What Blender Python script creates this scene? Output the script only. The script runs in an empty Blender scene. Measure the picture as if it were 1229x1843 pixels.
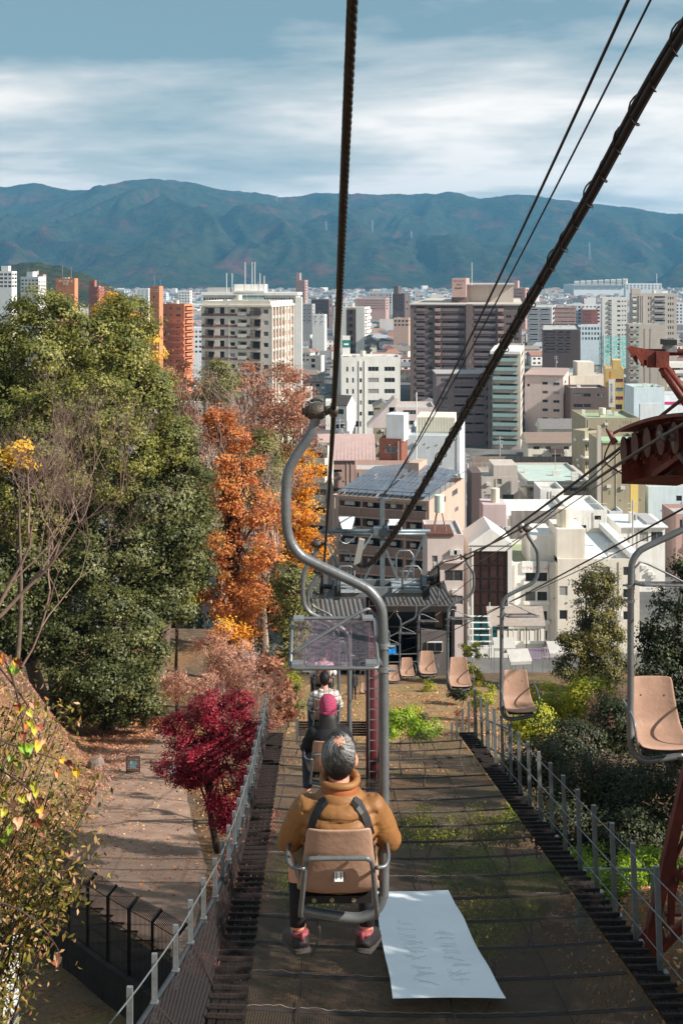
import bpy, bmesh, math, random
import numpy as np
from mathutils import Vector, Matrix, Quaternion, noise
from mathutils.bvhtree import BVHTree
R = math.radians
SC = bpy.context.scene
COL = SC.collection
random.seed(7)
# ---------------------------------------------------------------- camera
# the place is laid out in metres: x right, y away from the camera, z up, eye at the origin
F = 2150.0; HX = 614.5; HY = 495.0            # focal length in photo pixels, principal column, horizon row
cam_d = bpy.data.cameras.new('camera'); cam = bpy.data.objects.new('camera', cam_d); COL.objects.link(cam)
cam.location = (0, 0, 0); cam.rotation_euler = (R(90), 0, 0)
cam_d.sensor_width = 36; cam_d.lens = 36 * F / 1843.0
cam_d.shift_y = -(921.5 - HY) / 1843.0
cam_d.clip_start = 0.1; cam_d.clip_end = 40000
SC.camera = cam
# ---------------------------------------------------------------- sky and sun
SUN_EL = R(34); SX, SY = 0.935, -0.355
SUN_AZ = math.atan2(SX, SY)                    # clockwise from +Y
W = bpy.data.worlds.new('World'); SC.world = W; W.use_nodes = True
nt = W.node_tree; N = nt.nodes; L = nt.links
for n_ in list(N): N.remove(n_)
out = N.new('ShaderNodeOutputWorld'); bg = N.new('ShaderNodeBackground')
sky = N.new('ShaderNodeTexSky'); sky.sky_type = 'NISHITA'; sky.sun_disc = False
sky.sun_elevation = SUN_EL; sky.sun_rotation = SUN_AZ; sky.air_density = 1.3; sky.dust_density = 0.6; sky.ozone_density = 2.0
tc = N.new('ShaderNodeTexCoord'); sep = N.new('ShaderNodeSeparateXYZ'); L.new(tc.outputs['Generated'], sep.inputs[0])
def wmath(op, a, b=None):
    m = N.new('ShaderNodeMath'); m.operation = op
    for i, v in enumerate((a, b)):
        if v is None: continue
        if isinstance(v, (int, float)): m.inputs[i].default_value = v
        else: L.new(v, m.inputs[i])
    return m.outputs[0]
# cloud deck: the view direction is carried to a flat layer overhead, so banks thin out and stretch towards the horizon
den = wmath('ADD', wmath('MAXIMUM', sep.outputs['Z'], 0.0), 0.10)
cx = wmath('DIVIDE', sep.outputs['X'], den); cy = wmath('DIVIDE', sep.outputs['Y'], den)
comb = N.new('ShaderNodeCombineXYZ'); L.new(cx, comb.inputs[0]); L.new(cy, comb.inputs[1])
mp = N.new('ShaderNodeMapping'); mp.inputs['Scale'].default_value = (0.85, 1.0, 1); mp.inputs['Location'].default_value = (3.1, 7.35, 0)
L.new(comb.outputs[0], mp.inputs['Vector'])
n1 = N.new('ShaderNodeTexNoise'); n1.inputs['Scale'].default_value = 0.62; n1.inputs['Detail'].default_value = 7; n1.inputs['Roughness'].default_value = 0.52
n1.inputs['Distortion'].default_value = 0.5
L.new(mp.outputs[0], n1.inputs['Vector'])
n2 = N.new('ShaderNodeTexNoise'); n2.inputs['Scale'].default_value = 2.6; n2.inputs['Detail'].default_value = 9; n2.inputs['Roughness'].default_value = 0.58
L.new(mp.outputs[0], n2.inputs['Vector'])
low = N.new('ShaderNodeMapRange'); low.interpolation_type = 'SMOOTHSTEP'
low.inputs['From Min'].default_value = 0.12; low.inputs['From Max'].default_value = 0.20
low.inputs['To Min'].default_value = 0.21; low.inputs['To Max'].default_value = -0.10
L.new(sep.outputs['Z'], low.inputs['Value'])
cl = wmath('ADD', wmath('ADD', wmath('MULTIPLY', n1.outputs['Fac'], 1.15), wmath('MULTIPLY', n2.outputs['Fac'], 0.34)), low.outputs[0])
ramp = N.new('ShaderNodeValToRGB'); e = ramp.color_ramp.elements
e[0].position = 0.62; e[0].color = (0, 0, 0, 1); e[1].position = 1.0; e[1].color = (1, 1, 1, 1); x_ = e.new(0.82); x_.color = (0.42, 0.42, 0.42, 1)
L.new(cl, ramp.inputs['Fac'])
# thin grey veil over the blue, then bright banks
veil = N.new('ShaderNodeMix'); veil.data_type = 'RGBA'; veil.inputs['Factor'].default_value = 0.82
L.new(sky.outputs['Color'], veil.inputs['A']); veil.inputs['B'].default_value = (1.45, 2.2, 2.5, 1)
mixc = N.new('ShaderNodeMix'); mixc.data_type = 'RGBA'
L.new(ramp.outputs['Color'], mixc.inputs['Factor']); L.new(veil.outputs['Result'], mixc.inputs['A']); mixc.inputs['B'].default_value = (9.0, 8.2, 7.5, 1)
L.new(mixc.outputs['Result'], bg.inputs['Color']); bg.inputs['Strength'].default_value = 0.09
L.new(bg.outputs[0], out.inputs['Surface'])
sd = bpy.data.lights.new('sun', 'SUN'); sd.energy = 5.0; sd.angle = R(0.53); sd.color = (1.0, 0.94, 0.86)
sun = bpy.data.objects.new('sun', sd); COL.objects.link(sun)
d_ = Vector((SX * math.cos(SUN_EL), SY * math.cos(SUN_EL), math.sin(SUN_EL)))
sun.rotation_euler = d_.to_track_quat('Z', 'Y').to_euler(); sun.location = d_ * 60
SC.view_settings.view_transform = 'Standard'; SC.view_settings.look = 'None'
SC.view_settings.exposure = 0.76; SC.view_settings.gamma = 1.0; SC.view_settings.use_curve_mapping = False
SC.render.engine = 'CYCLES'
SC.cycles.use_denoising = True
SC.cycles.max_bounces = 8; SC.cycles.diffuse_bounces = 3; SC.cycles.glossy_bounces = 3
SC.cycles.transparent_max_bounces = 12; SC.cycles.volume_bounces = 0; SC.cycles.transmission_bounces = 4
# ---------------------------------------------------------------- helpers
def P(px, py, D): return Vector(((px - HX) * D / F, D, (HY - py) * D / F))
def s2l(c):
    c = c / 255.0
    return c / 12.92 if c <= 0.04045 else ((c + 0.055) / 1.055) ** 2.4
def C(r, g, b, k=1.0): return (min(s2l(r) * k, 1), min(s2l(g) * k, 1), min(s2l(b) * k, 1), 1)
def lerp_tab(tab, t):
    if t <= tab[0][0]: return tab[0][1]
    for (a, va), (b, vb) in zip(tab, tab[1:]):
        if t <= b: return va + (vb - va) * (t - a) / (b - a)
    return tab[-1][1]
def sstep(a, b, x):
    t = max(0.0, min(1.0, (x - a) / (b - a))); return t * t * (3 - 2 * t)
MATS = {}
def M(name, col, rough=0.6, var=0.18, scale=2.0, metal=0.0, bump=0.0, stain=0.0, spec=0.4, col2=None, thr=None, bscale=None):
    """a painted / plain surface: base colour broken up by noise, optional rain streaks (stain) and relief (bump)"""
    if name in MATS: return MATS[name]
    m = bpy.data.materials.new(name); m.use_nodes = True; MATS[name] = m
    n = m.node_tree.nodes; l = m.node_tree.links; b = n['Principled BSDF']
    b.inputs['Roughness'].default_value = rough; b.inputs['Metallic'].default_value = metal; b.inputs['Specular IOR Level'].default_value = spec
    t = n.new('ShaderNodeTexCoord'); no = n.new('ShaderNodeTexNoise'); no.inputs['Scale'].default_value = scale
    no.inputs['Detail'].default_value = 6; no.inputs['Roughness'].default_value = 0.62; l.new(t.outputs['Object'], no.inputs['Vector'])
    rp = n.new('ShaderNodeValToRGB'); e = rp.color_ramp.elements
    c2 = col2 or tuple(min(1, c * (1 + var)) for c in col[:3]) + (1,)
    c1 = col if col2 else tuple(c * (1 - var) for c in col[:3]) + (1,)
    e[0].position, e[1].position = thr or (0.3, 0.7); e[0].color = c1; e[1].color = c2
    l.new(no.outputs['Fac'], rp.inputs['Fac']); colr = rp.outputs['Color']
    if stain:
        mpn = n.new('ShaderNodeMapping'); mpn.inputs['Scale'].default_value = (1.1, 1.1, 0.07); l.new(t.outputs['Object'], mpn.inputs['Vector'])
        n2 = n.new('ShaderNodeTexNoise'); n2.inputs['Scale'].default_value = 1.3; n2.inputs['Detail'].default_value = 5; l.new(mpn.outputs[0], n2.inputs['Vector'])
        r2 = n.new('ShaderNodeValToRGB'); q = r2.color_ramp.elements; q[0].position = 0.42; q[1].position = 0.75
        q[0].color = (1, 1, 1, 1); k = 1 - stain; q[1].color = (k, k * 0.97, k * 0.92, 1); l.new(n2.outputs['Fac'], r2.inputs['Fac'])
        mx = n.new('ShaderNodeMix'); mx.data_type = 'RGBA'; mx.blend_type = 'MULTIPLY'; mx.inputs['Factor'].default_value = 1
        l.new(colr, mx.inputs['A']); l.new(r2.outputs['Color'], mx.inputs['B']); colr = mx.outputs['Result']
    l.new(colr, b.inputs['Base Color'])
    if bump:
        n3 = n.new('ShaderNodeTexNoise'); n3.inputs['Scale'].default_value = bscale or scale * 6; n3.inputs['Detail'].default_value = 4; l.new(t.outputs['Object'], n3.inputs['Vector'])
        bp = n.new('ShaderNodeBump'); bp.inputs['Strength'].default_value = bump; bp.inputs['Distance'].default_value = 0.05
        l.new(n3.outputs['Fac'], bp.inputs['Height']); l.new(bp.outputs[0], b.inputs['Normal'])
    return m
def leafmat(name, stops, trans=0.3, rough=0.55):
    """leaves: the colour of each leaf from its own random number, some light passing through"""
    if name in MATS: return MATS[name]
    m = bpy.data.materials.new(name); m.use_nodes = True; MATS[name] = m
    n = m.node_tree.nodes; l = m.node_tree.links; b = n['Principled BSDF']; o = n['Material Output']
    a = n.new('ShaderNodeAttribute'); a.attribute_name = 'rnd'
    rp = n.new('ShaderNodeValToRGB'); e = rp.color_ramp.elements
    while len(e) < len(stops): e.new(0.5)
    for k, (p, c) in enumerate(stops): e[k].position = p; e[k].color = c
    l.new(a.outputs['Fac'], rp.inputs['Fac']); l.new(rp.outputs['Color'], b.inputs['Base Color'])
    b.inputs['Roughness'].default_value = rough; b.inputs['Specular IOR Level'].default_value = 0.35
    tr = n.new('ShaderNodeBsdfTranslucent'); l.new(rp.outputs['Color'], tr.inputs['Color'])
    mx = n.new('ShaderNodeMixShader'); mx.inputs['Fac'].default_value = trans
    l.new(b.outputs[0], mx.inputs[1]); l.new(tr.outputs[0], mx.inputs[2]); l.new(mx.outputs[0], o.inputs['Surface'])
    return m
def tag(o, label=None, cat=None, group=None, kind=None):
    if label: o['label'] = label
    if cat: o['category'] = cat
    if group: o['group'] = group
    if kind: o['kind'] = kind
    return o
def link(name, me, parent=None, loc=(0, 0, 0), rz=0.0, mats=()):
    o = bpy.data.objects.new(name, me); COL.objects.link(o); o.location = loc
    if rz: o.rotation_euler = (0, 0, rz)
    if parent: o.parent = parent
    for m in mats: me.materials.append(m)
    return o
def empty(name, loc=(0, 0, 0), rz=0.0, parent=None):
    o = bpy.data.objects.new(name, None); COL.objects.link(o); o.location = loc; o.rotation_euler = (0, 0, rz); o.empty_display_size = 0.1
    if parent: o.parent = parent
    return o
def thing(name, label, cat, loc=(0, 0, 0), rz=0.0, group=None): return tag(empty(name, loc, rz), label, cat, group)
def copy_tree(o, parent=None, loc=None, rz=None):
    c = o.copy(); COL.objects.link(c)
    if parent: c.parent = parent
    if loc is not None: c.location = loc
    if rz is not None: c.rotation_euler[2] = rz
    for ch in o.children: copy_tree(ch, c)
    return c
class MB:
    """collects faces; build() links them as ONE mesh object"""
    def __init__(s): s.v = []; s.f = []; s.m = []
    def quad(s, a, b, c, d, m=0):
        i = len(s.v); s.v += [tuple(a), tuple(b), tuple(c), tuple(d)]; s.f.append((i, i + 1, i + 2, i + 3)); s.m.append(m); return s
    def poly(s, pts, m=0):
        i = len(s.v); s.v += [tuple(p) for p in pts]; s.f.append(tuple(range(i, i + len(pts)))); s.m.append(m); return s
    def box(s, x0, x1, y0, y1, z0, z1, m=0):
        i = len(s.v); s.v += [(x0, y0, z0), (x1, y0, z0), (x1, y1, z0), (x0, y1, z0), (x0, y0, z1), (x1, y0, z1), (x1, y1, z1), (x0, y1, z1)]
        for q in ((0, 3, 2, 1), (4, 5, 6, 7), (0, 1, 5, 4), (1, 2, 6, 5), (2, 3, 7, 6), (3, 0, 4, 7)): s.f.append(tuple(i + k for k in q)); s.m.append(m)
        return s
    def obox(s, o, ux, uy, uz, m=0):
        """box from corner o and three edge vectors"""
        o, ux, uy, uz = Vector(o), Vector(ux), Vector(uy), Vector(uz); i = len(s.v)
        s.v += [tuple(o), tuple(o + ux), tuple(o + ux + uy), tuple(o + uy), tuple(o + uz), tuple(o + ux + uz), tuple(o + ux + uy + uz), tuple(o + uy + uz)]
        for q in ((0, 3, 2, 1), (4, 5, 6, 7), (0, 1, 5, 4), (1, 2, 6, 5), (2, 3, 7, 6), (3, 0, 4, 7)): s.f.append(tuple(i + k for k in q)); s.m.append(m)
        return s
    def bar(s, a, b, w, h=None, m=0, up=(0, 0, 1)):
        """straight bar of w x h section from a to b"""
        a, b = Vector(a), Vector(b); h = h or w; d = (b - a); u = Vector(up)
        if abs(d.normalized().dot(u)) > 0.98: u = Vector((0, 1, 0))
        sx = d.cross(u).normalized() * w; sz = sx.cross(d).normalized() * h
        return s.obox(a - sx / 2 - sz / 2, d, sx, sz, m)
    def tube(s, pts, r, n=8, m=0, cap=True):
        pts = [Vector(p) for p in pts]; k = len(pts); rs = [r] * k if isinstance(r, (int, float)) else list(r)
        t = (pts[1] - pts[0]).normalized(); u = Vector((0, 0, 1)) if abs(t.z) < 0.9 else Vector((1, 0, 0))
        nx = t.cross(u).normalized(); base = len(s.v)
        for i, p in enumerate(pts):
            t2 = (pts[min(i + 1, k - 1)] - pts[max(i - 1, 0)])
            t2 = t2.normalized() if t2.length > 1e-9 else t
            nx = (nx - t2 * nx.dot(t2)); nx = nx.normalized() if nx.length > 1e-6 else t2.orthogonal().normalized()
            ny = t2.cross(nx)
            for j in range(n):
                an = 2 * math.pi * j / n; q = p + (nx * math.cos(an) + ny * math.sin(an)) * rs[i]; s.v.append(tuple(q))
        for i in range(k - 1):
            for j in range(n):
                a = base + i * n + j; b = base + i * n + (j + 1) % n; s.f.append((a, b, b + n, a + n)); s.m.append(m)
        if cap and n > 2:
            s.f.append(tuple(base + j for j in range(n))[::-1]); s.m.append(m)
            s.f.append(tuple(base + (k - 1) * n + j for j in range(n))); s.m.append(m)
        return s
    def loft(s, rings, n=16, m=0):
        """rings: (centre, rx, ry) stacked upward, capped"""
        base = len(s.v); k = len(rings)
        for c, rx, ry in rings:
            for j in range(n): an = 2 * math.pi * j / n; s.v.append((c[0] + rx * math.cos(an), c[1] + ry * math.sin(an), c[2]))
        for i in range(k - 1):
            for j in range(n):
                a = base + i * n + j; b = base + i * n + (j + 1) % n; s.f.append((a, b, b + n, a + n)); s.m.append(m)
        s.f.append(tuple(base + j for j in range(n))[::-1]); s.m.append(m); s.f.append(tuple(base + (k - 1) * n + j for j in range(n))); s.m.append(m)
        return s
    def ball(s, c, rx, ry=None, rz=None, n=10, m=0):
        ry = ry or rx; rz = rz or rx; rings = []
        for i in range(n + 1):
            a = -math.pi / 2 + math.pi * i / n; q = max(math.cos(a), 0.02); rings.append(((c[0], c[1], c[2] + rz * math.sin(a)), rx * q, ry * q))
        return s.loft(rings, n * 2, m)
    def mesh(s, name, mats=(), smooth=False):
        me = bpy.data.meshes.new(name); me.from_pydata(s.v, [], s.f)
        for m in mats: me.materials.append(m)
        if any(s.m): me.polygons.foreach_set('material_index', s.m)
        if smooth: me.polygons.foreach_set('use_smooth', [True] * len(s.f))
        me.update(); return me
    def build(s, name, mat, parent=None, loc=(0, 0, 0), rz=0.0, smooth=False):
        mats = mat if isinstance(mat, (list, tuple)) else [mat]
        return link(name, s.mesh(name, mats, smooth), parent, loc, rz)
def np_mesh(name, verts, quads, mats, rnd=None, smooth=False):
    me = bpy.data.meshes.new(name); nv = len(verts); nq = len(quads); k = quads.shape[1]
    me.vertices.add(nv); me.vertices.foreach_set('co', np.asarray(verts, np.float32).ravel())
    me.loops.add(nq * k); me.loops.foreach_set('vertex_index', np.asarray(quads, np.int32).ravel())
    me.polygons.add(nq); me.polygons.foreach_set('loop_start', np.arange(0, nq * k, k, dtype=np.int32))
    me.polygons.foreach_set('loop_total', np.full(nq, k, np.int32))
    if smooth: me.polygons.foreach_set('use_smooth', np.ones(nq, bool))
    for m in mats: me.materials.append(m)
    if rnd is not None:
        at = me.attributes.new('rnd', 'FLOAT', 'FACE'); at.data.foreach_set('value', np.asarray(rnd, np.float32))
    me.update(); return me
def spline(pts, n=6):
    """Catmull-Rom through pts"""
    pts = [Vector(p) for p in pts]; q = [pts[0] * 2 - pts[1]] + pts + [pts[-1] * 2 - pts[-2]]; o = []
    for i in range(1, len(q) - 2):
        for k in range(n):
            t = k / n; a, b, c, d = q[i - 1], q[i], q[i + 1], q[i + 2]
            o.append(0.5 * ((2 * b) + (c - a) * t + (2 * a - 5 * b + 4 * c - d) * t * t + (3 * b - a - 3 * c + d) * t ** 3))
    return o + [pts[-1]]
def baked(mb, mods, name):
    """mesh with modifiers applied"""
    me = mb.mesh(name + '_raw') if isinstance(mb, MB) else mb; o = bpy.data.objects.new(name + '_raw', me); COL.objects.link(o)
    for t, kw in mods:
        md = o.modifiers.new(t, t)
        for k, v in kw.items(): setattr(md, k, v)
    dg = bpy.context.evaluated_depsgraph_get(); dg.update()
    r = bpy.data.meshes.new_from_object(o.evaluated_get(dg)); r.name = name
    bpy.data.objects.remove(o); return r
def text_obj(name, body, size, mat, parent, loc, rot, align='CENTER', vertical=False, extrude=0.01, sx=1.0):
    cu = bpy.data.curves.new(name, 'FONT'); cu.body = '\n'.join(body) if vertical else body; cu.size = size; cu.extrude = extrude
    cu.align_x = align; cu.align_y = 'CENTER'; cu.resolution_u = 2
    if vertical: cu.space_line = 0.95
    t = bpy.data.objects.new(name + '_c', cu); COL.objects.link(t)
    dg = bpy.context.evaluated_depsgraph_get(); dg.update()
    me = bpy.data.meshes.new_from_object(t.evaluated_get(dg)); bpy.data.objects.remove(t)
    me.name = name; me.materials.clear(); me.materials.append(mat)
    o = link(name, me, parent, loc); o.rotation_euler = rot; o.scale = (sx, 1, 1); return o
GLASSM = None
def glassmat():
    """window glass seen from outside: dark room, pale curtains behind some panes"""
    m = bpy.data.materials.new('window_glass'); m.use_nodes = True; n = m.node_tree.nodes; l = m.node_tree.links; b = n['Principled BSDF']
    oi = n.new('ShaderNodeObjectInfo'); rp = n.new('ShaderNodeValToRGB'); e = rp.color_ramp.elements; rp.color_ramp.interpolation = 'CONSTANT'
    e[0].position = 0; e[0].color = (0.018, 0.020, 0.022, 1); e[1].position = 0.5; e[1].color = (0.045, 0.045, 0.045, 1)
    x = e.new(0.72); x.color = (0.14, 0.14, 0.13, 1); x = e.new(0.88); x.color = (0.32, 0.31, 0.29, 1)
    l.new(oi.outputs['Random'], rp.inputs['Fac']); l.new(rp.outputs['Color'], b.inputs['Base Color']); b.inputs['Roughness'].default_value = 0.12
    b.inputs['Specular IOR Level'].default_value = 0.5
    return m
GLASS = glassmat()
STEEL = M('galvanised_steel', C(140, 144, 146), 0.45, 0.22, 9, 0.55, 0.1, 0.2)
DARKSTEEL = M('dark_wire_rope', C(62, 56, 52), 0.5, 0.3, 30, 0.5)
REDOX = M('red_oxide_paint', C(112, 48, 36), 0.55, 0.35, 5, 0, 0.15, 0.35)
# ================================================================ land
EDGE_L = [(20, -9.5), (26, -9.0), (29, -8.2), (33, -7.6), (45, -9.2), (52, -10.6), (60, -13.2), (68, -18), (75, -24)]
EDGE_R = [(20, -3.0), (26, -3.2), (29, -3.5), (33, -3.75), (45, -6.0), (52, -7.2), (60, -8.9), (68, -11.5), (75, -15)]
CITY = -57.0
def g(x, y):
    z = -9 - 0.2235 * min(max(y, -5), 100)
    if y > 80: z = z + (CITY - z) * sstep(80, 165, y)
    if 20 < y < 66: z += 4.6 * sstep(0.2, 4.8, lerp_tab(EDGE_L, y) - x) * sstep(27, 36, y) * (1 - sstep(50, 64, y))
    z += 2.7 * sstep(4.1, 5.6, x) * (1 - sstep(20, 32, y))
    z += 3.2 * sstep(-6, -9, x) * sstep(72, 86, y) * (1 - sstep(100, 118, y))
    if x < -2.0 and y < 34:
        z -= 0.85 * (1 - sstep(0.42, 0.72, (x + 5.38) * 0.824 + (y - 26.3) * 0.566)) * sstep(-2.0, -2.5, x)
    if y < 150: z += 0.12 * noise.noise((x * 0.35, y * 0.35, 0)) * (1 - sstep(100, 150, y))
    return z
def ground_material():
    m = bpy.data.materials.new('ground_soil_and_city'); m.use_nodes = True; n = m.node_tree.nodes; l = m.node_tree.links; b = n['Principled BSDF']
    b.inputs['Roughness'].default_value = 0.9; b.inputs['Specular IOR Level'].default_value = 0.15
    t = n.new('ShaderNodeTexCoord')
    def nz(sc, det=6, r=0.6):
        q = n.new('ShaderNodeTexNoise'); q.inputs['Scale'].default_value = sc; q.inputs['Detail'].default_value = det; q.inputs['Roughness'].default_value = r
        l.new(t.outputs['Object'], q.inputs['Vector']); return q.outputs['Fac']
    def rmp(f, st):
        q = n.new('ShaderNodeValToRGB'); e = q.color_ramp.elements
        while len(e) < len(st): e.new(0.5)
        for k, (p, c) in enumerate(st): e[k].position = p; e[k].color = c
        l.new(f, q.inputs['Fac']); return q.outputs['Color']
    def mix(f, a, c):
        q = n.new('ShaderNodeMix'); q.data_type = 'RGBA'; l.new(f, q.inputs['Factor']); l.new(a, q.inputs['A']); l.new(c, q.inputs['B']); return q.outputs['Result']
    soil = rmp(nz(1.7), [(0.3, (0.07, 0.048, 0.032, 1)), (0.55, (0.13, 0.092, 0.06, 1)), (0.75, (0.19, 0.14, 0.09, 1))])
    litter = rmp(nz(9, 3, 0.75), [(0.35, (0.09, 0.045, 0.02, 1)), (0.5, (0.20, 0.11, 0.055, 1)), (0.62, (0.27, 0.165, 0.09, 1)), (0.75, (0.14, 0.075, 0.04, 1))])
    grass = rmp(nz(6), [(0.3, (0.10, 0.09, 0.03, 1)), (0.7, (0.24, 0.21, 0.08, 1))])
    a = mix(rmp(nz(0.25, 3), [(0.42, (0, 0, 0, 1)), (0.6, (1, 1, 1, 1))]), soil, litter)
    a = mix(rmp(nz(0.18, 4), [(0.55, (0, 0, 0, 1)), (0.68, (1, 1, 1, 1))]), a, grass)
    city = rmp(nz(0.05, 8), [(0.3, (0.07, 0.07, 0.07, 1)), (0.5, (0.13, 0.127, 0.122, 1)), (0.7, (0.22, 0.21, 0.20, 1))])
    sp = n.new('ShaderNodeSeparateXYZ'); l.new(t.outputs['Object'], sp.inputs[0])
    mr = n.new('ShaderNodeMapRange'); mr.inputs['From Min'].default_value = 150; mr.inputs['From Max'].default_value = 170; l.new(sp.outputs['Y'], mr.inputs['Value'])
    l.new(mix(mr.outputs[0], a, city), b.inputs['Base Color'])
    bp = n.new('ShaderNodeBump'); bp.inputs['Strength'].default_value = 0.6; bp.inputs['Distance'].default_value = 0.06; l.new(nz(5, 6, 0.7), bp.inputs['Height']); l.new(bp.outputs[0], b.inputs['Normal'])
    return m
def axis(dense0, dense1, st, lo, hi, gr=1.16):
    a = list(np.arange(dense0, dense1 + 1e-6, st)); d = st; v = dense1
    while v < hi: d *= gr; v = min(v + d, hi); a.append(v)
    d = st; v = dense0
    while v > lo: d *= gr; v = max(v - d, lo); a.insert(0, v)
    return np.array(a)
gx = axis(-17, 10, 0.45, -6400, 6400); gy = axis(8, 66, 0.45, -60, 9600, 1.06)
vv = np.array([(x, y, g(x, y)) for y in gy for x in gx]); nx_ = len(gx)
ii, jj = np.meshgrid(np.arange(len(gy) - 1), np.arange(nx_ - 1), indexing='ij'); a_ = (ii * nx_ + jj).ravel()
qq = np.stack([a_, a_ + 1, a_ + 1 + nx_, a_ + nx_], 1)
tag(link('ground', np_mesh('ground', vv, qq, [ground_material()], smooth=True)), kind='structure')
# ---- asphalt path winding down on the left
mb = MB(); ys = np.arange(21.5, 74, 0.6); prev = None
for y in ys:
    xl, xr = lerp_tab(EDGE_L, y) + 0.12 * noise.noise((0, y * 0.5, 3)), lerp_tab(EDGE_R, y) + 0.15 * noise.noise((5, y * 0.6, 3))
    row = []
    for k in range(13):
        x = xl + (xr - xl) * k / 12.0; row.append((x, y, g(x, y) + 0.035 + (0.02 * (1 - (k / 6.0 - 1) ** 2))))
    s_ = (row[0][0] + 5.38) * 0.824 + (y - 26.3) * 0.566
    if prev:
        for k in range(12):
            c = [prev[k], prev[k + 1], row[k + 1], row[k]]
            if all((p[0] + 5.38) * 0.824 + (p[1] - 26.3) * 0.566 > 0.80 for p in c): mb.quad(*c)
    prev = row
ASPH = M('worn_path_asphalt', C(150, 124, 108), 0.9, 0.22, 1.1, 0, 0.35, 0, 0.2, bscale=40)
tag(mb.build('path', ASPH, smooth=True), kind='structure')
# ---- forested mountains beyond the city
CREST = [(-700, 352), (-400, 340), (-200, 345), (0, 336), (60, 331), (110, 339), (160, 335), (200, 329), (250, 323), (290, 321), (340, 327), (400, 344), (450, 350), (510, 355), (570, 347),
         (650, 352), (750, 355), (785, 350), (810, 345), (860, 353), (900, 351), (930, 349), (1000, 358), (1060, 366), (1100, 371), (1140, 376), (1180, 384), (1229, 388), (1400, 380), (1700, 350), (2000, 360)]
def mountain_material(name, dark, mid, red):
    m = bpy.data.materials.new(name); m.use_nodes = True; n = m.node_tree.nodes; l = m.node_tree.links; b = n['Principled BSDF']
    b.inputs['Roughness'].default_value = 1; b.inputs['Specular IOR Level'].default_value = 0.0
    t = n.new('ShaderNodeTexCoord')
    def nz(sc, det):
        q = n.new('ShaderNodeTexNoise'); q.inputs['Scale'].default_value = sc; q.inputs['Detail'].default_value = det; q.inputs['Roughness'].default_value = 0.65; l.new(t.outputs['Object'], q.inputs['Vector']); return q.outputs['Fac']
    r1 = n.new('ShaderNodeValToRGB'); e = r1.color_ramp.elements; e[0].position = 0.3; e[0].color = dark; e[1].position = 0.7; e[1].color = mid; l.new(nz(0.02, 8), r1.inputs['Fac'])
    r2 = n.new('ShaderNodeValToRGB'); e = r2.color_ramp.elements; e[0].position = 0.54; e[0].color = (0, 0, 0, 1); e[1].position = 0.66; e[1].color = (0.85, 0.85, 0.85, 1); l.new(nz(0.0045, 6), r2.inputs['Fac'])
    mx = n.new('ShaderNodeMix'); mx.data_type = 'RGBA'; l.new(r2.outputs['Color'], mx.inputs['Factor']); l.new(r1.outputs['Color'], mx.inputs['A']); mx.inputs['B'].default_value = red
    l.new(mx.outputs['Result'], b.inputs['Base Color'])
    bp = n.new('ShaderNodeBump'); bp.inputs['Strength'].default_value = 1.0; bp.inputs['Distance'].default_value = 14; l.new(nz(0.03, 5), bp.inputs['Height']); l.new(bp.outputs[0], b.inputs['Normal'])
    return m
def ridged(x, y, o=5):
    v = 0; a = 1; f = 1; t = 0
    for k in range(o): v += a * (1 - 2 * abs(noise.noise((x * f, y * f, 7.3 * k)))); t += a; a *= 0.5; f *= 2.05
    return v / t
ths = np.linspace(-0.62, 0.62, 620); nr = 110; vs = []
for i in range(nr):
    for th in ths:
        px = HX + F * math.tan(th); cr = 7000 + 500 * noise.noise((th * 6, 1.7, 0)); t = i / (nr - 1) * 1.35
        r = 4250 + (cr - 4250) * t; hc = (HY - lerp_tab(CREST, px)) / F * cr * math.cos(th) / math.cos(th) + 57
        x, y = r * math.tan(th), r
        sh = t ** 1.2 if t <= 1 else 1 - 0.55 * (t - 1)
        rg = ridged(x / 760.0 + 0.5 * noise.noise((x / 900, y / 900, 2)), y / 2300.0, 4)
        h = hc * max(0.0, sh + 1.05 * (rg - 0.5) * (max(0.0, t * (1 - t)) if t < 1 else 0) * 2.2)
        if t < 1:
            lim = (HY - lerp_tab(CREST, px)) / F * r + 57 - 9 * (1 - t); h = min(h, lim - 22 * max(0.0, 1 - abs(lim - h) / 60) * (1 - t)) if h < lim else lim - 22 * (1 - t)
        h += 26 * noise.noise((x / 330, y / 330, 1)) * sstep(0.5, 1, t) + 9 * noise.noise((x / 90, y / 90, 0)) * sstep(0.0, 0.2, t) + 5 * noise.noise((x / 28, y / 28, 4)) * sstep(0.0, 0.15, t)
        vs.append((x, y, CITY - 1.5 + max(h, -1)))
n_ = len(ths); ii, jj = np.meshgrid(np.arange(nr - 1), np.arange(n_ - 1), indexing='ij'); a_ = (ii * n_ + jj).ravel()
MNT = mountain_material('autumn_forest_in_cloud_shade', (0.008, 0.015, 0.011, 1), (0.050, 0.058, 0.028, 1), (0.11, 0.042, 0.034, 1))  # forest tones lowered so the colour carries the cloud shadow over the range
tag(link('mountains', np_mesh('mountains', np.array(vs), np.stack([a_, a_ + 1, a_ + 1 + n_, a_ + n_], 1), [MNT], smooth=False)), kind='structure')
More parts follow.
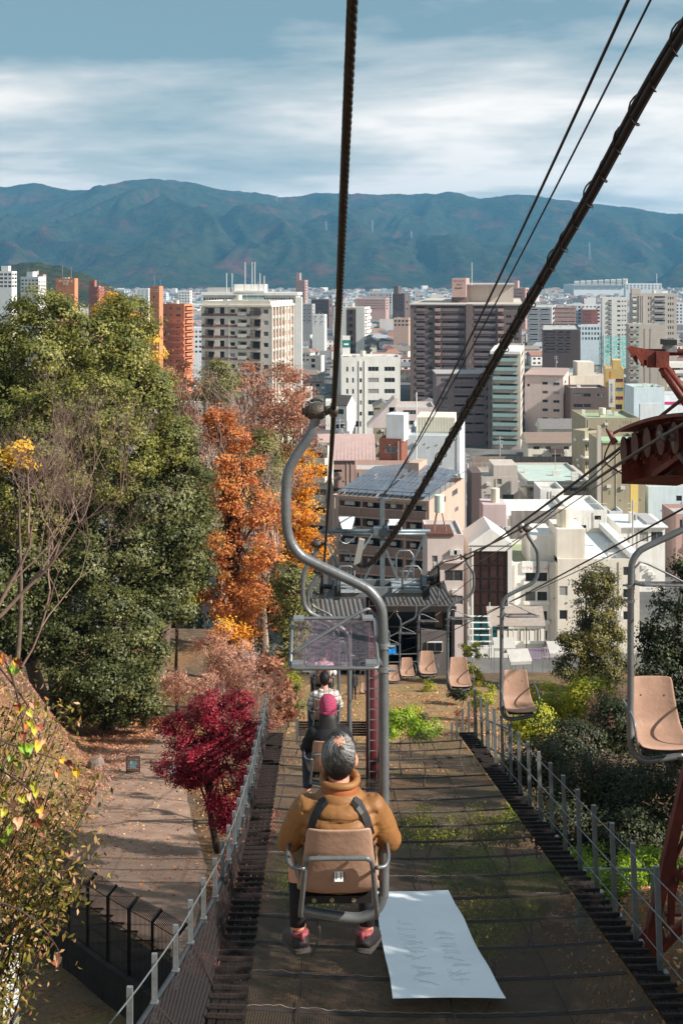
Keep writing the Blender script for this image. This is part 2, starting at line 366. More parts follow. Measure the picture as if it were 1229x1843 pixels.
# nearer wooded hill on the left
HILL = [(-700, 440), (-300, 462), (-60, 476), (0, 480), (40, 474), (70, 473), (110, 480), (150, 492), (190, 512), (225, 534), (250, 549), (300, 556)]
vs = []; pxs = np.linspace(-700, 270, 150); nr = 46
for i in range(nr):
    t = i / (nr - 1) * 2 - 1
    for px in pxs:
        r = 1950 + 420 * t; x = (px - HX) / F * r
        h = ((HY - lerp_tab(HILL, px)) / F * 1950 + 57) * max(0, 1 - t * t) ** 0.8 + (5 * noise.noise((x / 22, r / 22, 0)) + 3 * noise.noise((x / 8, r / 8, 3))) * (1 - t * t)
        vs.append((x, r, CITY - 1.0 + max(h, 0)))
n_ = len(pxs); ii, jj = np.meshgrid(np.arange(nr - 1), np.arange(n_ - 1), indexing='ij'); a_ = (ii * n_ + jj).ravel()
HILLM = mountain_material('wooded_hill', (0.016, 0.022, 0.012, 1), (0.06, 0.062, 0.028, 1), (0.13, 0.05, 0.035, 1))
tag(link('hill', np_mesh('hill', np.array(vs), np.stack([a_, a_ + 1, a_ + 1 + n_, a_ + n_], 1), [HILLM], smooth=False)), kind='structure')
# ---- autumn air: far things fade to blue
hz = MB().box(-6700, 6700, -90, 9900, CITY - 3, 640)
hm = bpy.data.materials.new('haze_air'); hm.use_nodes = True; n = hm.node_tree.nodes
n.remove(n['Principled BSDF']); pv = n.new('ShaderNodeVolumePrincipled'); pv.inputs['Color'].default_value = (0.20, 0.55, 0.88, 1); pv.inputs['Density'].default_value = 0.000092; pv.inputs['Anisotropy'].default_value = 0.1
hm.node_tree.links.new(pv.outputs[0], n['Material Output'].inputs['Volume'])
tag(hz.build('haze', hm), 'thin bluish air between the city and the mountains', 'haze', kind='stuff')

# ================================================================ the lift's safety net, walkways and fences
def NZ(D): return -5.74 - 0.2137 * D
def XL(D): return -0.775 - 0.0252 * D         # inner edge of the left walkway
def XR(D): return 4.12 - 0.0251 * D
def net_material(name, col, cell, wx, wy):
    m = bpy.data.materials.new(name); m.use_nodes = True; n = m.node_tree.nodes; l = m.node_tree.links; b = n['Principled BSDF']
    b.inputs['Base Color'].default_value = col; b.inputs['Roughness'].default_value = 0.8
    t = n.new('ShaderNodeTexCoord'); sp = n.new('ShaderNodeSeparateXYZ'); l.new(t.outputs['Object'], sp.inputs[0])
    no = n.new('ShaderNodeTexNoise'); no.inputs['Scale'].default_value = 0.9; no.inputs['Detail'].default_value = 3; l.new(t.outputs['Object'], no.inputs['Vector'])
    def mth(op, a, v=None):
        q = n.new('ShaderNodeMath'); q.operation = op
        for i, w in enumerate((a, v)):
            if w is None: continue
            if isinstance(w, (int, float)): q.inputs[i].default_value = w
            else: l.new(w, q.inputs[i])
        return q.outputs[0]
    wob = mth('MULTIPLY', mth('SUBTRACT', no.outputs['Fac'], 0.5), 0.03)
    fx = mth('FRACT', mth('DIVIDE', mth('ADD', sp.outputs['X'], wob), cell)); fy = mth('FRACT', mth('DIVIDE', mth('ADD', sp.outputs['Y'], wob), cell))
    k = mth('MAXIMUM', mth('LESS_THAN', fx, wx), mth('LESS_THAN', fy, wy))
    tr = n.new('ShaderNodeBsdfTransparent'); mx = n.new('ShaderNodeMixShader'); l.new(k, mx.inputs['Fac']); l.new(tr.outputs[0], mx.inputs[1]); l.new(b.outputs[0], mx.inputs[2])
    l.new(mx.outputs[0], n['Material Output'].inputs['Surface']); return m
NETM = net_material('brown_safety_netting', C(64, 49, 36), 0.034, 0.34, 0.24)
TIMB = M('black_brown_timber', C(28, 22, 20), 0.75, 0.45, 5, 0, 0.5, 0.2, 0.3)
NETB = M('net_cross_strap', C(44, 36, 33), 0.8, 0.25, 8)
NETW = M('pale_lacing_cord', C(120, 110, 102), 0.8, 0.2, 30)
net = thing('safety_net', 'brown safety netting stretched on cross straps under the chairlift', 'safety net')
mb = MB(); Ds = np.arange(10.5, 33.7, 0.5); prev = None
def sag(k, D): return -0.10 * (1 - (2 * k - 1) ** 2) - 0.05 * abs(math.sin(D * 2.73))
for D in Ds:
    row = [(XL(D) + (XR(D) - XL(D)) * k / 10, D, NZ(D) + sag(k / 10, D) + (0.28 * math.sin(k * 0.9) * sstep(32.6, 33.6, D))) for k in range(11)]
    if prev: [mb.quad(prev[k], prev[k + 1], row[k + 1], row[k]) for k in range(10)]
    prev = row
mb.build('netting', NETM, net, smooth=True)
for D in np.arange(11.0, 33.8, 1.15):
    pts = [(XL(D) + (XR(D) - XL(D)) * k / 10, D, NZ(D) + sag(k / 10, D) + 0.015) for k in range(11)]
    mb = MB(); [mb.bar(pts[k], pts[k + 1], 0.07, 0.006) for k in range(10)]
    st = mb.build('cross_strap', NETB, net)
    z = [(p[0] + dx, p[1] + 0.035 + 0.004 * ((i + j) % 2), p[2] + 0.006 + 0.008 * ((i + j) % 2)) for i, p in enumerate(pts[:-1]) for j, dx in enumerate(np.arange(0, 0.48, 0.08))]
    MB().tube(z, 0.0045, 4).build('lacing_cord', NETW, st)
for f in (0.14, 0.52, 0.80):
    MB().tube([(XL(D) + (XR(D) - XL(D)) * (f + 0.02 * (D - 20) / 10), D, NZ(D) + sag(f, D) + 0.05) for D in np.arange(10.5, 33.7, 0.6)], 0.009, 5).build('stay_wire', NETB, net)
for side, inner, wd, lab in ((-1, XL, 0.42, 'dark timber walkway ladder along the left edge of the net'), (1, XR, 0.42, 'dark timber walkway ladder along the right edge of the net')):
    w = thing('walkway', lab, 'walkway', group='timber walkways beside the net')
    for k in range(4):
        u0 = side * (0.03 + k * wd / 4.0)
        for D in np.arange(10.3, 33.6, 2.35):
            D2 = D + 2.33; j = 0.012 * random.uniform(-1, 1)
            MB().obox((inner(D) + u0, D, NZ(D) - 0.02 + j), (side * (wd / 4 - 0.018), 0, 0), (inner(D2) - inner(D), D2 - D, NZ(D2) - NZ(D)), (0, 0, 0.03)).build('plank', TIMB, w)
    rung_me = MB().box(0, wd + 0.03, -0.022, 0.022, 0, 0.045).mesh('rung', [M('worn_rung_timber', C(46, 36, 33), 0.75, 0.3, 6, 0, 0.4, 0.2, 0.3)])
    for i, D in enumerate(np.arange(10.6, 33.6, 0.31)):
        x = inner(D) + (0 if side > 0 else -wd - 0.03); o = link('rung', rung_me, w, (x, D + random.uniform(-0.02, 0.02), NZ(D) + 0.015)); o.rotation_euler = (R(-12), random.uniform(-0.03, 0.03), random.uniform(-0.03, 0.03))
# left fence with its netting skirt
XF = [(10, -2.45), (12.15, -2.15), (14, -1.95), (17, -1.78), (20, -1.77), (24, -1.83), (27, -1.93), (30, -2.0), (34.8, -2.19)]
POST = MB().box(-0.03, 0.03, -0.02, 0.02, -0.75, 0).box(-0.045, 0.045, -0.035, 0.03, -0.66, -0.645).box(-0.045, 0.045, -0.035, 0.03, -0.60, -0.585).box(-0.045, 0.045, -0.035, 0.03, -0.54, -0.525).mesh('post', [STEEL])
lf = thing('guard_fence', 'galvanised posts with wire ropes and brown netting skirt, left of the net', 'fence', group='guard fences beside the net')
Dp = np.arange(11.2, 34.9, 0.95)
for D in Dp: link('post', POST, lf, (lerp_tab(XF, D), D, NZ(D) + 1.1), random.uniform(-0.08, 0.08))
RAIL = M('dark_painted_pipe', C(58, 62, 66), 0.45, 0.2, 8, 0.4)
MB().tube([(lerp_tab(XF, D) - 0.02, D + 0.05, NZ(D) + 0.52) for D in np.arange(10.5, 34.9, 0.6)], 0.035, 8).build('rail', RAIL, lf, smooth=True)
MB().tube([(lerp_tab(XF, D) + 0.03, D - 0.03, NZ(D) + 1.02) for D in np.arange(10.5, 34.9, 0.95)], 0.009, 5).build('wire_rope', STEEL, lf)
SKIRT = net_material('rust_brown_netting', C(22, 13, 12), 0.03, 0.50, 0.50)
mb = MB(); prev = None
for D in np.arange(10.5, 34.9, 0.5):
    a, b = (lerp_tab(XF, D) + 0.03, D, NZ(D) + 0.55), (XL(D) - 0.46, D, NZ(D) - 0.02); c = (a[0] * 0.5 + b[0] * 0.5 + 0.05, D, a[2] * 0.45 + b[2] * 0.55 - 0.06)
    if prev: mb.quad(prev[0], prev[1], c, a); mb.quad(prev[1], prev[2], b, c)
    prev = (a, c, b)
mb.build('netting', SKIRT, lf, smooth=True)
RUSTP = M('rust_brown_steel', C(34, 20, 18), 0.7, 0.35, 6, 0, 0.2)
for D in Dp[::2]: MB().bar((lerp_tab(XF, D) + 0.03, D, NZ(D) + 0.5), (XL(D) - 0.46, D, NZ(D)), 0.045).build('brace', RUSTP, lf)
rf = thing('guard_fence', 'tall galvanised posts with three wire ropes, right of the net', 'fence', group='guard fences beside the net')
POST2 = MB().obox((-0.035, -0.025, 0), (0.07, 0, 0), (0, 0.05, 0), (-0.05, 0, 1.40)).box(-0.07, 0.10, -0.05, 0.05, -0.03, 0.03).mesh('post', [STEEL])
def XRF(D): return 4.55 - 0.026 * D
Dr = np.arange(12.1, 33.5, 1.15)
for D in Dr: link('post', POST2, rf, (XRF(D), D, NZ(D) - 0.03), random.uniform(-0.1, 0.1))
for h, r in ((1.28, 0.008), (0.80, 0.011), (0.32, 0.007)):
    MB().tube([(XRF(D) - 0.05 * h / 1.4 - 0.035, D - 0.03, NZ(D) + h - 0.03) for D in np.arange(10.5, 33.5, 0.9)], r, 5).build('wire_rope', STEEL, rf)
# posts and folded barrier at the far end of the net
for k, (px, y0, y1, D) in enumerate(((854, 1240, 1330, 34.5), (843, 1262, 1328, 35.6), (832, 1275, 1326, 36.6), (822, 1290, 1325, 37.6), (813, 1300, 1326, 38.5))):
    a, b = P(px, y0, D), P(px, y1 + 6, D); t_ = tag(MB().bar(b, a, 0.07, 0.05).build('fence_post', STEEL), ['tallest', 'second tallest', 'middle', 'fourth', 'lowest'][k] + ' of the thin steel posts beyond the far right corner of the net', 'post', 'posts beyond the net')
bar = thing('barrier', 'small white railing panel at the far end of the right walkway', 'barrier', P(880, 1345, 31.5))
WHITE = M('white_paint', C(225, 225, 222), 0.5, 0.06, 4, 0, 0, 0.12)
for k in range(9): MB().bar((-0.08 + 0.05 * k, -0.25 * k, 0.06 * k), (-0.08 + 0.05 * k, -0.25 * k, 0.06 * k + 0.75), 0.025).build('bar', STEEL, bar)
for z in (0.02, 0.73): MB().bar((-0.08, 0, z), (0.32, -2.0, z + 0.48), 0.05).build('rail', STEEL, bar)
# white banner lying on the net, faint show-through lettering
sheet = thing('banner', 'large white banner sheet lying face down on the brown net', 'banner')
SHM = M('white_tarpaulin', C(238, 240, 242), 0.55, 0.05, 1.2, 0, 0.12, 0, 0.3, bscale=2.0)
def shp(u, v):
    D = 14.62 + (18.98 - 14.62) * v; x0 = 0.626 + (0.51 - 0.626) * v; x1 = 2.0 + (1.70 - 2.0) * v
    x = x0 + (x1 - x0) * u + 0.012 * math.sin(v * 9 + u)
    return (x, D, NZ(D) + 0.075 + sag(0.5, D) * 0.75 + 0.05 * abs(math.sin(D * 2.73)) + 0.012 * math.sin(v * 17 + 3 * u) + 0.05 * max(0, v - 0.9) * math.sin(u * 7))
mb = MB(); nu, nv_ = 12, 44; i0 = 0
mb.v = [shp(u / nu, v / nv_) for v in range(nv_ + 1) for u in range(nu + 1)]
mb.f = [(v * (nu + 1) + u, v * (nu + 1) + u + 1, (v + 1) * (nu + 1) + u + 1, (v + 1) * (nu + 1) + u) for v in range(nv_) for u in range(nu)]; mb.m = [0] * len(mb.f)
mb.build('sheet', SHM, sheet, smooth=True)
INK = M('faint_showthrough_ink', C(228, 233, 236), 0.6, 0.08, 6)
rs = random.Random(4)
for u0, lo, hi in ((0.30, 0.10, 0.62), (0.68, 0.10, 0.56)):      # two columns of mirrored strokes
    v = lo; q = 0
    while v < hi:
        mb = MB(); hgt = 0.045 + 0.022 * rs.random(); st = []
        for s_ in range(rs.choice((3, 4, 4, 5))):
            k = rs.random(); a = (u0 - 0.11 + 0.10 * k, v + hgt * rs.random()); b = (a[0] + 0.10 + 0.08 * rs.random(), v + hgt * rs.random()) if rs.random() < 0.7 else (a[0] + 0.02, v + hgt)
            p0, p1 = Vector(shp(*a)), Vector(shp(*b)); pm = Vector(shp((a[0] + b[0]) / 2, (a[1] + b[1]) / 2 + 0.004))
            for s0, s1 in ((p0, pm), (pm, p1)): mb.bar(s0 + Vector((0, 0, 0.008)), s1 + Vector((0, 0, 0.008)), 0.010, 0.003)
        mb.build('letter', INK, sheet); v += hgt + 0.006
# ================================================================ ropes and cables
LX = lambda D: 0.08 - 0.0195 * D
RX = lambda D: 2.77 - 0.0200 * D
LZ = [(0.9, 1.42), (2.8, 0.645), (6.14, -0.70), (12.89, -2.90), (19.64, -4.86), (28.4, -7.18), (40, -11.3), (73, -23.0), (80, -24.4)]
RZ = [(6.5, -0.45), (9.6, -1.295), (16.6, -3.55), (23.4, -5.54), (28.4, -6.98), (40, -11.0), (73, -23.0), (80, -24.4)]
def smooth_tab(tab):
    pts = spline([(0, a, b) for a, b in tab], 8); return [(p[1], p[2]) for p in pts]
LZs, RZs = smooth_tab(LZ), smooth_tab(RZ)
lz = lambda D: lerp_tab(LZs, D)
rz_ = lambda D: lerp_tab(RZs, D)
def twisted(mb, path, rad, strands, pitch, step):
    """steel rope: strands laid in a helix round the path"""
    pts = [Vector(p) for p in path]; d = [0]
    for a, b in zip(pts, pts[1:]): d.append(d[-1] + (b - a).length)
    n = int(d[-1] / step)
    for s_ in range(strands):
        line = []; i = 0
        for k in range(n):
            t = k * step
            while i < len(d) - 2 and d[i + 1] < t: i += 1
            f = (t - d[i]) / (d[i + 1] - d[i]); p = pts[i].lerp(pts[i + 1], f); tg = (pts[i + 1] - pts[i]).normalized()
            ux = tg.cross(Vector((0, 0, 1))).normalized(); uy = ux.cross(tg); an = 2 * math.pi * (t / pitch + s_ / strands)
            line.append(p + (ux * math.cos(an) + uy * math.sin(an)) * rad * 0.52)
        mb.tube(line, rad * 0.50, 5, cap=False)
rp = thing('haul_rope', 'thick twisted steel rope carrying the downhill chairs overhead', 'wire rope')
mb = MB(); twisted(mb, [(LX(D), D, lz(D)) for D in np.arange(0.9, 13, 0.15)], 0.0145, 6, 0.21, 0.02); mb.build('near_strands', DARKSTEEL, rp, smooth=True)
MB().tube([(LX(D), D, lz(D)) for D in np.arange(12.9, 79, 1.0)], 0.0145, 6).build('far_strands', DARKSTEEL, rp, smooth=True)
rp2 = tag(MB().tube([(RX(D), D, rz_(D)) for D in np.arange(6.6, 79, 0.5)], 0.0145, 8).build('haul_rope', M('worn_bright_rope', C(96, 92, 88), 0.45, 0.25, 40, 0.6), smooth=True), 'grey steel rope carrying the uphill chairs past the red tower', 'wire rope')
# bundled signal cable with wire hangers
bp_ = spline([(2.60, 5.2, 2.62), (2.17, 7.6, 1.54), (1.963, 10, 0.44), (1.62, 14, -1.33), (1.276, 18, -3.12), (0.933, 22, -4.84), (0.62, 25.6, -6.2), (0.40, 28.1, -6.84)], 14)
cb = thing('cable_bundle', 'thick black bundle of cables lashed together, crossing to the lift tower', 'cable')
BLK = M('black_rubber_cable', C(38, 34, 33), 0.5, 0.3, 14)
for dx, dz, r in ((0, 0, 0.030), (0.034, 0.026, 0.022), (-0.03, 0.03, 0.018)):
    MB().tube([p + Vector((dx, 0, dz)) for p in bp_], r, 8).build('cable', BLK, cb, smooth=True)
# thin lashing wire round the bundle
mb = MB(); pts = [p + Vector((0.002, 0, 0.014)) for p in bp_]; line = []; t = 0.0
for a, b in zip(pts, pts[1:]):
    n = max(1, int((b - a).length / 0.03)); tg = (b - a).normalized(); ux = tg.cross(Vector((0, 0, 1))).normalized(); uy = ux.cross(tg)
    for k in range(n):
        an = 2 * math.pi * t / 0.42; line.append(a.lerp(b, k / n) + (ux * math.cos(an) + uy * math.sin(an)) * (0.058 + 0.010 * math.sin(an * 0.37))); t += (b - a).length / n
mb.tube(line, 0.007, 5).build('lashing_wire', BLK, cb, smooth=True)
def wire(a, b, s, r, lab, n=24, mat=None, group='thin overhead wires'):
    a, b = Vector(a), Vector(b); pts = [a.lerp(b, k / n) - Vector((0, 0, s * 4 * (k / n) * (1 - k / n))) for k in range(n + 1)]
    return tag(MB().tube(pts, r, 5).build('overhead_wire', mat or BLK), lab, 'wire', group)
wire(P(1180, -110, 7.2), P(690, 893, 28.4), 0.25, 0.013, 'left one of the two thin black wires rising to the upper right')
wire(P(1225, -110, 7.2), P(686, 897, 28.4), 0.25, 0.009, 'right one of the two thin black wires rising to the upper right')
wire(P(1290, 668, 9.0), P(800, 1030, 28.4), 0.10, 0.016, 'dark cable grazing the top of the red sheave housing')
wire(P(1260, 898, 10.0), P(700, 1178, 60), 0.2, 0.010, 'lowest dark wire sloping behind the nearest empty chair')
wire(P(1260, 745, 9.6), P(770, 1058, 28.4), 0.12, 0.006, 'thin grey wire just under the uphill rope', mat=STEEL)
wire(P(1130, 800, 14.0), P(720, 1130, 45), 0.2, 0.008, 'thin wire from the red sheave housing down to the station')
wire(P(1180, 960, 14.0), P(730, 1150, 60), 0.2, 0.007, 'thin wire passing the second empty uphill chair')
# ================================================================ middle lift tower
T = 28.4
def q(px, py, dy=0.0):
    v = P(px, py, T); return Vector((v.x, T + dy, v.z))
tw = thing('lift_tower', 'dark red column tower with ladder and grey service platform, middle of the line', 'lift tower', (q(671, 0).x, T, g(0.75, T)))
off = Vector(tw.location)
def tb(mb, name, mat, parent=tw, smooth=False):
    mb.v = [tuple(Vector(v) - off) for v in mb.v] if parent is tw else mb.v
    return mb.build(name, mat, parent, smooth=smooth)
DKRED = M('dark_red_column', C(84, 26, 26), 0.5, 0.25, 4, 0, 0.1, 0.25)
tb(MB().tube([q(671, 1068), q(671, 1700)], 0.17, 16), 'column', DKRED, smooth=True)
for px in (664, 678): tb(MB().bar(q(px, 1075, -0.24), q(px, 1440, -0.24), 0.025), 'ladder_rail', STEEL)
for k in range(19): tb(MB().bar(q(664, 1085 + 18.5 * k, -0.24), q(678, 1085 + 18.5 * k, -0.24), 0.02), 'ladder_rung', STEEL)
for dy in (-0.35, 0.35): tb(MB().bar(q(598, 1058, dy), q(771, 1058, dy), 0.10, 0.22), 'platform_beam', STEEL)
for a, b in ((600, 612), (758, 770)): tb(MB().obox(q(a, 1070, -0.5), (0.16, 0, 0), (0, 1.0, 0), (0, 0, 0.33)), 'beam_end', RAIL)
for a, b in ((613, 652), (704, 756)):
    tb(MB().obox(q(a, 1056, -0.55), ((b - a) / F * T, 0, 0), (0, 1.1, 0), (0, 0, 0.06)), 'grating', M('steel_grating', C(165, 172, 175), 0.5, 0.3, 40, 0.4, 0.6))
def urail(px0, px1, y0, y1, dy):
    a, b, c, d = q(px0, y1, dy), q(px0, y0 + 8, dy), q(px1, y0 + 8, dy), q(px1, y1, dy)
    m1, m2 = q(px0 + 6, y0, dy), q(px1 - 6, y0, dy); tb(MB().tube([a, b, m1, m2, c, d], 0.024, 8).tube([q(px0, (y0 + y1) / 2 + 8, dy), q(px1, (y0 + y1) / 2 + 8, dy)], 0.018, 6), 'handrail', STEEL, smooth=True)
urail(604, 631, 999, 1058, 0.45); urail(607, 637, 1010, 1060, -0.5); urail(714, 745, 999, 1058, 0.45); urail(722, 755, 1010, 1060, -0.5)
MASTM = M('blue_grey_mast', C(112, 124, 130), 0.45, 0.2, 7, 0.4, 0, 0.15)
tb(MB().bar(q(688, 1110), q(688, 896), 0.11, 0.11).bar(q(680, 899), q(703, 899), 0.05), 'mast', MASTM)
tb(MB().tube([q(577, 956), q(774, 956)], 0.05, 10).tube([q(615, 960, -0.08), q(765, 960, -0.08)], 0.035, 8), 'lamp_bar', MASTM, smooth=True)
for a, b in (((581, 958), (612, 1030)), ((767, 958), (729, 1044)), ((692, 985), (716, 1044)), ((684, 985), (655, 1044))): tb(MB().bar(q(*a), q(*b), 0.08, 0.05), 'strut', MASTM)
tb(MB().box(q(672, 0).x, q(700, 0).x, T - 0.12, T + 0.12, q(0, 962).z, q(0, 948).z), 'bracket', MASTM)
# floodlights
LAMPW = M('white_lamp_enamel', C(226, 232, 230), 0.35, 0.05, 4)
v0, v1, v2, v3 = q(610, 932, -0.12), q(638, 932, -0.12), q(633, 949, -0.2), q(616, 949, -0.2)
mb = MB(); bk = Vector((0, 0.28, 0.03)); pr = [v3, v2, v1, v0]; mb.poly(pr); mb.poly([p + bk * 0.6 for p in pr[::-1]]); [mb.quad(pr[i], pr[(i + 1) % 4], pr[(i + 1) % 4] + bk * 0.6, pr[i] + bk * 0.6) for i in range(4)]
fl = tb(mb, 'floodlight', LAMPW); fl.name = 'floodlight'
tb(MB().bar(q(605, 952), q(640, 952), 0.06, 0.08), 'lamp_bracket', MASTM)
tb(MB().box(q(697, 0).x, q(723, 0).x, T - 0.2, T + 0.15, q(0, 951).z, q(0, 941).z).box(q(700, 0).x, q(720, 0).x, T - 0.12, T + 0.12, q(0, 941).z, q(0, 936).z), 'lamp_box', LAMPW)
tb(MB().box(q(699, 0).x, q(721, 0).x, T - 0.215, T - 0.2, q(0, 950).z, q(0, 942.5).z), 'lamp_lens', M('dark_lamp_glass', (0.01, 0.012, 0.012, 1), 0.15, 0.1))
tb(MB().bar(q(641, 1012, -0.25), q(651, 966, -0.25), 0.17, 0.14), 'cable_box', M('rusty_grey_box', C(150, 146, 140), 0.6, 0.1, 3, 0, 0.1, 0, 0.3, col2=C(110, 78, 60), thr=(0.55, 0.75)))
tb(MB().bar(q(652, 985, -0.2), q(669, 960, -0.1), 0.04), 'box_bracket', MASTM)
tb(MB().tube(spline([q(615, 962), q(612, 972), q(624, 978), q(640, 966)], 5), 0.012, 5), 'loose_cable', WHITE)
# sheaves on both sides
def sheave_mesh(r=0.20, w=0.09, n=20):
    mb = MB(); prof = [(-w / 2, r), (-w / 4, r * 0.97), (-w / 6, r * 0.86), (w / 6, r * 0.86), (w / 4, r * 0.97), (w / 2, r)]
    for i in range(n):
        a, b = 2 * math.pi * i / n, 2 * math.pi * (i + 1) / n
        for (x0, r0), (x1, r1) in zip(prof, prof[1:]): mb.quad((x0, r0 * math.cos(a), r0 * math.sin(a)), (x0, r0 * math.cos(b), r0 * math.sin(b)), (x1, r1 * math.cos(b), r1 * math.sin(b)), (x1, r1 * math.cos(a), r1 * math.sin(a)))
        for x in (-w / 2, w / 2): mb.poly([(x, 0, 0), (x, r * math.cos(a), r * math.sin(a)), (x, r * math.cos(b), r * math.sin(b))])
    return mb
SHV = sheave_mesh().mesh('sheave', [M('black_sheave', C(40, 36, 36), 0.5, 0.3, 10)])
for X, z in ((LX, lz), (RX, rz_)):
    for k in (-0.75, -0.25, 0.25, 0.75): link('sheave', SHV, tw, Vector((X(T + k), T + k, z(T + k) - 0.19)) - off)
    tb(MB().bar((X(T) + 0.09, T - 0.95, z(T) + 0.03 - 0.2), (X(T) + 0.09, T + 0.95, z(T) - 0.36 - 0.2), 0.05, 0.14), 'sheave_frame', RAIL)
    tb(MB().tube([(X(T) + 0.05, T, z(T) - 0.22), ((q(604, 0).x if X is LX else q(768, 0).x), T, z(T) - 0.24)], 0.06, 8), 'axle', RAIL)
# ================================================================ near red tower on the right
rt = thing('lift_tower', 'red oxide lattice tower with curved sheave housing at the right edge', 'lift tower')
def RB(name, mb, mat=REDOX, smooth=False): return mb.build(name, mat, rt, smooth=smooth)
# head frame (arm)
A = 12.0
def a_(px, py, dy=0.0): v = P(px, py, A); return Vector((v.x, A + dy, v.z))
for dy in (-0.12, 0.12):
    pr = [a_(1133, 628, dy), a_(1140, 624, dy), a_(1175, 631, dy), a_(1197, 631, dy), a_(1197, 660, dy), a_(1158, 660, dy), a_(1158, 646, dy), a_(1152, 646, dy), a_(1152, 660, dy)]
    mb = MB(); th = Vector((0, 0.012, 0)); mb.poly(pr); mb.poly([p + th for p in pr[::-1]]); [mb.quad(pr[i], pr[(i + 1) % 9], pr[(i + 1) % 9] + th, pr[i] + th) for i in range(9)]
    RB('head_plate', mb)
RB('head_beam', MB().tube([a_(1145, 634), a_(1420, 634)], 0.035, 10), smooth=True)
RB('head_box', MB().obox(a_(1173, 660, -0.15), (0.13, 0, 0), (0, 0.3, 0), (0, 0, 0.16)))
for a, b in (((1182, 643), (1300, 790)), ((1190, 662), (1262, 768))): RB('diagonal_pipe', MB().tube([a_(*a), a_(*b)], 0.042, 10), smooth=True)
RB('pipe_clamp', MB().tube([a_(1190, 676), a_(1212, 668)], 0.03, 8))
RB('lamp_base', MB().obox(a_(1194, 633, -0.08), (0.11, 0, 0), (0, 0.16, 0), (0, 0, 0.05)).obox(a_(1195, 624, -0.06), (0.09, 0, 0), (0, 0.12, 0), (0, 0, 0.05)), STEEL)
RB('lamp_head', MB().obox(a_(1190, 620, -0.14), (0.115, 0, 0), (0, 0.2, 0), (0, 0, 0.055)), M('black_lamp', C(38, 40, 42), 0.35, 0.2, 8))
# curved sheave housing following the rope
def hp(t, dx, dz):
    D = 11.3 - 3.2 * t; X = RX(D) + dx; return Vector((X, D, rz_(11.2) + 0.27 + 0.86 * t - 0.36 * t * t * 0.9 + dz))
mb = MB(); n = 18
for i in range(n):
    t0, t1 = i / n, (i + 1) / n
    mb.quad(hp(t0, 0.02, 0.05), hp(t0, 0.34, 0.05), hp(t1, 0.34, 0.05), hp(t1, 0.02, 0.05)); mb.quad(hp(t0, 0.02, 0.05), hp(t1, 0.02, 0.05), hp(t1, 0.02, 0.02), hp(t0, 0.02, 0.02))
RB('housing_rim', mb)
mb = MB()
for i in range(n):
    t0, t1 = i / n, (i + 1) / n; mb.quad(hp(t0, 0.30, 0.04), hp(t1, 0.30, 0.04), hp(t1, 0.30, -0.42), hp(t0, 0.30, -0.42)); mb.quad(hp(t0, 0.315, 0.04), hp(t0, 0.315, -0.42), hp(t1, 0.315, -0.42), hp(t1, 0.315, 0.04))
RB('housing_side', mb)
mb = MB()
for i in range(n): t0, t1 = i / n, (i + 1) / n; mb.quad(hp(t0, 0.10, -0.44), hp(t0, 0.62, -0.46), hp(t1, 0.62, -0.46), hp(t1, 0.10, -0.44))
mb.quad(hp(0, 0.10, -0.44), hp(0, 0.62, -0.46), hp(0, 0.62, -0.2), hp(0, 0.10, -0.12))
RB('housing_floor', mb)
SH2 = sheave_mesh(0.13, 0.07).mesh('sheave', [M('worn_red_sheave', C(84, 44, 38), 0.5, 0.35, 10)])
for k in range(8):
    t = 0.04 + k * 0.125; o = link('sheave', SH2, rt, hp(t, 0.12, -0.14)); o.rotation_euler = (0, 0, 0.0)
    RB('sheave_hanger', MB().bar(hp(t, 0.19, 0.02), hp(t, 0.19, -0.30), 0.05, 0.03))
RB('strut', MB().bar(hp(0.25, 0.2, -0.42), hp(0.75, 0.25, -0.05), 0.07, 0.05)); RB('strut', MB().bar(hp(0.2, 0.32, -0.40), hp(0.9, 0.5, -0.44), 0.08, 0.06))
RB('guide_horn', MB().tube([hp(-0.01, 0.05, -0.05), hp(-0.03, -0.02, 0.10)], [0.035, 0.012], 8)); RB('guide_wire', MB().tube(spline([hp(-0.01, 0.02, 0.0), hp(0.0, -0.06, -0.22), hp(0.06, 0.05, -0.36)], 6), 0.008, 5))
# legs
G_ = 17.0
def l_(px, py, dy=0.0): v = P(px, py, G_ + dy); return v
legw = 0.14
RB('leg', MB().bar(l_(1163, 1712), l_(1218, 1470), 0.15, 0.15).bar(l_(1218, 1470), l_(1262, 1270), 0.14, 0.14)); RB('leg', MB().bar(l_(1330, 1712, 1.2), l_(1330, 1270, 1.2), 0.15, 0.15))
RB('leg', MB().bar(l_(1262, 1270), P(1262, 640, A), 0.13, 0.13))
mb = MB(); pr = [l_(1147, 1690), l_(1185, 1640), l_(1200, 1700), l_(1180, 1738), l_(1155, 1735)]; th = Vector((0, 0.10, 0)); mb.poly(pr); mb.poly([p + th for p in pr[::-1]]); [mb.quad(pr[i], pr[(i + 1) % 5], pr[(i + 1) % 5] + th, pr[i] + th) for i in range(5)]
RB('foot_plate', mb)
for a, b, w in (((1190, 1708), (1290, 1600), 0.11), ((1206, 1562), (1300, 1640), 0.12), ((1210, 1540), (1206, 1665), 0.09), ((1209, 1555), (1232, 1505), 0.06), ((1196, 1645), (1260, 1645), 0.06), ((1190, 1660), (1208, 1675), 0.07), ((1206, 1680), (1232, 1655), 0.07), ((1213, 1610), (1225, 1560), 0.04), ((1224, 1460), (1330, 1456), 0.07), ((1222, 1562), (1330, 1562), 0.06)):
    RB('brace', MB().bar(l_(*a), l_(*b), w, w * 0.7))
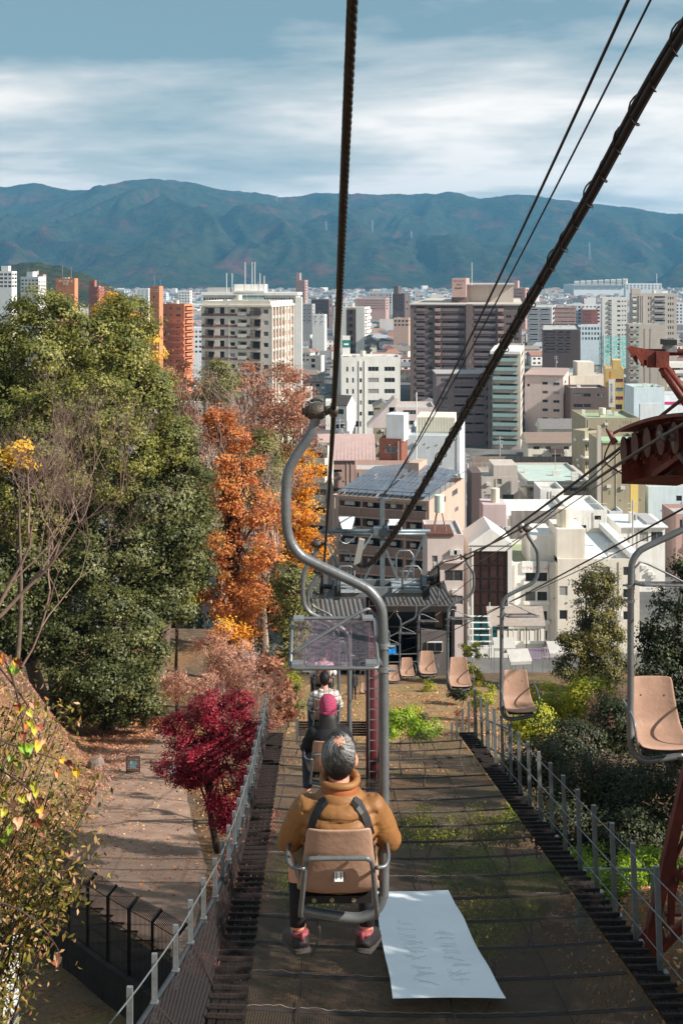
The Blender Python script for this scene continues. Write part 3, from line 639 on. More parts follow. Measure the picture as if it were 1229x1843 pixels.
# ================================================================ dark wire fence on a low wall by the path, and the ground below it
fx = Vector((-3.73 + 5.38, 23.9 - 26.3, 0)).normalized(); f0 = Vector((-5.38, 26.3, 0))
FB = M('black_coated_wire', C(24, 20, 19), 0.55, 0.25, 10)
wl = thing('retaining_wall', 'low black stained concrete wall under the dark wire fence', 'wall')
WALLM = M('black_stained_concrete', C(36, 32, 29), 0.9, 0.5, 2.5, 0, 0.6, 0.3)
for i in range(5):
    a, b = f0 + fx * (-5.2 + i * 1.95), f0 + fx * (-5.2 + (i + 1) * 1.95 - 0.02); nrm = Vector((-fx.y, fx.x, 0)) * 1.05; a = a - nrm * 0.14; b = b - nrm * 0.14
    za, zb = g(a.x + 1.0, a.y + 0.8), g(b.x + 1.0, b.y + 0.8)
    MB().obox((a.x, a.y, za - 1.3), (b.x - a.x, b.y - a.y, zb - za), nrm, (0, 0, 1.42)).build('wall_block', WALLM, wl)
wf = thing('wire_fence', 'black close wire fence with bent top along the path', 'fence')
for i in range(9):
    p = f0 + fx * (-4.9 + i * 1.10); z = g(p.x + 1.0, p.y + 0.8) + 0.1; MB().bar((p.x, p.y, z), (p.x, p.y, z + 1.45), 0.06).bar((p.x, p.y, z + 1.43), (p.x + 0.17, p.y + 0.12, z + 1.62), 0.05).build('post', FB, wf)
nb = int(9.0 / 0.06)
for s0 in range(0, nb, 18):
    mb = MB()
    for i in range(s0, min(s0 + 18, nb)):
        p = f0 + fx * (-5.0 + i * 0.06); z = g(p.x + 1.0, p.y + 0.8) + 0.1
        mb.bar((p.x, p.y, z), (p.x, p.y, z + 1.42), 0.011).bar((p.x, p.y, z + 1.42), (p.x + 0.17, p.y + 0.12, z + 1.60), 0.012)
    for h in (0.05, 0.5, 0.95, 1.4):
        a, b = f0 + fx * (-5.0 + s0 * 0.06), f0 + fx * (-5.0 + min(s0 + 18, nb) * 0.06); mb.bar((a.x, a.y, g(a.x + 1., a.y + .8) + 0.1 + h), (b.x, b.y, g(b.x + 1., b.y + .8) + 0.1 + h), 0.014)
    tag(mb.build('wire_panel', FB, wf), kind='stuff')
kb = MB(); prev = None
for i in range(14):
    y = 24.2 - i * 0.45; x = -5.75 + i * 0.17; 
    z = g(x, y) + 0.02
    if prev: kb.bar(prev, (x, y, z), 0.10, 0.10)
    prev = (x, y, z)
tag(kb.build('kerb', M('pale_kerb_stone', C(150, 140, 130), 0.85, 0.25, 6, 0, 0.3)), kind='structure')
wb = thing('wall', 'plain white rendered wall at the lower left corner', 'wall', (-4.72, 15.6, g(-4.7, 16.5)))
wz = P(38, 1640, 17.5).z - g(-4.7, 16.5)
MB().box(-2.6, 0.0, -1.2, 1.9, -1.0, wz).build('wall_face', M('white_render', C(196, 198, 198), 0.7, 0.1, 1.5, 0, 0.1, 0.2), wb)
MB().box(-2.7, 0.05, -1.25, 1.95, wz, wz + 0.08).build('coping', M('grey_coping', C(150, 150, 148), 0.7, 0.15, 3), wb)
# lattice stop boards, stone, post by the path
def stop_board(px, py, lab):
    D = 19350 / (py - 975.0); x = (px - HX) * D / F; z = g(x, D) + 0.05
    s_ = thing('path_board', lab, 'sign', (x, D, z), 0.05, 'lattice boards across the path')
    BR = M('brown_lattice_plastic', C(70, 56, 52), 0.6, 0.2, 6)
    MB().box(-0.27, -0.22, -0.02, 0.02, 0, 0.66).box(0.22, 0.27, -0.02, 0.02, 0, 0.66).box(-0.22, 0.22, -0.02, 0.02, 0.61, 0.66).box(-0.22, 0.22, -0.02, 0.02, 0.06, 0.11).build('frame', BR, s_)
    for k in range(7): MB().box(-0.22, 0.22, -0.008, 0.008, 0.14 + k * 0.068, 0.165 + k * 0.068).build('slat', BR, s_); MB().box(-0.20 + k * 0.062, -0.175 + k * 0.062, -0.012, -0.008, 0.11, 0.61).build('slat', BR, s_)
    MB().box(-0.12, 0.12, -0.03, -0.014, 0.22, 0.50).build('notice', M('blue_notice', C(120, 150, 160), 0.5, 0.5, 14), s_)
stop_board(240, 1394, 'brown lattice board with blue notice standing alone on the path')
stop_board(312, 1402, 'brown lattice board half hidden behind the crimson maple')
def rock(name, px, py, s, lab):
    D = 19350 / (py - 975.0); x = (px - HX) * D / F; mb = MB(); mb.ball((0, 0, 0.3 * s), 0.5 * s, 0.4 * s, 0.55 * s, 6)
    mb.v = [tuple(Vector(v) * (1 + 0.25 * noise.noise(Vector(v) * 2.1 + Vector((px, 0, 0))))) for v in mb.v]
    return tag(mb.build(name, M('pink_grey_stone', C(140, 120, 108), 0.85, 0.3, 4, 0, 0.6), None, (x, D, g(x, D) - 0.08)), lab, 'stone')
rock('boulder', 174, 1384, 0.68, 'upright block of pale stone on the left edge of the path')
# ================================================================ chairs
SEATM = M('tan_fibreglass', C(170, 135, 115), 0.5, 0.16, 5, 0, 0.08, 0.22)
TUBE = M('grey_enamel_tube', C(108, 111, 113), 0.38, 0.18, 8, 0.35, 0.05, 0.15)
GRIPM = M('greasy_cast_grip', C(92, 84, 76), 0.5, 0.35, 12, 0.5, 0.2)
UNDER = M('black_seat_base', C(26, 24, 24), 0.6, 0.2, 6)
BOLT = M('bright_bolt', C(150, 140, 110), 0.35, 0.1, 6, 0.5)
def tint():
    m = bpy.data.materials.new('smoky_pink_acrylic'); m.use_nodes = True; n = m.node_tree.nodes; l = m.node_tree.links
    tr = n.new('ShaderNodeBsdfTransparent'); tr.inputs['Color'].default_value = (0.66, 0.54, 0.60, 1)
    df = n.new('ShaderNodeBsdfDiffuse'); df.inputs['Color'].default_value = (0.62, 0.52, 0.58, 1)
    no = n.new('ShaderNodeTexNoise'); no.inputs['Scale'].default_value = 14; no.inputs['Detail'].default_value = 8
    rp = n.new('ShaderNodeMapRange'); rp.inputs['From Min'].default_value = 0.4; rp.inputs['From Max'].default_value = 0.8; rp.inputs['To Min'].default_value = 0.04; rp.inputs['To Max'].default_value = 0.13
    l.new(no.outputs['Fac'], rp.inputs['Value'])
    m1 = n.new('ShaderNodeMixShader'); l.new(rp.outputs[0], m1.inputs['Fac']); l.new(tr.outputs[0], m1.inputs[1]); l.new(df.outputs[0], m1.inputs[2])
    gl = n.new('ShaderNodeBsdfGlossy'); gl.inputs['Roughness'].default_value = 0.06
    m2 = n.new('ShaderNodeMixShader'); m2.inputs['Fac'].default_value = 0.07; l.new(m1.outputs[0], m2.inputs[1]); l.new(gl.outputs[0], m2.inputs[2])
    l.new(m2.outputs[0], n['Material Output'].inputs['Surface']); return m
TINT = tint()
def make_chair(name='lift_chair'):
    """origin on the rope; the passenger faces +y, the hanger's pole is on +x"""
    c = empty(name)
    mb = MB().tube([(-0.165, 0, 0.0), (-0.15, 0, 0), (-0.15, 0, 0), (-0.135, 0, 0)], [0.018, 0.018, 0.028, 0.028], 12)
    mb.tube([(-0.135, 0, 0), (-0.125, 0, 0), (-0.06, 0, 0), (-0.05, 0, 0)], [0.030, 0.043, 0.043, 0.034], 14).tube([(-0.05, 0, 0), (-0.01, 0, 0.012)], [0.026, 0.020], 10)
    mb.tube([(0, -0.07, 0.02), (0, 0.07, -0.02)], 0.024, 10); mb.tube([(-0.12, 0, 0.05), (-0.10, 0, 0.062), (-0.07, 0, 0.062), (-0.055, 0, 0.05)], 0.009, 6)
    mb.build('grip', GRIPM, c, smooth=True)
    hp_ = [(-0.09, 0, -0.02), (-0.115, 0, -0.11), (-0.20, 0, -0.24), (-0.238, 0, -0.33), (-0.245, 0, -0.45), (-0.243, 0, -0.57), (-0.225, 0, -0.66), (-0.18, 0, -0.73), (-0.11, 0, -0.775), (0.13, 0, -0.89), (0.195, 0, -0.935), (0.238, 0, -1.0), (0.252, 0, -1.08),
           (0.256, 0, -1.3), (0.258, 0, -1.9), (0.258, 0, -2.42), (0.250, 0, -2.50), (0.222, 0, -2.56), (0.17, 0, -2.595), (0.10, 0, -2.605), (-0.04, 0, -2.585), (-0.165, 0, -2.562)]
    MB().tube(spline(hp_, 5), 0.0262, 14).build('hanger', TUBE, c, smooth=True)
    # shell: one curved sheet, back and pan
    prof = [(-0.285, -2.02, 0.155), (-0.272, -2.06, 0.165), (-0.25, -2.14, 0.172), (-0.228, -2.22, 0.182), (-0.206, -2.30, 0.194), (-0.180, -2.36, 0.203), (-0.14, -2.40, 0.208), (-0.08, -2.425, 0.210), (0.02, -2.435, 0.212), (0.12, -2.43, 0.214), (0.20, -2.42, 0.212), (0.235, -2.43, 0.20)]
    mb = MB(); m_ = 10
    pr = spline([(w, y, z) for y, z, w in prof], 3)
    for p in pr:
        w, y, z = p
        for k in range(m_ + 1):
            u = 2 * k / m_ - 1; e = abs(u) ** 3 * 0.028
            t = sstep(-2.44, -2.30, z); mb.v.append((0.022 + w * u, y + e * (0.9 * t), z + e * (1 - t)))
    for i in range(len(pr) - 1):
        for k in range(m_): a = i * (m_ + 1) + k; mb.f.append((a, a + 1, a + m_ + 2, a + m_ + 1)); mb.m.append(0)
    me = baked(mb, [('SOLIDIFY', dict(thickness=0.012, offset=0)), ('SUBSURF', dict(levels=1, render_levels=1))], 'seat_shell'); me.materials.append(SEATM)
    me.polygons.foreach_set('use_smooth', [True] * len(me.polygons)); seat = link('seat_shell', me, c)
    MB().box(-0.145, 0.190, -0.10, 0.17, -2.478, -2.440).build('seat_base', UNDER, c)
    for x in (-0.10, -0.01, 0.10): MB().tube([(x, -0.10, -2.458), (x, -0.108, -2.458)], 0.012, 10).build('bolt', BOLT, seat)
    for x in (-0.075, 0.12): MB().tube([(x, -0.228, -2.16), (x, -0.236, -2.16)], 0.007, 8).tube([(x, -0.262, -2.165), (x, -0.272, -2.165)], 0.011, 8).build('bolt', BOLT, seat)
    fr = [(-0.165, -0.06, -2.56), (-0.168, -0.15, -2.50), (-0.158, -0.205, -2.38), (-0.142, -0.265, -2.20), (-0.125, -0.285, -2.165), (-0.09, -0.288, -2.158), (0.13, -0.288, -2.158), (0.165, -0.285, -2.165), (0.185, -0.265, -2.20), (0.203, -0.205, -2.38), (0.215, -0.15, -2.50), (0.215, -0.06, -2.57)]
    MB().tube(spline(fr, 4), 0.0125, 10).build('back_frame', TUBE, c, smooth=True)
    for s_, x in ((-1, -0.155), (1, 0.195)):
        ar = [(x + 0.01, -0.27, -2.215), (x + s_ * 0.055, -0.25, -2.215), (x + s_ * 0.075, -0.18, -2.20), (x + s_ * 0.072, 0.06, -2.21), (x + s_ * 0.070, 0.17, -2.25), (x + s_ * 0.06, 0.20, -2.36), (x + s_ * 0.02, 0.16, -2.50), (x - s_ * 0.06, 0.10, -2.55)]
        MB().tube(spline(ar, 4), 0.0105, 8).build('armrest', TUBE, c, smooth=True)
    # canopy: tinted plate in a tube frame, braced from the pole
    def cn(u, v): return (u * 0.213, -0.25 + 0.50 * v, -1.240 + 0.104 * v)
    cp = empty('canopy', parent=c)
    rim = []
    for (u, v) in ((-1, 0.06), (-0.97, 0.01), (-0.88, 0), (0.88, 0), (0.97, 0.01), (1, 0.06), (1, 0.94), (0.97, 0.99), (0.88, 1), (-0.88, 1), (-0.97, 0.99), (-1, 0.94), (-1, 0.06)): rim.append(cn(u * 1.02, v))
    MB().tube(rim, 0.0095, 8).build('canopy_frame', TUBE, cp, smooth=True)
    mb = MB(); lo = Vector((0, 0, -0.006)); cs = [Vector(cn(-0.95, 0.03)), Vector(cn(0.95, 0.03)), Vector(cn(0.95, 0.97)), Vector(cn(-0.95, 0.97))]
    mb.poly(cs).build('canopy_pane', TINT, cp)
    for u, v in ((-0.86, 0.05), (0.86, 0.05), (-0.86, 0.95), (0.86, 0.95)): p = cn(u, v); MB().obox((p[0] - 0.028, p[1] - 0.022, p[2] + 0.004), (0.056, 0, 0), (0, 0.044, 0.008), (0, 0, 0.012)).build('pane_clip', STEEL, cp)
    MB().tube(spline([(0.256, 0.0, -1.10), (0.20, 0.0, -1.035), (0.15, -0.02, -1.02), (-0.05, -0.08, -1.12), (-0.216, -0.12, -1.212)], 5), 0.0085, 8).build('brace', TUBE, cp, smooth=True)
    MB().tube([(0.22, 0, -1.06), (0.235, 0.0, -1.24)], 0.009, 8).tube([(0.256, 0, -1.33), (0.216, -0.06, -1.235)], 0.009, 8).build('stay', TUBE, cp, smooth=True)
    for z in (-1.205, -1.325): MB().tube([(0.257, 0, z - 0.012), (0.257, 0, z + 0.012)], 0.0335, 14).tube([(0.27, -0.02, z), (0.315, -0.02, z)], 0.008, 6).build('clamp', STEEL, cp)
    return c
proto = make_chair()
YAWL = 0.0195
SP = 6.75
GL, GR = 'downhill chairs on the left rope', 'uphill chairs on the right rope'
ll = ['tan chair with number 11 plate, seat of the man in the mustard jacket', 'tan chair carrying the person in the pink beanie', 'tan chair carrying the man in the checked shirt', 'tan chair carrying the passenger in white behind the checked shirt',
      'first empty downhill chair beyond the dark red column', 'second empty downhill chair beyond the dark red column', 'third empty downhill chair beyond the dark red column', 'last small downhill chair just above the station lawn']
first = True; LEFT = []
for k, lab in enumerate(ll):
    D = 6.14 + SP * k; loc = (LX(D), D, lz(D))
    if first: c = proto; c.location = loc; c.rotation_euler[2] = YAWL; first = False
    else: c = copy_tree(proto, None, loc, YAWL + random.uniform(-0.03, 0.03))
    tag(c, lab, 'lift chair', GL); LEFT.append((c, D))
rl = ['nearest empty tan chair, at the right edge of the picture', 'second empty tan chair of the uphill row, before the white shop', 'third empty tan chair of the uphill row, before the station shed', 'fourth empty tan chair of the uphill row, above the grey wall',
      'fifth empty tan chair of the uphill row, before the dark shed', 'sixth empty tan chair of the uphill row, lowest right of the column', 'seventh uphill chair, partly behind the dark red column', 'eighth uphill chair, small and left of the column', 'ninth uphill chair, small above the lawn', 'last tiny uphill chair at the lower terminal']
for k, lab in enumerate(rl):
    D = 9.6 + SP * k; c = copy_tree(proto, None, (RX(D), D, rz_(D)), math.pi + YAWL + random.uniform(-0.04, 0.04)); tag(c, lab, 'lift chair', GR)
# number plate on the nearest chair
pl = MB().box(-0.026, 0.026, -0.004, 0, -0.030, 0.030).build('number_plate', M('plate_border', C(60, 60, 58), 0.5, 0.1), proto, (0.022, -0.226, -2.275)); pl.rotation_euler = (R(-15), 0, 0)
MB().box(-0.021, 0.021, -0.0048, -0.004, -0.025, 0.025).build('plate_face', WHITE, pl)
text_obj('plate_number', '11', 0.046, M('plate_ink', (0.012, 0.012, 0.012, 1), 0.5, 0.1), pl, (0, -0.0056, 0), (R(90), 0, 0), extrude=0.0008)
# ================================================================ people
SKIN = M('skin', C(196, 138, 112), 0.5, 0.10, 12, 0, 0.1)
def person_mesh(voxel, parts, name, sm=5):
    mb = MB(); parts(mb); me = baked(mb, [('REMESH', dict(mode='VOXEL', voxel_size=voxel)), ('SMOOTH', dict(factor=0.5, iterations=sm))], name)
    me.polygons.foreach_set('use_smooth', [True] * len(me.polygons)); return me
def body_parts(mb, lean=0.0, fingers=True):
    """seated figure in chair coordinates (origin on the rope)"""
    mb.loft([((0.03, -0.03, -2.40), 0.15, 0.12), ((0.03, -0.05, -2.34), 0.165, 0.13), ((0.03, -0.08, -2.20), 0.145, 0.11), ((0.03, -0.07, -2.08), 0.155, 0.105), ((0.03, -0.05, -2.0), 0.14, 0.09), ((0.03, -0.04, -1.95), 0.08, 0.07)], 20)
    mb.tube([(0.03, -0.04, -1.96), (0.025, -0.02, -1.88), (0.025, 0.0, -1.82)], [0.062, 0.055, 0.055], 14)
    mb.ball((0.025, 0.0, -1.775), 0.080, 0.098, 0.112, 12)                                         # skull
    mb.ball((0.025, 0.045, -1.815), 0.058, 0.055, 0.075, 8)                                        # jaw
    mb.ball((0.025, 0.105, -1.79), 0.014, 0.022, 0.020, 6); mb.ball((0.025, 0.092, -1.845), 0.026, 0.014, 0.010, 5)
    for s_ in (-1, 1): mb.ball((0.025 + s_ * 0.090, -0.002, -1.795), 0.012, 0.022, 0.036, 6); mb.ball((0.025 + s_ * 0.032, 0.088, -1.765), 0.015, 0.012, 0.010, 5)
    for s_ in (-1, 1):                                                                              # arms, hands in the lap
        sh = Vector((0.03 + s_ * 0.155, -0.04, -2.03)); el = Vector((0.03 + s_ * 0.245, 0.03, -2.20)); wr = Vector((0.03 + s_ * 0.12, 0.24, -2.20)); pm = Vector((0.03 + s_ * 0.05, 0.30, -2.205))
        mb.tube([sh, sh.lerp(el, 0.5), el], [0.054, 0.050, 0.045], 12); mb.tube([el, el.lerp(wr, 0.4), wr], [0.046, 0.044, 0.030], 12); mb.ball(el, 0.046); mb.ball(sh, 0.055)
        mb.tube([wr, pm], [0.030, 0.036], 10)
        if fingers:
            d = (pm - wr).normalized(); up = Vector((0, 0, 1)); sd_ = d.cross(up)
            for k, ln in enumerate((0.060, 0.070, 0.065, 0.052)):
                b = pm + up * (0.027 - 0.018 * k) + d * 0.015; mb.tube([b, b + d * ln * 0.5, b + d * ln * 0.8 + sd_ * s_ * 0.02], [0.010, 0.009, 0.008], 6)
            b = wr.lerp(pm, 0.4) + up * 0.02; mb.tube([b, b + up * 0.03 + d * 0.025, b + up * 0.035 + d * 0.05], [0.012, 0.011, 0.009], 6)
    for s_ in (-1, 1):                                                                              # legs
        hip = Vector((0.03 + s_ * 0.085, -0.02, -2.345)); kn = Vector((0.0 + s_ * 0.19, 0.38, -2.37)); an = Vector((-0.005 + s_ * 0.185, 0.27, -2.77)); to = Vector((-0.002 + s_ * 0.17, 0.42, -2.86))
        mb.tube([hip, hip.lerp(kn, 0.5), kn], [0.088, 0.075, 0.056], 12); mb.tube([kn, kn.lerp(an, 0.3), an], [0.054, 0.056, 0.036], 12); mb.ball(kn, 0.056)
        mb.tube([an, an + Vector((0, 0.0, -0.05)), to], [0.036, 0.038, 0.028], 10)
def jacket_parts(mb, w=1.0):
    mb.loft([((0.03, -0.03, -2.40), 0.17 * w, 0.115), ((0.03, -0.05, -2.28), 0.178 * w, 0.125), ((0.03, -0.07, -2.16), 0.182 * w, 0.135), ((0.03, -0.08, -2.06), 0.186 * w, 0.135), ((0.03, -0.065, -1.995), 0.178 * w, 0.122), ((0.03, -0.05, -1.955), 0.14 * w, 0.105), ((0.03, -0.04, -1.925), 0.10 * w, 0.088)], 24)
    for s_ in (-1, 1):
        sh = Vector((0.03 + s_ * 0.165 * w, -0.05, -2.015)); el = Vector((0.03 + s_ * 0.252 * w, 0.02, -2.205)); wr = Vector((0.03 + s_ * 0.13, 0.23, -2.20))
        mb.ball(sh, 0.076); mb.tube([sh, sh.lerp(el, 0.35), sh.lerp(el, 0.7), el], [0.076, 0.080, 0.077, 0.068], 14); mb.ball(el, 0.069); mb.tube([el, el.lerp(wr, 0.5), wr], [0.069, 0.060, 0.048], 14)
def shorts_parts(mb):
    mb.loft([((0.03, -0.03, -2.41), 0.155, 0.125), ((0.03, -0.04, -2.33), 0.175, 0.14), ((0.03, -0.06, -2.25), 0.16, 0.125)], 20)
    for s_ in (-1, 1):
        hip = Vector((0.03 + s_ * 0.085, -0.02, -2.345)); kn = Vector((0.0 + s_ * 0.18, 0.34, -2.37)); mb.tube([hip, hip.lerp(kn, 0.5), kn], [0.096, 0.086, 0.076], 12)
def wrinkle(me, amp, sc, bands=None):
    co = np.empty(len(me.vertices) * 3, np.float32); me.vertices.foreach_get('co', co); co = co.reshape(-1, 3); no = np.empty_like(co).ravel(); me.vertices.foreach_get('normal', no); no = no.reshape(-1, 3)
    d = np.array([noise.noise((c[0] * sc, c[1] * sc, c[2] * sc * 1.6)) for c in co]) * amp
    d -= np.array([max(0.0, 0.22 - abs(noise.noise((c[0] * 11 + 3, c[1] * 11, c[2] * 26)))) for c in co]) * amp * 1.6
    if bands: wgt = (np.abs(co[:, 0] - 0.03) < 0.19) * (co[:, 1] < 0.0); d += wgt * (np.abs(np.sin((co[:, 2] - 0.10 * np.abs(co[:, 0] - 0.03)) * math.pi / bands)) ** 0.45 * 0.017 - 0.013)
    co += no * d[:, None]; me.vertices.foreach_set('co', co.ravel()); me.update()
MUST = M('mustard_puffer_nylon', C(134, 92, 52), 0.55, 0.16, 7, 0, 0.05, 0, 0.3, bscale=90)
BODY = person_mesh(0.009, body_parts, 'body', 4); BODY.materials.append(SKIN)
SHORTS = person_mesh(0.014, shorts_parts, 'shorts', 4)
def shoe_mesh():
    mb = MB()
    def pts(m):
        m.tube([(0, -0.075, -0.03), (0, -0.05, -0.01), (0, 0.04, -0.025), (0, 0.13, -0.045), (0, 0.19, -0.055)], [0.036, 0.046, 0.046, 0.042, 0.030], 12); m.tube([(0, -0.045, -0.02), (0, -0.05, 0.035)], [0.044, 0.040], 12)
    me = person_mesh(0.009, pts, 'shoe', 3); return me
def hair_strands(n, cx, rx, ry, rz, seed, swirl, cover, length, bald=0.0):
    """strands combed outward from the crown, which sits high on the back of the head"""
    r_ = np.random.RandomState(seed); V = []; Q = []; RD = []
    ax = Vector((0.06, -0.50, 0.86)).normalized(); e1 = Vector((1, 0, 0)); e1 = (e1 - ax * e1.dot(ax)).normalized(); e2 = ax.cross(e1)
    for i in range(n):
        th = r_.uniform(0, 2 * math.pi); ph = math.acos(1 - r_.uniform(0, 1) * 1.75)
        if ph < bald and r_.rand() < 0.85: continue
        path = []; L_ = length * r_.uniform(0.6, 1.2); sw = swirl * r_.uniform(0.5, 1.5); wave = r_.uniform(-0.02, 0.05); gr = min(1, max(0, 0.74 - 0.46 * ph + 0.30 * math.sin(2.3 * th + 0.8) + r_.uniform(-0.30, 0.34)))
        for k in range(5):
            t = k / 4; p2 = ph + L_ * t; t2 = th + sw * t; d = ax * math.cos(p2) + (e1 * math.cos(t2) + e2 * math.sin(t2)) * math.sin(p2); rr = 1.0 + wave * math.sin(math.pi * t) + 0.02 * r_.rand()
            az = math.atan2(d.y, d.x)
            if math.acos(max(-1, min(1, d.z))) > cover(az) + 0.12: break
            path.append(Vector((cx[0] + rx * rr * d.x, cx[1] + ry * rr * d.y, cx[2] + rz * rr * d.z)))
        if len(path) < 3: continue
        w = 0.0019; b = len(V); m = len(path) - 1
        for k, p in enumerate(path):
            tg = (path[min(k + 1, m)] - path[max(k - 1, 0)]).normalized(); sd_ = tg.cross(p - Vector(cx)).normalized() * w * (1 - 0.6 * k / m); V += [tuple(p - sd_), tuple(p + sd_)]
        for k in range(m): Q.append((b + 2 * k, b + 2 * k + 1, b + 2 * k + 3, b + 2 * k + 2)); RD.append(gr)
    return np.array(V), np.array(Q), RD
def hair_cap(cx, rx, ry, rz, zcut, mat, parent):
    mb = MB(); n, m_ = 24, 12
    for i in range(m_ + 1):
        for j in range(n):
            th = 2 * math.pi * j / n; ph = zcut(th) * i / m_ + 0.001; mb.v.append((cx[0] + rx * math.sin(ph) * math.cos(th), cx[1] + ry * math.sin(ph) * math.sin(th), cx[2] + rz * math.cos(ph)))
    for i in range(m_):
        for j in range(n): a = i * n + j; b = i * n + (j + 1) % n; mb.f.append((a, a + n, b + n, b)); mb.m.append(0)
    return mb.build('hair_cap', mat, parent, smooth=True)
def ribbon_on(bvh, pts2, w, name, mat, parent):
    """band lying on the back of a garment: points (x, z) are cast forward onto the cloth"""
    mb = MB(); prev = None
    for (x, z), (x2, z2) in zip(pts2, list(pts2[1:]) + [(2 * pts2[-1][0] - pts2[-2][0], 2 * pts2[-1][1] - pts2[-2][1])]):
        d = Vector((x2 - x, 0, z2 - z)).normalized(); sd_ = Vector((-d.z, 0, d.x)) * w / 2; row = []
        for k in (-1, 0, 1):
            o = Vector((x, -0.8, z)) + sd_ * k; h = bvh.ray_cast(o, Vector((0, 1, 0)))
            if h[0] is None: h = bvh.find_nearest(o + Vector((0, 0.7, 0)))
            row.append(h[0] + Vector((0, -0.012, 0.006)))
        if prev: mb.quad(prev[0], prev[1], row[1], row[0]); mb.quad(prev[1], prev[2], row[2], row[1])
        prev = row
    return mb.build(name, mat, parent, smooth=True)
def seat_person(chair, D, label):
    t = thing('person', label, 'person', chair.location, chair.rotation_euler[2], 'passengers riding down'); return t
# --- man in the mustard jacket
man = seat_person(LEFT[0][0], 6.14, 'man with thinning grey hair in a mustard puffer jacket and shorts, seen from behind')
body = link('body', BODY, man)
JK = person_mesh(0.008, lambda m: jacket_parts(m, 1.0), 'jacket', 6); wrinkle(JK, 0.0055, 6, 0.070); JK.materials.append(MUST)
jk = link('jacket', JK, man)
bvh = BVHTree.FromPolygons([v.co for v in JK.vertices], [p.vertices for p in JK.polygons])
BLKS = M('black_strap_nylon', C(22, 20, 20), 0.55, 0.2, 20)
for s_ in (-1, 1): ribbon_on(bvh, [(0.03 + s_ * x, z) for x, z in ((0.068, -1.945), (0.095, -1.965), (0.118, -1.995), (0.134, -2.03), (0.146, -2.07), (0.156, -2.11), (0.164, -2.15), (0.170, -2.20), (0.172, -2.25))], 0.034, 'strap', BLKS, jk)
SEAM = M('stitched_seam', C(84, 56, 30), 0.7, 0.2, 30)
for z0 in (-2.015, -2.075, -2.135): ribbon_on(bvh, [(0.03 + x, z0 - 0.05 * abs(x) + 0.004 * math.sin(40 * x + z0 * 30)) for x in np.linspace(-0.125 - 0.25 * (-2.0 - z0), 0.125 + 0.25 * (-2.0 - z0), 14)], 0.005, 'seam', SEAM, jk)
CLR = M('rust_brown_collar', C(150, 78, 44), 0.6, 0.12, 10)
mb = MB(); mb.loft([((0.03, -0.035, -1.955), 0.098, 0.092), ((0.03, -0.033, -1.915), 0.092, 0.090), ((0.03, -0.03, -1.888), 0.088, 0.086)], 24); mb.build('collar_band', CLR, jk, smooth=True)
mb = MB(); ring = [(0.03 + 0.088 * math.cos(a), -0.028 + 0.084 * math.sin(a), -1.876 + 0.012 * math.sin(a) + 0.004 * math.sin(3 * a)) for a in np.linspace(0, 2 * math.pi, 29)]; mb.tube(ring, 0.019, 10).build('collar', MUST, jk, smooth=True)
sh_ = SHORTS.copy(); sh_.materials.append(M('olive_brown_shorts', C(92, 70, 44), 0.8, 0.2, 10)); link('shorts', sh_, man)
HAIRM = leafmat('grey_black_hair', [(0.0, (0.014, 0.013, 0.012, 1)), (0.35, (0.032, 0.030, 0.029, 1)), (0.65, (0.12, 0.115, 0.11, 1)), (1.0, (0.36, 0.35, 0.34, 1))], 0.05, 0.45)
HC = (0.025, -0.004, -1.772)
def cov(th): return 1.40 + 1.05 * max(0.0, -math.sin(th)) ** 0.8 - 0.2 * max(0.0, math.sin(th))
capm = M('dark_scalp_hair', C(30, 27, 26), 0.6, 0.3, 40)
cap = hair_cap(HC, 0.0835, 0.102, 0.115, cov, M('thinning_scalp', C(58, 52, 50), 0.6, 0.1, 26, 0, 0, 0, 0.3), man); cap.name = 'hair'
V, Q, RD = hair_strands(9000, HC, 0.0860, 0.1045, 0.1175, 3, 0.8, cov, 0.75, 0.42); link('hair_strands', np_mesh('hair_strands', V, Q, [HAIRM], RD), cap)
# bare crown patch
mb = MB(); c0 = Vector(HC)
for i in range(7):
    for j in range(16):
        ph = 0.075 * i + (0.06 * math.sin(3 * j) if i == 6 else 0); th = 2 * math.pi * j / 16; off_ = Vector((0.012, -0.25, 0)); ax = Vector((math.sin(ph) * math.cos(th) + 0.06, math.sin(ph) * math.sin(th) * 0.9 - 0.56, math.cos(ph))).normalized()
        mb.v.append((HC[0] + 0.0842 * ax.x, HC[1] + 0.1028 * ax.y, HC[2] + 0.1158 * ax.z))
for i in range(6):
    for j in range(16): a = i * 16 + j; b = i * 16 + (j + 1) % 16; mb.f.append((a, a + 16, b + 16, b)); mb.m.append(0)
mb.build('bald_crown', SKIN, man, smooth=True)
SOCK = M('black_sock', C(24, 22, 26), 0.85, 0.3, 60, col2=C(60, 44, 54), thr=(0.6, 0.72)); PINK = M('pink_shoe_lining', C(130, 58, 64), 0.6, 0.1, 10); SHOE = M('black_mesh_shoe', C(30, 28, 30), 0.6, 0.3, 40); SOLE = M('dark_sole', C(62, 56, 52), 0.75, 0.2, 20, 0, 0.6, bscale=90)
SHM_ = shoe_mesh(); SHM_.materials.append(SHOE)
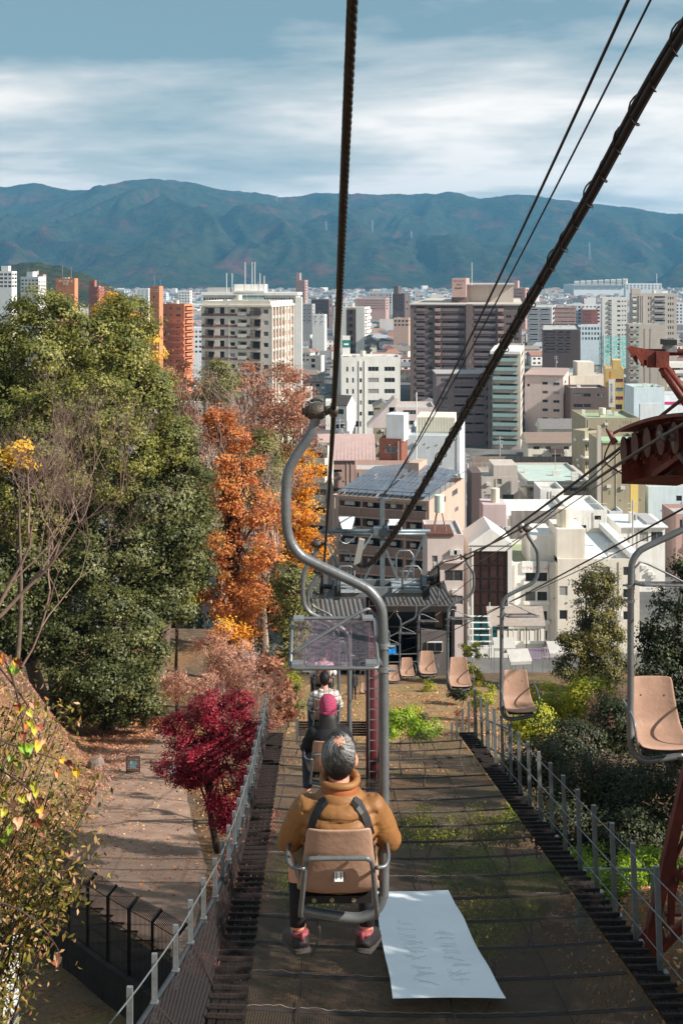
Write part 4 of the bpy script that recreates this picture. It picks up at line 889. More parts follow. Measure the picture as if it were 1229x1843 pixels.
for s_ in (-1, 1):
    an = Vector((-0.005 + s_ * 0.185, 0.27, -2.77)); ft = an + Vector((0, 0.02, -0.085)); kn = Vector((s_ * 0.19, 0.38, -2.37))
    MB().tube([kn.lerp(an, 0.52), kn.lerp(an, 0.75), an + Vector((0, 0, -0.02))], [0.051, 0.046, 0.042], 14).build('sock', SOCK, man, smooth=True)
    o = link('shoe', SHM_, man, ft, -s_ * 0.30); o.rotation_euler[0] = R(-8); o.scale = (1.12, 1.05, 1.1)
    MB().tube([(0, -0.052, 0.030), (0, -0.054, 0.040)], [0.042, 0.041], 12).box(-0.010, 0.010, -0.098, -0.086, 0.01, 0.045).build('shoe_collar', PINK, o, smooth=True)
    sl = SHM_.copy(); sl.materials.clear(); sl.materials.append(SOLE); so = link('sole', sl, o, (0, 0.0, -0.044)); so.scale = (1.10, 1.06, 0.42)
# --- simpler passengers further down
BODY2 = person_mesh(0.016, lambda m: body_parts(m, fingers=True), 'body', 3); BODY2.materials.append(SKIN)
TOP2 = person_mesh(0.016, lambda m: jacket_parts(m, 0.94), 'jacket', 3); wrinkle(TOP2, 0.010, 9)
TROU = person_mesh(0.016, lambda m: (shorts_parts(m), [m.tube([(s_ * 0.185, 0.36, -2.37), (-0.005 + s_ * 0.185, 0.27, -2.75)], [0.072, 0.055], 12) for s_ in (-1, 1)]), 'trousers', 3)
def passenger(k, label, topm, legm, dx=0.0):
    t = seat_person(LEFT[k][0], LEFT[k][1], label); t.location.x += dx
    link('body', BODY2, t); a = TOP2.copy(); a.materials.append(topm); j = link('jacket', a, t); b = TROU.copy(); b.materials.append(legm); link('trousers', b, t)
    for s_ in (-1, 1): o = link('shoe', SHM_, t, Vector((-0.005 + s_ * 0.185, 0.29, -2.855))); o.rotation_euler[0] = R(-14)
    return t
BLKJ = M('black_wool_coat', C(26, 24, 26), 0.85, 0.25, 12); DEN = M('dark_denim', C(44, 48, 62), 0.85, 0.2, 16)
p2 = passenger(1, 'person in a pink knitted beanie and black coat with long dark hair, seen from behind', BLKJ, DEN)
PKN = M('pink_knit', C(186, 74, 108), 0.85, 0.15, 30, 0, 0.8, bscale=110)
mb = MB(); mb.loft([((0.025, 0, -1.795), 0.092, 0.112), ((0.025, 0, -1.765), 0.095, 0.115), ((0.025, 0, -1.715), 0.094, 0.113), ((0.025, -0.004, -1.665), 0.080, 0.096), ((0.025, -0.006, -1.635), 0.055, 0.066), ((0.025, -0.008, -1.622), 0.02, 0.025)], 24); bn = mb.build('beanie', PKN, p2, smooth=True)
MB().loft([((0.025, 0, -1.822), 0.094, 0.114), ((0.025, 0, -1.80), 0.099, 0.119), ((0.025, 0, -1.778), 0.095, 0.115)], 24).build('beanie_cuff', PKN, bn, smooth=True)
mb = MB(); mb.loft([((0.025, -0.11, -2.16), 0.07, 0.03), ((0.025, -0.12, -2.06), 0.11, 0.05), ((0.025, -0.09, -1.96), 0.11, 0.06), ((0.025, -0.05, -1.86), 0.098, 0.075), ((0.025, -0.02, -1.79), 0.09, 0.09)], 20); mb.build('long_hair', capm, p2, smooth=True)
def plaid():
    m = bpy.data.materials.new('checked_flannel'); m.use_nodes = True; n = m.node_tree.nodes; l = m.node_tree.links; b = n['Principled BSDF']; b.inputs['Roughness'].default_value = 0.85
    t = n.new('ShaderNodeTexCoord'); sp = n.new('ShaderNodeSeparateXYZ'); l.new(t.outputs['Object'], sp.inputs[0]); prev = None
    base = n.new('ShaderNodeRGB'); base.outputs[0].default_value = C(222, 214, 206); prev = base.outputs[0]
    for ax, per, wd, col in (('X', 0.085, 0.30, C(120, 106, 104)), ('Z', 0.085, 0.30, C(130, 112, 108)), ('X', 0.0425, 0.14, C(70, 60, 66)), ('Z', 0.0425, 0.14, C(96, 66, 62))):
        d = n.new('ShaderNodeMath'); d.operation = 'DIVIDE'; l.new(sp.outputs[ax], d.inputs[0]); d.inputs[1].default_value = per
        fr = n.new('ShaderNodeMath'); fr.operation = 'FRACT'; l.new(d.outputs[0], fr.inputs[0]); lt = n.new('ShaderNodeMath'); lt.operation = 'LESS_THAN'; l.new(fr.outputs[0], lt.inputs[0]); lt.inputs[1].default_value = wd
        h = n.new('ShaderNodeMath'); h.operation = 'MULTIPLY'; l.new(lt.outputs[0], h.inputs[0]); h.inputs[1].default_value = 0.75
        mx = n.new('ShaderNodeMix'); mx.data_type = 'RGBA'; l.new(h.outputs[0], mx.inputs['Factor']); l.new(prev, mx.inputs['A']); mx.inputs['B'].default_value = col; prev = mx.outputs['Result']
    l.new(prev, b.inputs['Base Color']); return m
p3 = passenger(2, 'man with short dark hair in a checked flannel shirt, seen from behind', plaid(), DEN)
hc = hair_cap(HC, 0.085, 0.106, 0.124, cov, capm, p3); hc.name = 'hair'
V, Q, RD = hair_strands(1500, HC, 0.085, 0.106, 0.124, 5, 0.3, cov, 0.5)
link('hair_strands', np_mesh('hair_strands', V * np.array([1, 1, 1]), Q, [capm], RD), hc)
p4 = passenger(3, 'passenger in a white top, mostly hidden by the checked shirt', M('white_cotton', C(224, 218, 210), 0.85, 0.08, 8), DEN)
hc = hair_cap(HC, 0.085, 0.106, 0.124, cov, capm, p4); hc.name = 'hair'
# standing attendant on the lawn by the lower terminal
def stand_parts(mb):
    mb.loft([((0, 0, 0.82), 0.16, 0.11), ((0, 0, 0.95), 0.165, 0.11), ((0, 0, 1.10), 0.14, 0.10), ((0, 0, 1.28), 0.175, 0.11), ((0, 0, 1.40), 0.17, 0.10), ((0, 0, 1.46), 0.07, 0.06)], 18)
    mb.tube([(0, 0, 1.42), (0, 0.01, 1.56)], 0.055, 12); mb.ball((0, 0.01, 1.62), 0.078, 0.098, 0.118, 10); mb.ball((0, -0.10, 1.60), 0.013, 0.02, 0.02, 5)
    for s_ in (-1, 1):
        mb.ball((s_ * 0.082, 0.01, 1.61), 0.012, 0.02, 0.033, 5); mb.tube([(s_ * 0.185, 0, 1.38), (s_ * 0.225, 0.01, 1.10), (s_ * 0.21, -0.06, 0.86)], [0.055, 0.044, 0.03], 10); mb.tube([(s_ * 0.21, -0.06, 0.86), (s_ * 0.205, -0.08, 0.77)], [0.034, 0.026], 8)
        mb.tube([(s_ * 0.085, 0, 0.86), (s_ * 0.09, 0, 0.48), (s_ * 0.09, 0.02, 0.09)], [0.088, 0.06, 0.042], 12); mb.tube([(s_ * 0.09, 0.02, 0.06), (s_ * 0.10, -0.14, 0.035)], [0.045, 0.034], 10)
STB = person_mesh(0.018, stand_parts, 'body', 3); STB.materials.append(M('dark_uniform', C(44, 42, 44), 0.8, 0.25, 8))
sp_ = P(637, 1236, 68.0); at_ = thing('person', 'person in dark clothes standing on the lawn by the lower terminal', 'person', (sp_.x, 68.0, g(sp_.x, 68.0)), 0.4); link('body', STB, at_)
MB().ball((0, 0.0, 1.645), 0.085, 0.104, 0.105, 8).build('hair', capm, at_, smooth=True)
# ================================================================ lower station shed
S = 80.0
def sP(px, py, dy=0.0): return P(px, py, S + dy)
st = thing('station_shed', 'dark open lift station with ribbed metal roof and grey end wall', 'station')
RIB = M('ribbed_pale_roof', C(122, 112, 104), 0.5, 0.15, 1.0, 0.2, 0, 0.2); RIBD = M('roof_standing_seam', C(78, 70, 66), 0.6, 0.15, 2); DK = M('dark_timber_shed', C(40, 36, 36), 0.8, 0.3, 2); GW = M('grey_painted_wall', C(104, 98, 98), 0.75, 0.12, 1.2, 0, 0, 0.25)
e0, e1, r0, r1 = sP(690, 1089), sP(818, 1089), sP(678, 1048, 8.0), sP(792, 1048, 8.0)
mb = MB(); dn = Vector((0, 0, -0.12)); mb.quad(e0, e1, r1, r0); mb.quad(e0 + dn, r0 + dn, r1 + dn, e1 + dn); [mb.quad(a, b, b + dn, a + dn) for a, b in ((e1, e0), (r1, e1), (r0, r1), (e0, r0))]
roof = mb.build('roof', RIB, st)
for k in range(17): f = k / 16.0; MB().bar(e0.lerp(e1, f) + Vector((0, 0, 0.05)), r0.lerp(r1, f) + Vector((0, 0, 0.05)), 0.07, 0.08).build('roof_seam', RIBD, roof)
MB().obox(e0 + Vector((-0.1, -0.12, -0.42)), (e1.x - e0.x + 0.2, 0, 0), (0, 0.12, 0), (0, 0, 0.36)).build('eaves_beam', DK, st)
MB().obox(sP(690, 1238, 7.6), (5.0, 0, 0), (0, 0.2, 0), (0, 0, 5.6)).build('back_wall', DK, st)
for px_ in (688, 812): MB().obox(sP(px_, 1238, 0.3), (0.15, 0, 0), (0, 7.4, 0), (0, 0, 5.3)).build('side_wall', DK, st)
MB().obox(sP(690, 1238, 0.5), (4.4, 0, 0), (0, 7.0, 0), (0, 0, 0.1)).build('shed_floor', DK, st)
MB().obox(sP(690, 1138, 1.0), (2.4, 0, 0), (0, 6.6, 0), (0, 0, 0.15)).build('mezzanine_floor', DK, st)
gw = MB().obox(sP(757, 1236, 0.4), (sP(803, 0).x - sP(757, 0).x, 0, 0), (0, 6.5, 0), (0, 0, 3.75)).build('end_wall', GW, st)
MB().obox(sP(768, 1173, 0.30), (1.05, 0, 0), (0, 0.12, 0), (0, 0, 0.66)).build('window_frame', WHITE, st)
for k in (0, 1): MB().obox(sP(769.5 + 13.6 * k, 1171.5, 0.26), (0.46, 0, 0), (0, 0.05, 0), (0, 0, 0.54)).build('window_pane', GLASS, st)
for px in (692, 752, 800, 815): MB().bar(sP(px, 1240, 0.6), sP(px, 1090, 0.6), 0.2).build('post', DK, st)
MB().obox(sP(745, 1250, -0.2), (2.6, 0, 0), (0, 0.35, 0), (0, 0, 0.75)).build('plinth', M('dark_stone_plinth', C(80, 70, 64), 0.9, 0.3, 3, 0, 0.4), st)
for px, py in ((700, 1128), (735, 1130), (706, 1100), (760, 1122), (782, 1128)): MB().bar(sP(px, py, 1.5), sP(px + 22, py, 1.5), 0.16, 0.10).build('crossbeam', M('tan_beam', C(124, 104, 88), 0.8, 0.2, 3), st)
MB().obox(sP(783, 1135, 1.2), (0.5, 0, 0), (0, 0.5, 0), (0, 0, 1.6)).build('duct', M('tan_duct', C(150, 132, 116), 0.7, 0.2, 3), st)
MB().bar(sP(690, 1178, 0.5), sP(770, 1176, 0.5), 0.06).build('rail', STEEL, st); MB().bar(sP(690, 1192, 0.5), sP(770, 1190, 0.5), 0.06).build('rail', STEEL, st)
mb = MB(); [mb.quad(sP(693 + i * 5, 1166 + 2 * math.sin(i), 0.8), sP(698 + i * 5, 1166 + 2 * math.sin(i + 1), 0.8), sP(698 + i * 5, 1179 + 2 * math.cos(i + 1), 0.3), sP(693 + i * 5, 1179 + 2 * math.cos(i), 0.3)) for i in range(4)]
tag(mb.build('tarpaulin', M('blue_tarpaulin', C(36, 120, 190), 0.5, 0.2, 4), None), 'bright blue tarpaulin hung inside the dark station shed', 'tarpaulin')
# platform roof left of the tower
pr_ = thing('platform_roof', 'low corrugated platform roof left of the red column', 'roof')
e0, e1, r0, r1 = sP(566, 1110), sP(668, 1110), sP(560, 1078, 6.0), sP(660, 1078, 6.0)
mb = MB(); mb.quad(e0, e1, r1, r0); mb.quad(e0 + dn, r0 + dn, r1 + dn, e1 + dn); [mb.quad(a, b, b + dn, a + dn) for a, b in ((e1, e0), (r1, e1), (r0, r1), (e0, r0))]
rr_ = mb.build('roof_sheet', M('pale_corrugated_roof', C(136, 128, 120), 0.5, 0.15, 1, 0.2, 0, 0.15), pr_)
for k in range(13): f = k / 12.0; MB().bar(e0.lerp(e1, f) + Vector((0, 0, 0.04)), r0.lerp(r1, f) + Vector((0, 0, 0.04)), 0.10, 0.08).build('roof_seam', RIBD, rr_)
for px in (570, 600, 632, 664): MB().bar(sP(px, 1225, 0.5), sP(px, 1110, 0.5), 0.12).build('post', STEEL, pr_)
MB().obox(sP(566, 1232, 5.6), (3.9, 0, 0), (0, 0.2, 0), (0, 0, 4.4)).build('back_wall', DK, pr_)
# low timber steps at the net's far end
sb = thing('step_frame', 'low dark timber and rail frame below the far edge of the net', 'frame')
for k in range(6): MB().bar(P(533, 1300 + 4.5 * k, 36.5), P(668, 1300 + 4.5 * k, 36.5), 0.05, 0.05).build('rail', TIMB, sb)
for px in (535, 600, 664): MB().bar(P(px, 1340, 36.4), P(px, 1294, 36.4), 0.08).build('post', STEEL, sb)
# ================================================================ city
WINC = {}
FRAMEM = M('aluminium_frame', C(170, 170, 168), 0.5, 0.1, 4, 0.2); DFRAME = M('dark_frame', C(70, 64, 60), 0.5, 0.1, 4)
def window_mesh(w, h, style):
    k = (round(w, 1), round(h, 1), style)
    if k in WINC: return WINC[k]
    w, h = max(k[0], 0.3), max(k[1], 0.3); mb = MB(); t = 0.07
    mb.box(0, w, -0.02, 0.04, 0, t).box(0, w, -0.02, 0.04, h - t, h).box(0, t, -0.02, 0.04, t, h - t).box(w - t, w, -0.02, 0.04, t, h - t)
    n = max(1, int(round(w / 0.95))) if style != 'single' else 1
    for i in range(1, n): x = w * i / n; mb.box(x - 0.03, x + 0.03, -0.02, 0.04, t, h - t)
    mb.quad((t, 0.02, t), (w - t, 0.02, t), (w - t, 0.02, h - t), (t, 0.02, h - t), 1)
    me = mb.mesh('window', [DFRAME if style == 'dark' else FRAMEM, GLASS]); WINC[k] = me; return me
BALC = {}
def balcony_mesh(w, h, out, style, mat):
    k = (round(w, 1), round(h, 1), out, style, mat.name)
    if k in BALC: return BALC[k]
    w, h = k[0], k[1]; mb = MB(); mats = [mat, RAIL]
    mb.box(0, w, -out, 0.02, -0.16, 0)
    if style == 'rail':
        mb.box(0, w, -out - 0.02, -out + 0.04, h - 0.06, h, 1)
        for i in range(int(w / 0.22) + 1): mb.box(i * 0.22, i * 0.22 + 0.04, -out, -out + 0.03, 0, h - 0.06, 1)
    else:
        mb.box(0, w, -out - 0.04, -out + 0.10, 0, h)
        if style == 'cap': mb.box(-0.02, w + 0.02, -out - 0.06, -out + 0.12, h, h + 0.07, 1)
    if out > 0.3: mb.box(-0.02, 0.08, -out + 0.10, 0, 0, h); mb.box(w - 0.08, w + 0.02, -out + 0.10, 0, 0, h)
    me = mb.mesh('balcony', mats); BALC[k] = me; return me
SHORT = []
def short_of(lab):
    w = lab.split(); cut = len(w)
    for i, q_ in enumerate(w):
        if i > 1 and q_ in ('with', 'behind', 'between', 'in', 'at', 'left', 'right', 'below', 'beside', 'just', 'just', 'far', 'by', 'above', 'before', 'under', 'half', 'among', 'peeping', 'carrying', 'near', 'beyond', 'beyond', 'running', 'of', 'lying', 'rising', 'and', 'on'): cut = i; break
    return ' '.join(w[:min(cut, 5)])
FOOT = []      # footprints, to keep small houses clear of the named buildings
class B:
    """a building with its near corner at column xc (photo) and distance D; a = turn: front face runs left to xl, side face runs right to xr"""
    def __init__(s, name, label, cat, xl, xc, D, ytop, wall, xr=None, a=0.0, L=12.0, base=CITY, parapet=0.8, group=None, W=None):
        s.D = D; s.base = base; c = P(xc, 0, D); kl = (xl - HX) / F; ca, sa = math.cos(R(a)), math.sin(R(a))
        s.W = W or (c.x - kl * D) / (ca + kl * sa)
        if xr is not None and a != 0: kr = (xr - HX) / F; L = (kr * D - c.x) / (sa - kr * ca)
        s.L = abs(L); s.H = (HY - ytop) / F * D - base; o = Vector((c.x - s.W * ca, D + s.W * sa, base)); s.root = tag(empty(name, o, -R(a)), label, cat, group or 'buildings of the town')
        s.wall = wall; s.open = {'F': [], 'R': [], 'L': []}; s.par = parapet; s.a = a
        m_ = (Vector((c.x, D)) + Vector((o.x, o.y))) / 2 + Vector((sa, ca)) * s.L / 2; FOOT.append((m_.x, m_.y, 0.5 * math.hypot(s.W, s.L) + 4)); SHORT.append(short_of(label))
    def z(s, py): return (HY - py) / F * s.D - s.base
    def fw(s, f): return s.W if f == 'F' else s.L
    def row(s, f, us, y0, y1, n=1, dy=0.0, kind='win', depth=0.15, style='', out=0.0, bmat=None, bstyle='solid', bh=1.1):
        """openings at fractions us, photo rows y0 (top) to y1 (bottom), repeated n times every dy rows"""
        for i in range(n):
            for u0, u1 in us: s.open[f].append((u0 * s.fw(f), u1 * s.fw(f), s.z(y1 + i * dy), s.z(y0 + i * dy), kind, depth, style, out, bmat, bstyle, bh))
        return s
    def part(s, name, u0, u1, v0, v1, z0, z1, mat):
        """box on the roof: fractions across front and depth, metres above the roof"""
        return MB().box(u0 * s.W, u1 * s.W, v0 * s.L, v1 * s.L, s.H + z0, s.H + z1).build(name, mat, s.root)
    def finish(s, roofm=None, band=None):
        mb = MB(); W, L, H = s.W, s.L, s.H
        fr = {'F': (Vector((0, 0, 0)), Vector((1, 0, 0)), W, Vector((0, 1, 0)), 0.0), 'R': (Vector((W, 0, 0)), Vector((0, 1, 0)), L, Vector((-1, 0, 0)), math.pi / 2), 'L': (Vector((0, L, 0)), Vector((0, -1, 0)), L, Vector((1, 0, 0)), -math.pi / 2)}
        for f, (o, u, w, inn, rot) in fr.items():
            op = [q for q in s.open[f] if q[2] > 0.05 and q[3] < H - 0.05]
            us = sorted(set([0, w] + [round(q[0], 3) for q in op] + [round(q[1], 3) for q in op])); zs = sorted(set([0, H] + [round(q[2], 3) for q in op] + [round(q[3], 3) for q in op]))
            hole = np.zeros((len(us), len(zs)), bool); iu = {v: i for i, v in enumerate(us)}; iz = {v: i for i, v in enumerate(zs)}
            for q in op: hole[iu[round(q[0], 3)]:iu[round(q[1], 3)], iz[round(q[2], 3)]:iz[round(q[3], 3)]] = True
            pt = lambda a, b, d=0.0: o + u * a + inn * d + Vector((0, 0, b))
            for i in range(len(us) - 1):
                j = 0
                while j < len(zs) - 1:
                    if hole[i, j]: j += 1; continue
                    k = j
                    while k + 1 < len(zs) - 1 and not hole[i, k + 1]: k += 1
                    mb.quad(pt(us[i], zs[j]), pt(us[i + 1], zs[j]), pt(us[i + 1], zs[k + 1]), pt(us[i], zs[k + 1])); j = k + 1
            for (u0, u1, z0, z1, kind, d, style, outd, bm, bs, bh) in op:
                mb.quad(pt(u0, z0), pt(u0, z0, d), pt(u0, z1, d), pt(u0, z1)); mb.quad(pt(u1, z0, d), pt(u1, z0), pt(u1, z1), pt(u1, z1, d))
                mb.quad(pt(u0, z0), pt(u1, z0), pt(u1, z0, d), pt(u0, z0, d)); mb.quad(pt(u0, z1, d), pt(u1, z1, d), pt(u1, z1), pt(u0, z1))
                if kind == 'bal':
                    mb.quad(pt(u0, z0, d), pt(u1, z0, d), pt(u1, z1, d), pt(u0, z1, d)); wd = (u1 - u0)
                    me = window_mesh(wd * 0.62, (z1 - z0) * 0.86, 'dark'); r_ = random.random() * 0.3
                    link('window', me, s.root, pt(u0 + wd * (0.05 + r_), z0, d - 0.06), rot)
                    link('balcony', balcony_mesh(wd, bh, outd, bs, bm or s.wall), s.root, pt(u0, z0), rot)
                elif kind == 'void':
                    mb.quad(pt(u0, z0, d), pt(u1, z0, d), pt(u1, z1, d), pt(u0, z1, d))
                else:
                    link('window', window_mesh(u1 - u0, z1 - z0, style), s.root, pt(u0, z0, d - 0.05), rot); mb.quad(pt(u0, z0, d), pt(u1, z0, d), pt(u1, z1, d), pt(u0, z1, d))
        mb.quad((W, L, 0), (0, L, 0), (0, L, H), (W, L, H))
        p = s.par; t = 0.25; rz = H - p
        for a, b in (((t, t), (W - t, t)), ((W - t, t), (W - t, L - t)), ((W - t, L - t), (t, L - t)), ((t, L - t), (t, t))): mb.quad((a[0], a[1], H), (b[0], b[1], H), (b[0], b[1], rz), (a[0], a[1], rz))
        for a, b, c, d in (((0, 0), (W, 0), (W - t, t), (t, t)), ((W, 0), (W, L), (W - t, L - t), (W - t, t)), ((W, L), (0, L), (t, L - t), (W - t, L - t)), ((0, L), (0, 0), (t, t), (t, L - t))): mb.quad(*[(q[0], q[1], H) for q in (a, b, c, d)])
        mb.build('wall', s.wall, s.root)
        if s.D < 340 and H > 6 and W > 4: s.fittings()
        MB().quad((t, t, rz), (W - t, t, rz), (W - t, L - t, rz), (t, L - t, rz)).build('roof', roofm or ROOFG, s.root)
        return s
    def fittings(s):
        """air units on brackets, downpipes and vents on the street face"""
        r_ = random.Random(int(s.D * 7 + s.W * 31)); top = max(0.0, s.H - 14)
        busy = s.open['F']
        def free(x0, x1, z0, z1): return 0.1 < x0 and x1 < s.W - 0.1 and not any(x0 < q[1] + 0.1 and x1 > q[0] - 0.1 and z0 < q[3] + 0.1 and z1 > q[2] - 0.1 for q in busy)
        for i in range(6):
            x, z = r_.uniform(0.3, s.W - 1.2), r_.uniform(top, s.H - 1.4)
            if free(x, x + 0.85, z, z + 0.65): MB().box(x, x + 0.85, -0.38, -0.06, z, z + 0.62).box(x + 0.1, x + 0.15, -0.34, 0.0, z - 0.06, z).build('air_unit', ACM, s.root)
        for i in range(3):
            x = r_.uniform(0.2, s.W - 0.3)
            if free(x - 0.06, x + 0.1, top, s.H - 0.4): MB().tube([(x, -0.08, 0), (x, -0.08, s.H - 0.4)], 0.055, 6).build('downpipe', GREIGE, s.root)
        for i in range(8):
            x, z = r_.uniform(0.3, s.W - 0.6), r_.uniform(top, s.H - 1.0)
            if free(x, x + 0.25, z, z + 0.25): MB().box(x, x + 0.24, -0.12, 0.0, z, z + 0.22).build('wall_vent', FRAMEM, s.root)
    def clutter(s, n=4, seed=1, tank=True, ant=1):
        r_ = random.Random(seed); top = -s.par
        for i in range(n):
            u, v = r_.uniform(0.08, 0.85), r_.uniform(0.1, 0.85); w = r_.uniform(0.8, 1.6); h = r_.uniform(0.7, 1.3); x, y = u * s.W, v * s.L
            MB().box(x, x + w, y, y + 0.8, s.H + top, s.H + top + h).build('roof_unit', ACM, s.root)
        if tank:
            x, y = r_.uniform(0.3, 0.7) * s.W, 0.5 * s.L; MB().tube([(x, y, s.H + top + 0.8), (x, y, s.H + top + 2.3)], 0.9, 14).box(x - 0.7, x + 0.7, y - 0.7, y + 0.7, s.H + top, s.H + top + 0.8).build('water_tank', TANK, s.root, smooth=False)
        for i in range(ant):
            x, y = r_.uniform(0.15, 0.85) * s.W, r_.uniform(0.2, 0.8) * s.L; h = r_.uniform(3.5, 6.5); MB().tube([(x, y, s.H + top), (x, y, s.H + top + h)], 0.06, 5).bar((x - 0.7, y, s.H + top + h * 0.8), (x + 0.7, y, s.H + top + h * 0.8), 0.05).build('antenna', FRAMEM, s.root)
        return s
ROOFG = M('grey_flat_roof', C(172, 170, 166), 0.85, 0.2, 0.6, 0, 0, 0); ACM = M('air_unit_enamel', C(205, 203, 198), 0.6, 0.12, 3, 0, 0, 0.1); TANK = M('cream_water_tank', C(214, 206, 186), 0.5, 0.08, 2)
def wm(name, r, g_, b, st=0.10): return M(name, C(r, g_, b), 0.75, 0.07, 0.5, 0, 0.05, st, 0.3)
ORANGE = wm('orange_tile', 208, 134, 98); CREAM = wm('cream_tile', 224, 216, 202); WHT = wm('white_wall', 226, 224, 218); WHT2 = wm('cool_white_wall', 214, 218, 220); BROWN = wm('brown_tile', 118, 101, 96); BROWN2 = wm('purple_brown_tile', 126, 111, 112); PINKW = wm('pale_pink_wall', 208, 192, 187)
TERRA = wm('pinkish_brown_tile', 186, 160, 145); TERRA2 = wm('dusty_pink_tile', 176, 146, 136); OLIVE = wm('olive_beige_wall', 160, 150, 126); GREIGE = wm('greige_tile', 190, 180, 170); GREY = wm('grey_wall', 168, 166, 166); DBROWN = wm('dark_brown_wall', 98, 83, 79); YEL = wm('yellow_wall', 212, 182, 116); BLUEW = wm('bluish_white_wall', 206, 220, 226)
RED = wm('red_brown_tile', 164, 104, 90); REDP = wm('salmon_tile', 176, 146, 138); BAND = wm('brick_red_band', 138, 104, 94); BRICK = M('dark_red_brick', C(130, 78, 62), 0.8, 0.15, 3, 0, 0.2)
GGL = M('green_glass_panel', C(150, 176, 172), 0.25, 0.1, 2, 0, 0, 0, 0.6)
SIGNW = M('white_sign_letters', C(240, 238, 230), 0.5, 0.03)
def fr(n, w, o=0.0): return [(o + (i + 0.5) * (1 - 2 * o) / n - w / 2 + 0, o + (i + 0.5) * (1 - 2 * o) / n + w / 2) for i in range(n)]
RX90 = (R(90), 0, 0)
# --- left distance
b = B('apartment_building', 'orange tiled apartment block with white roof sign, peeping over the big evergreen', 'building', 101, 135, 470, 501, ORANGE, xr=141, a=18).finish().clutter(3, 3, False, 2)
text_obj('sign_text', 'ダイアパレス', b.W * 0.125, SIGNW, b.root, (b.W * 0.52, -0.06, b.H - 1.2), RX90, extrude=0.03); text_obj('sign_text', '東雲', b.W * 0.15, SIGNW, b.root, (b.W * 0.52, -0.06, b.H - 2.25), RX90, extrude=0.03)
b = B('apartment_building', 'small stepped red apartment block with lift turret, left of the yellow tree', 'building', 160, 178, 760, 516, RED, xr=188, a=35).row('F', [(0.05, 0.95)], 520, 523.5, 6, 6.4, 'bal', 1.0, out=0.4).row('R', [(0.05, 0.95)], 520, 523.5, 6, 6.4, 'bal', 1.0, out=0.4).finish()
b.part('lift_turret', 0.02, 0.55, 0.1, 0.5, -1, 4.0, RED); b.clutter(2, 5, False, 1)
B('low_building', 'low orange flat roofed building just above the evergreen crown', 'building', 186, 205, 560, 539, ORANGE, xr=209, a=20).row('F', [(0.1, 0.9)], 542, 546).finish()
b = B('office_building', 'white office block at the far left edge of the town', 'building', -30, 22, 900, 488, WHT, xr=31, a=15).row('F', fr(7, 0.11), 492, 496, 4, 7, style='dark').row('R', fr(2, 0.4), 492, 496, 4, 7).finish(); b.part('penthouse', 0.6, 0.85, 0.2, 0.7, -0.8, 4, WHT); b.clutter(3, 8)
b = B('office_building', 'stepped white building between the two leftmost red ones', 'building', 38, 70, 800, 498, WHT, xr=83, a=25).row('F', fr(5, 0.13), 503, 506.5, 4, 6.5).row('R', fr(4, 0.16), 506, 509, 3, 6.5).finish(); b.part('penthouse', 0.25, 0.6, 0.2, 0.8, -0.8, 3.4, WHT); b.clutter(4, 9)
b = B('apartment_building', 'small red brown tower behind the white buildings at far left', 'building', 61, 78, 1000, 494, REDP, xr=84, a=20).row('F', fr(3, 0.22), 498, 501, 5, 6).finish(); b.part('lift_turret', 0.0, 0.35, 0.1, 0.6, -1, 3.2, REDP)
b = B('apartment_building', 'tall orange apartment building with a slim sign tower', 'building', 284, 332, 540, 547, ORANGE, xr=347, a=24).row('F', [(0.16, 0.30), (0.70, 0.86)], 553.5, 558.5, 9, 11.8).row('F', [(0.47, 0.53)], 553.5, 557, 9, 11.8).row('R', [(0.06, 0.94)], 551, 557.5, 9, 11.8, 'bal', 1.2, out=1.1, bh=1.15).finish(); b.clutter(2, 12, True, 1)
for i in range(6): MB().box(-0.5 + b.W * 0.38, b.W + 0.3, -1.1, 0, b.z(583 + i * 11.8), b.z(579.0 + i * 11.8)).build('balcony', ORANGE, b.root)
b = B('sign_tower', 'slim orange lift tower carrying a white roof sign', 'tower', 270, 287, 535, 515, ORANGE, xr=294, a=24).row('F', [(0.34, 0.5)], 532, 537, 1).finish(); b.clutter(0, 2, False, 2)
text_obj('sign_text', 'ダイアパレス', b.W * 0.13, SIGNW, b.root, (b.W * 0.5, -0.06, b.H - 1.5), RX90, extrude=0.03); text_obj('sign_text', 'ロイヤル松山', b.W * 0.13, SIGNW, b.root, (b.W * 0.5, -0.06, b.H - 2.35), RX90, extrude=0.03)
B('low_building', 'long pale building with a strip window behind the bare branches', 'building', 236, 262, 640, 571, CREAM, xr=272, a=20).row('F', [(0.02, 0.98)], 575, 578, 3, 7).finish()
B('office_building', 'low white block right of the orange apartment tower', 'building', 343, 364, 600, 590, WHT2, L=14).row('F', fr(3, 0.2), 595, 599, 5, 9).finish()
# --- white pair
b = B('government_building', 'large white office building with vertical fins behind the cream apartments', 'building', 366, 534, 425, 527, WHT, xr=541, a=6, L=20)
b.row('F', fr(34, 0.019), 536, 553, 1, 0, style='single').row('R', fr(5, 0.12), 540, 552, 9, 19, style='dark').finish()
MB().box(b.W * 0.335, b.W * 0.655, -0.5, 0.0, b.z(562), b.z(530)).build('curtain_wall', GGL, b.root); MB().box(b.W * 0.33, b.W * 0.66, -0.8, 4, b.z(530), b.z(523)).build('curtain_wall_hood', WHT, b.root)
MB().box(-0.6, b.W + 0.6, -0.8, b.L + 0.4, b.H - 0.9, b.H + 0.15).build('cornice', WHT, b.root); b.part('penthouse', 0.32, 0.66, 0.2, 0.6, -0.5, 3.0, WHT); b.part('plant_room', 0.03, 0.28, 0.2, 0.7, -0.5, 1.8, GREY); b.clutter(3, 17, False, 0)
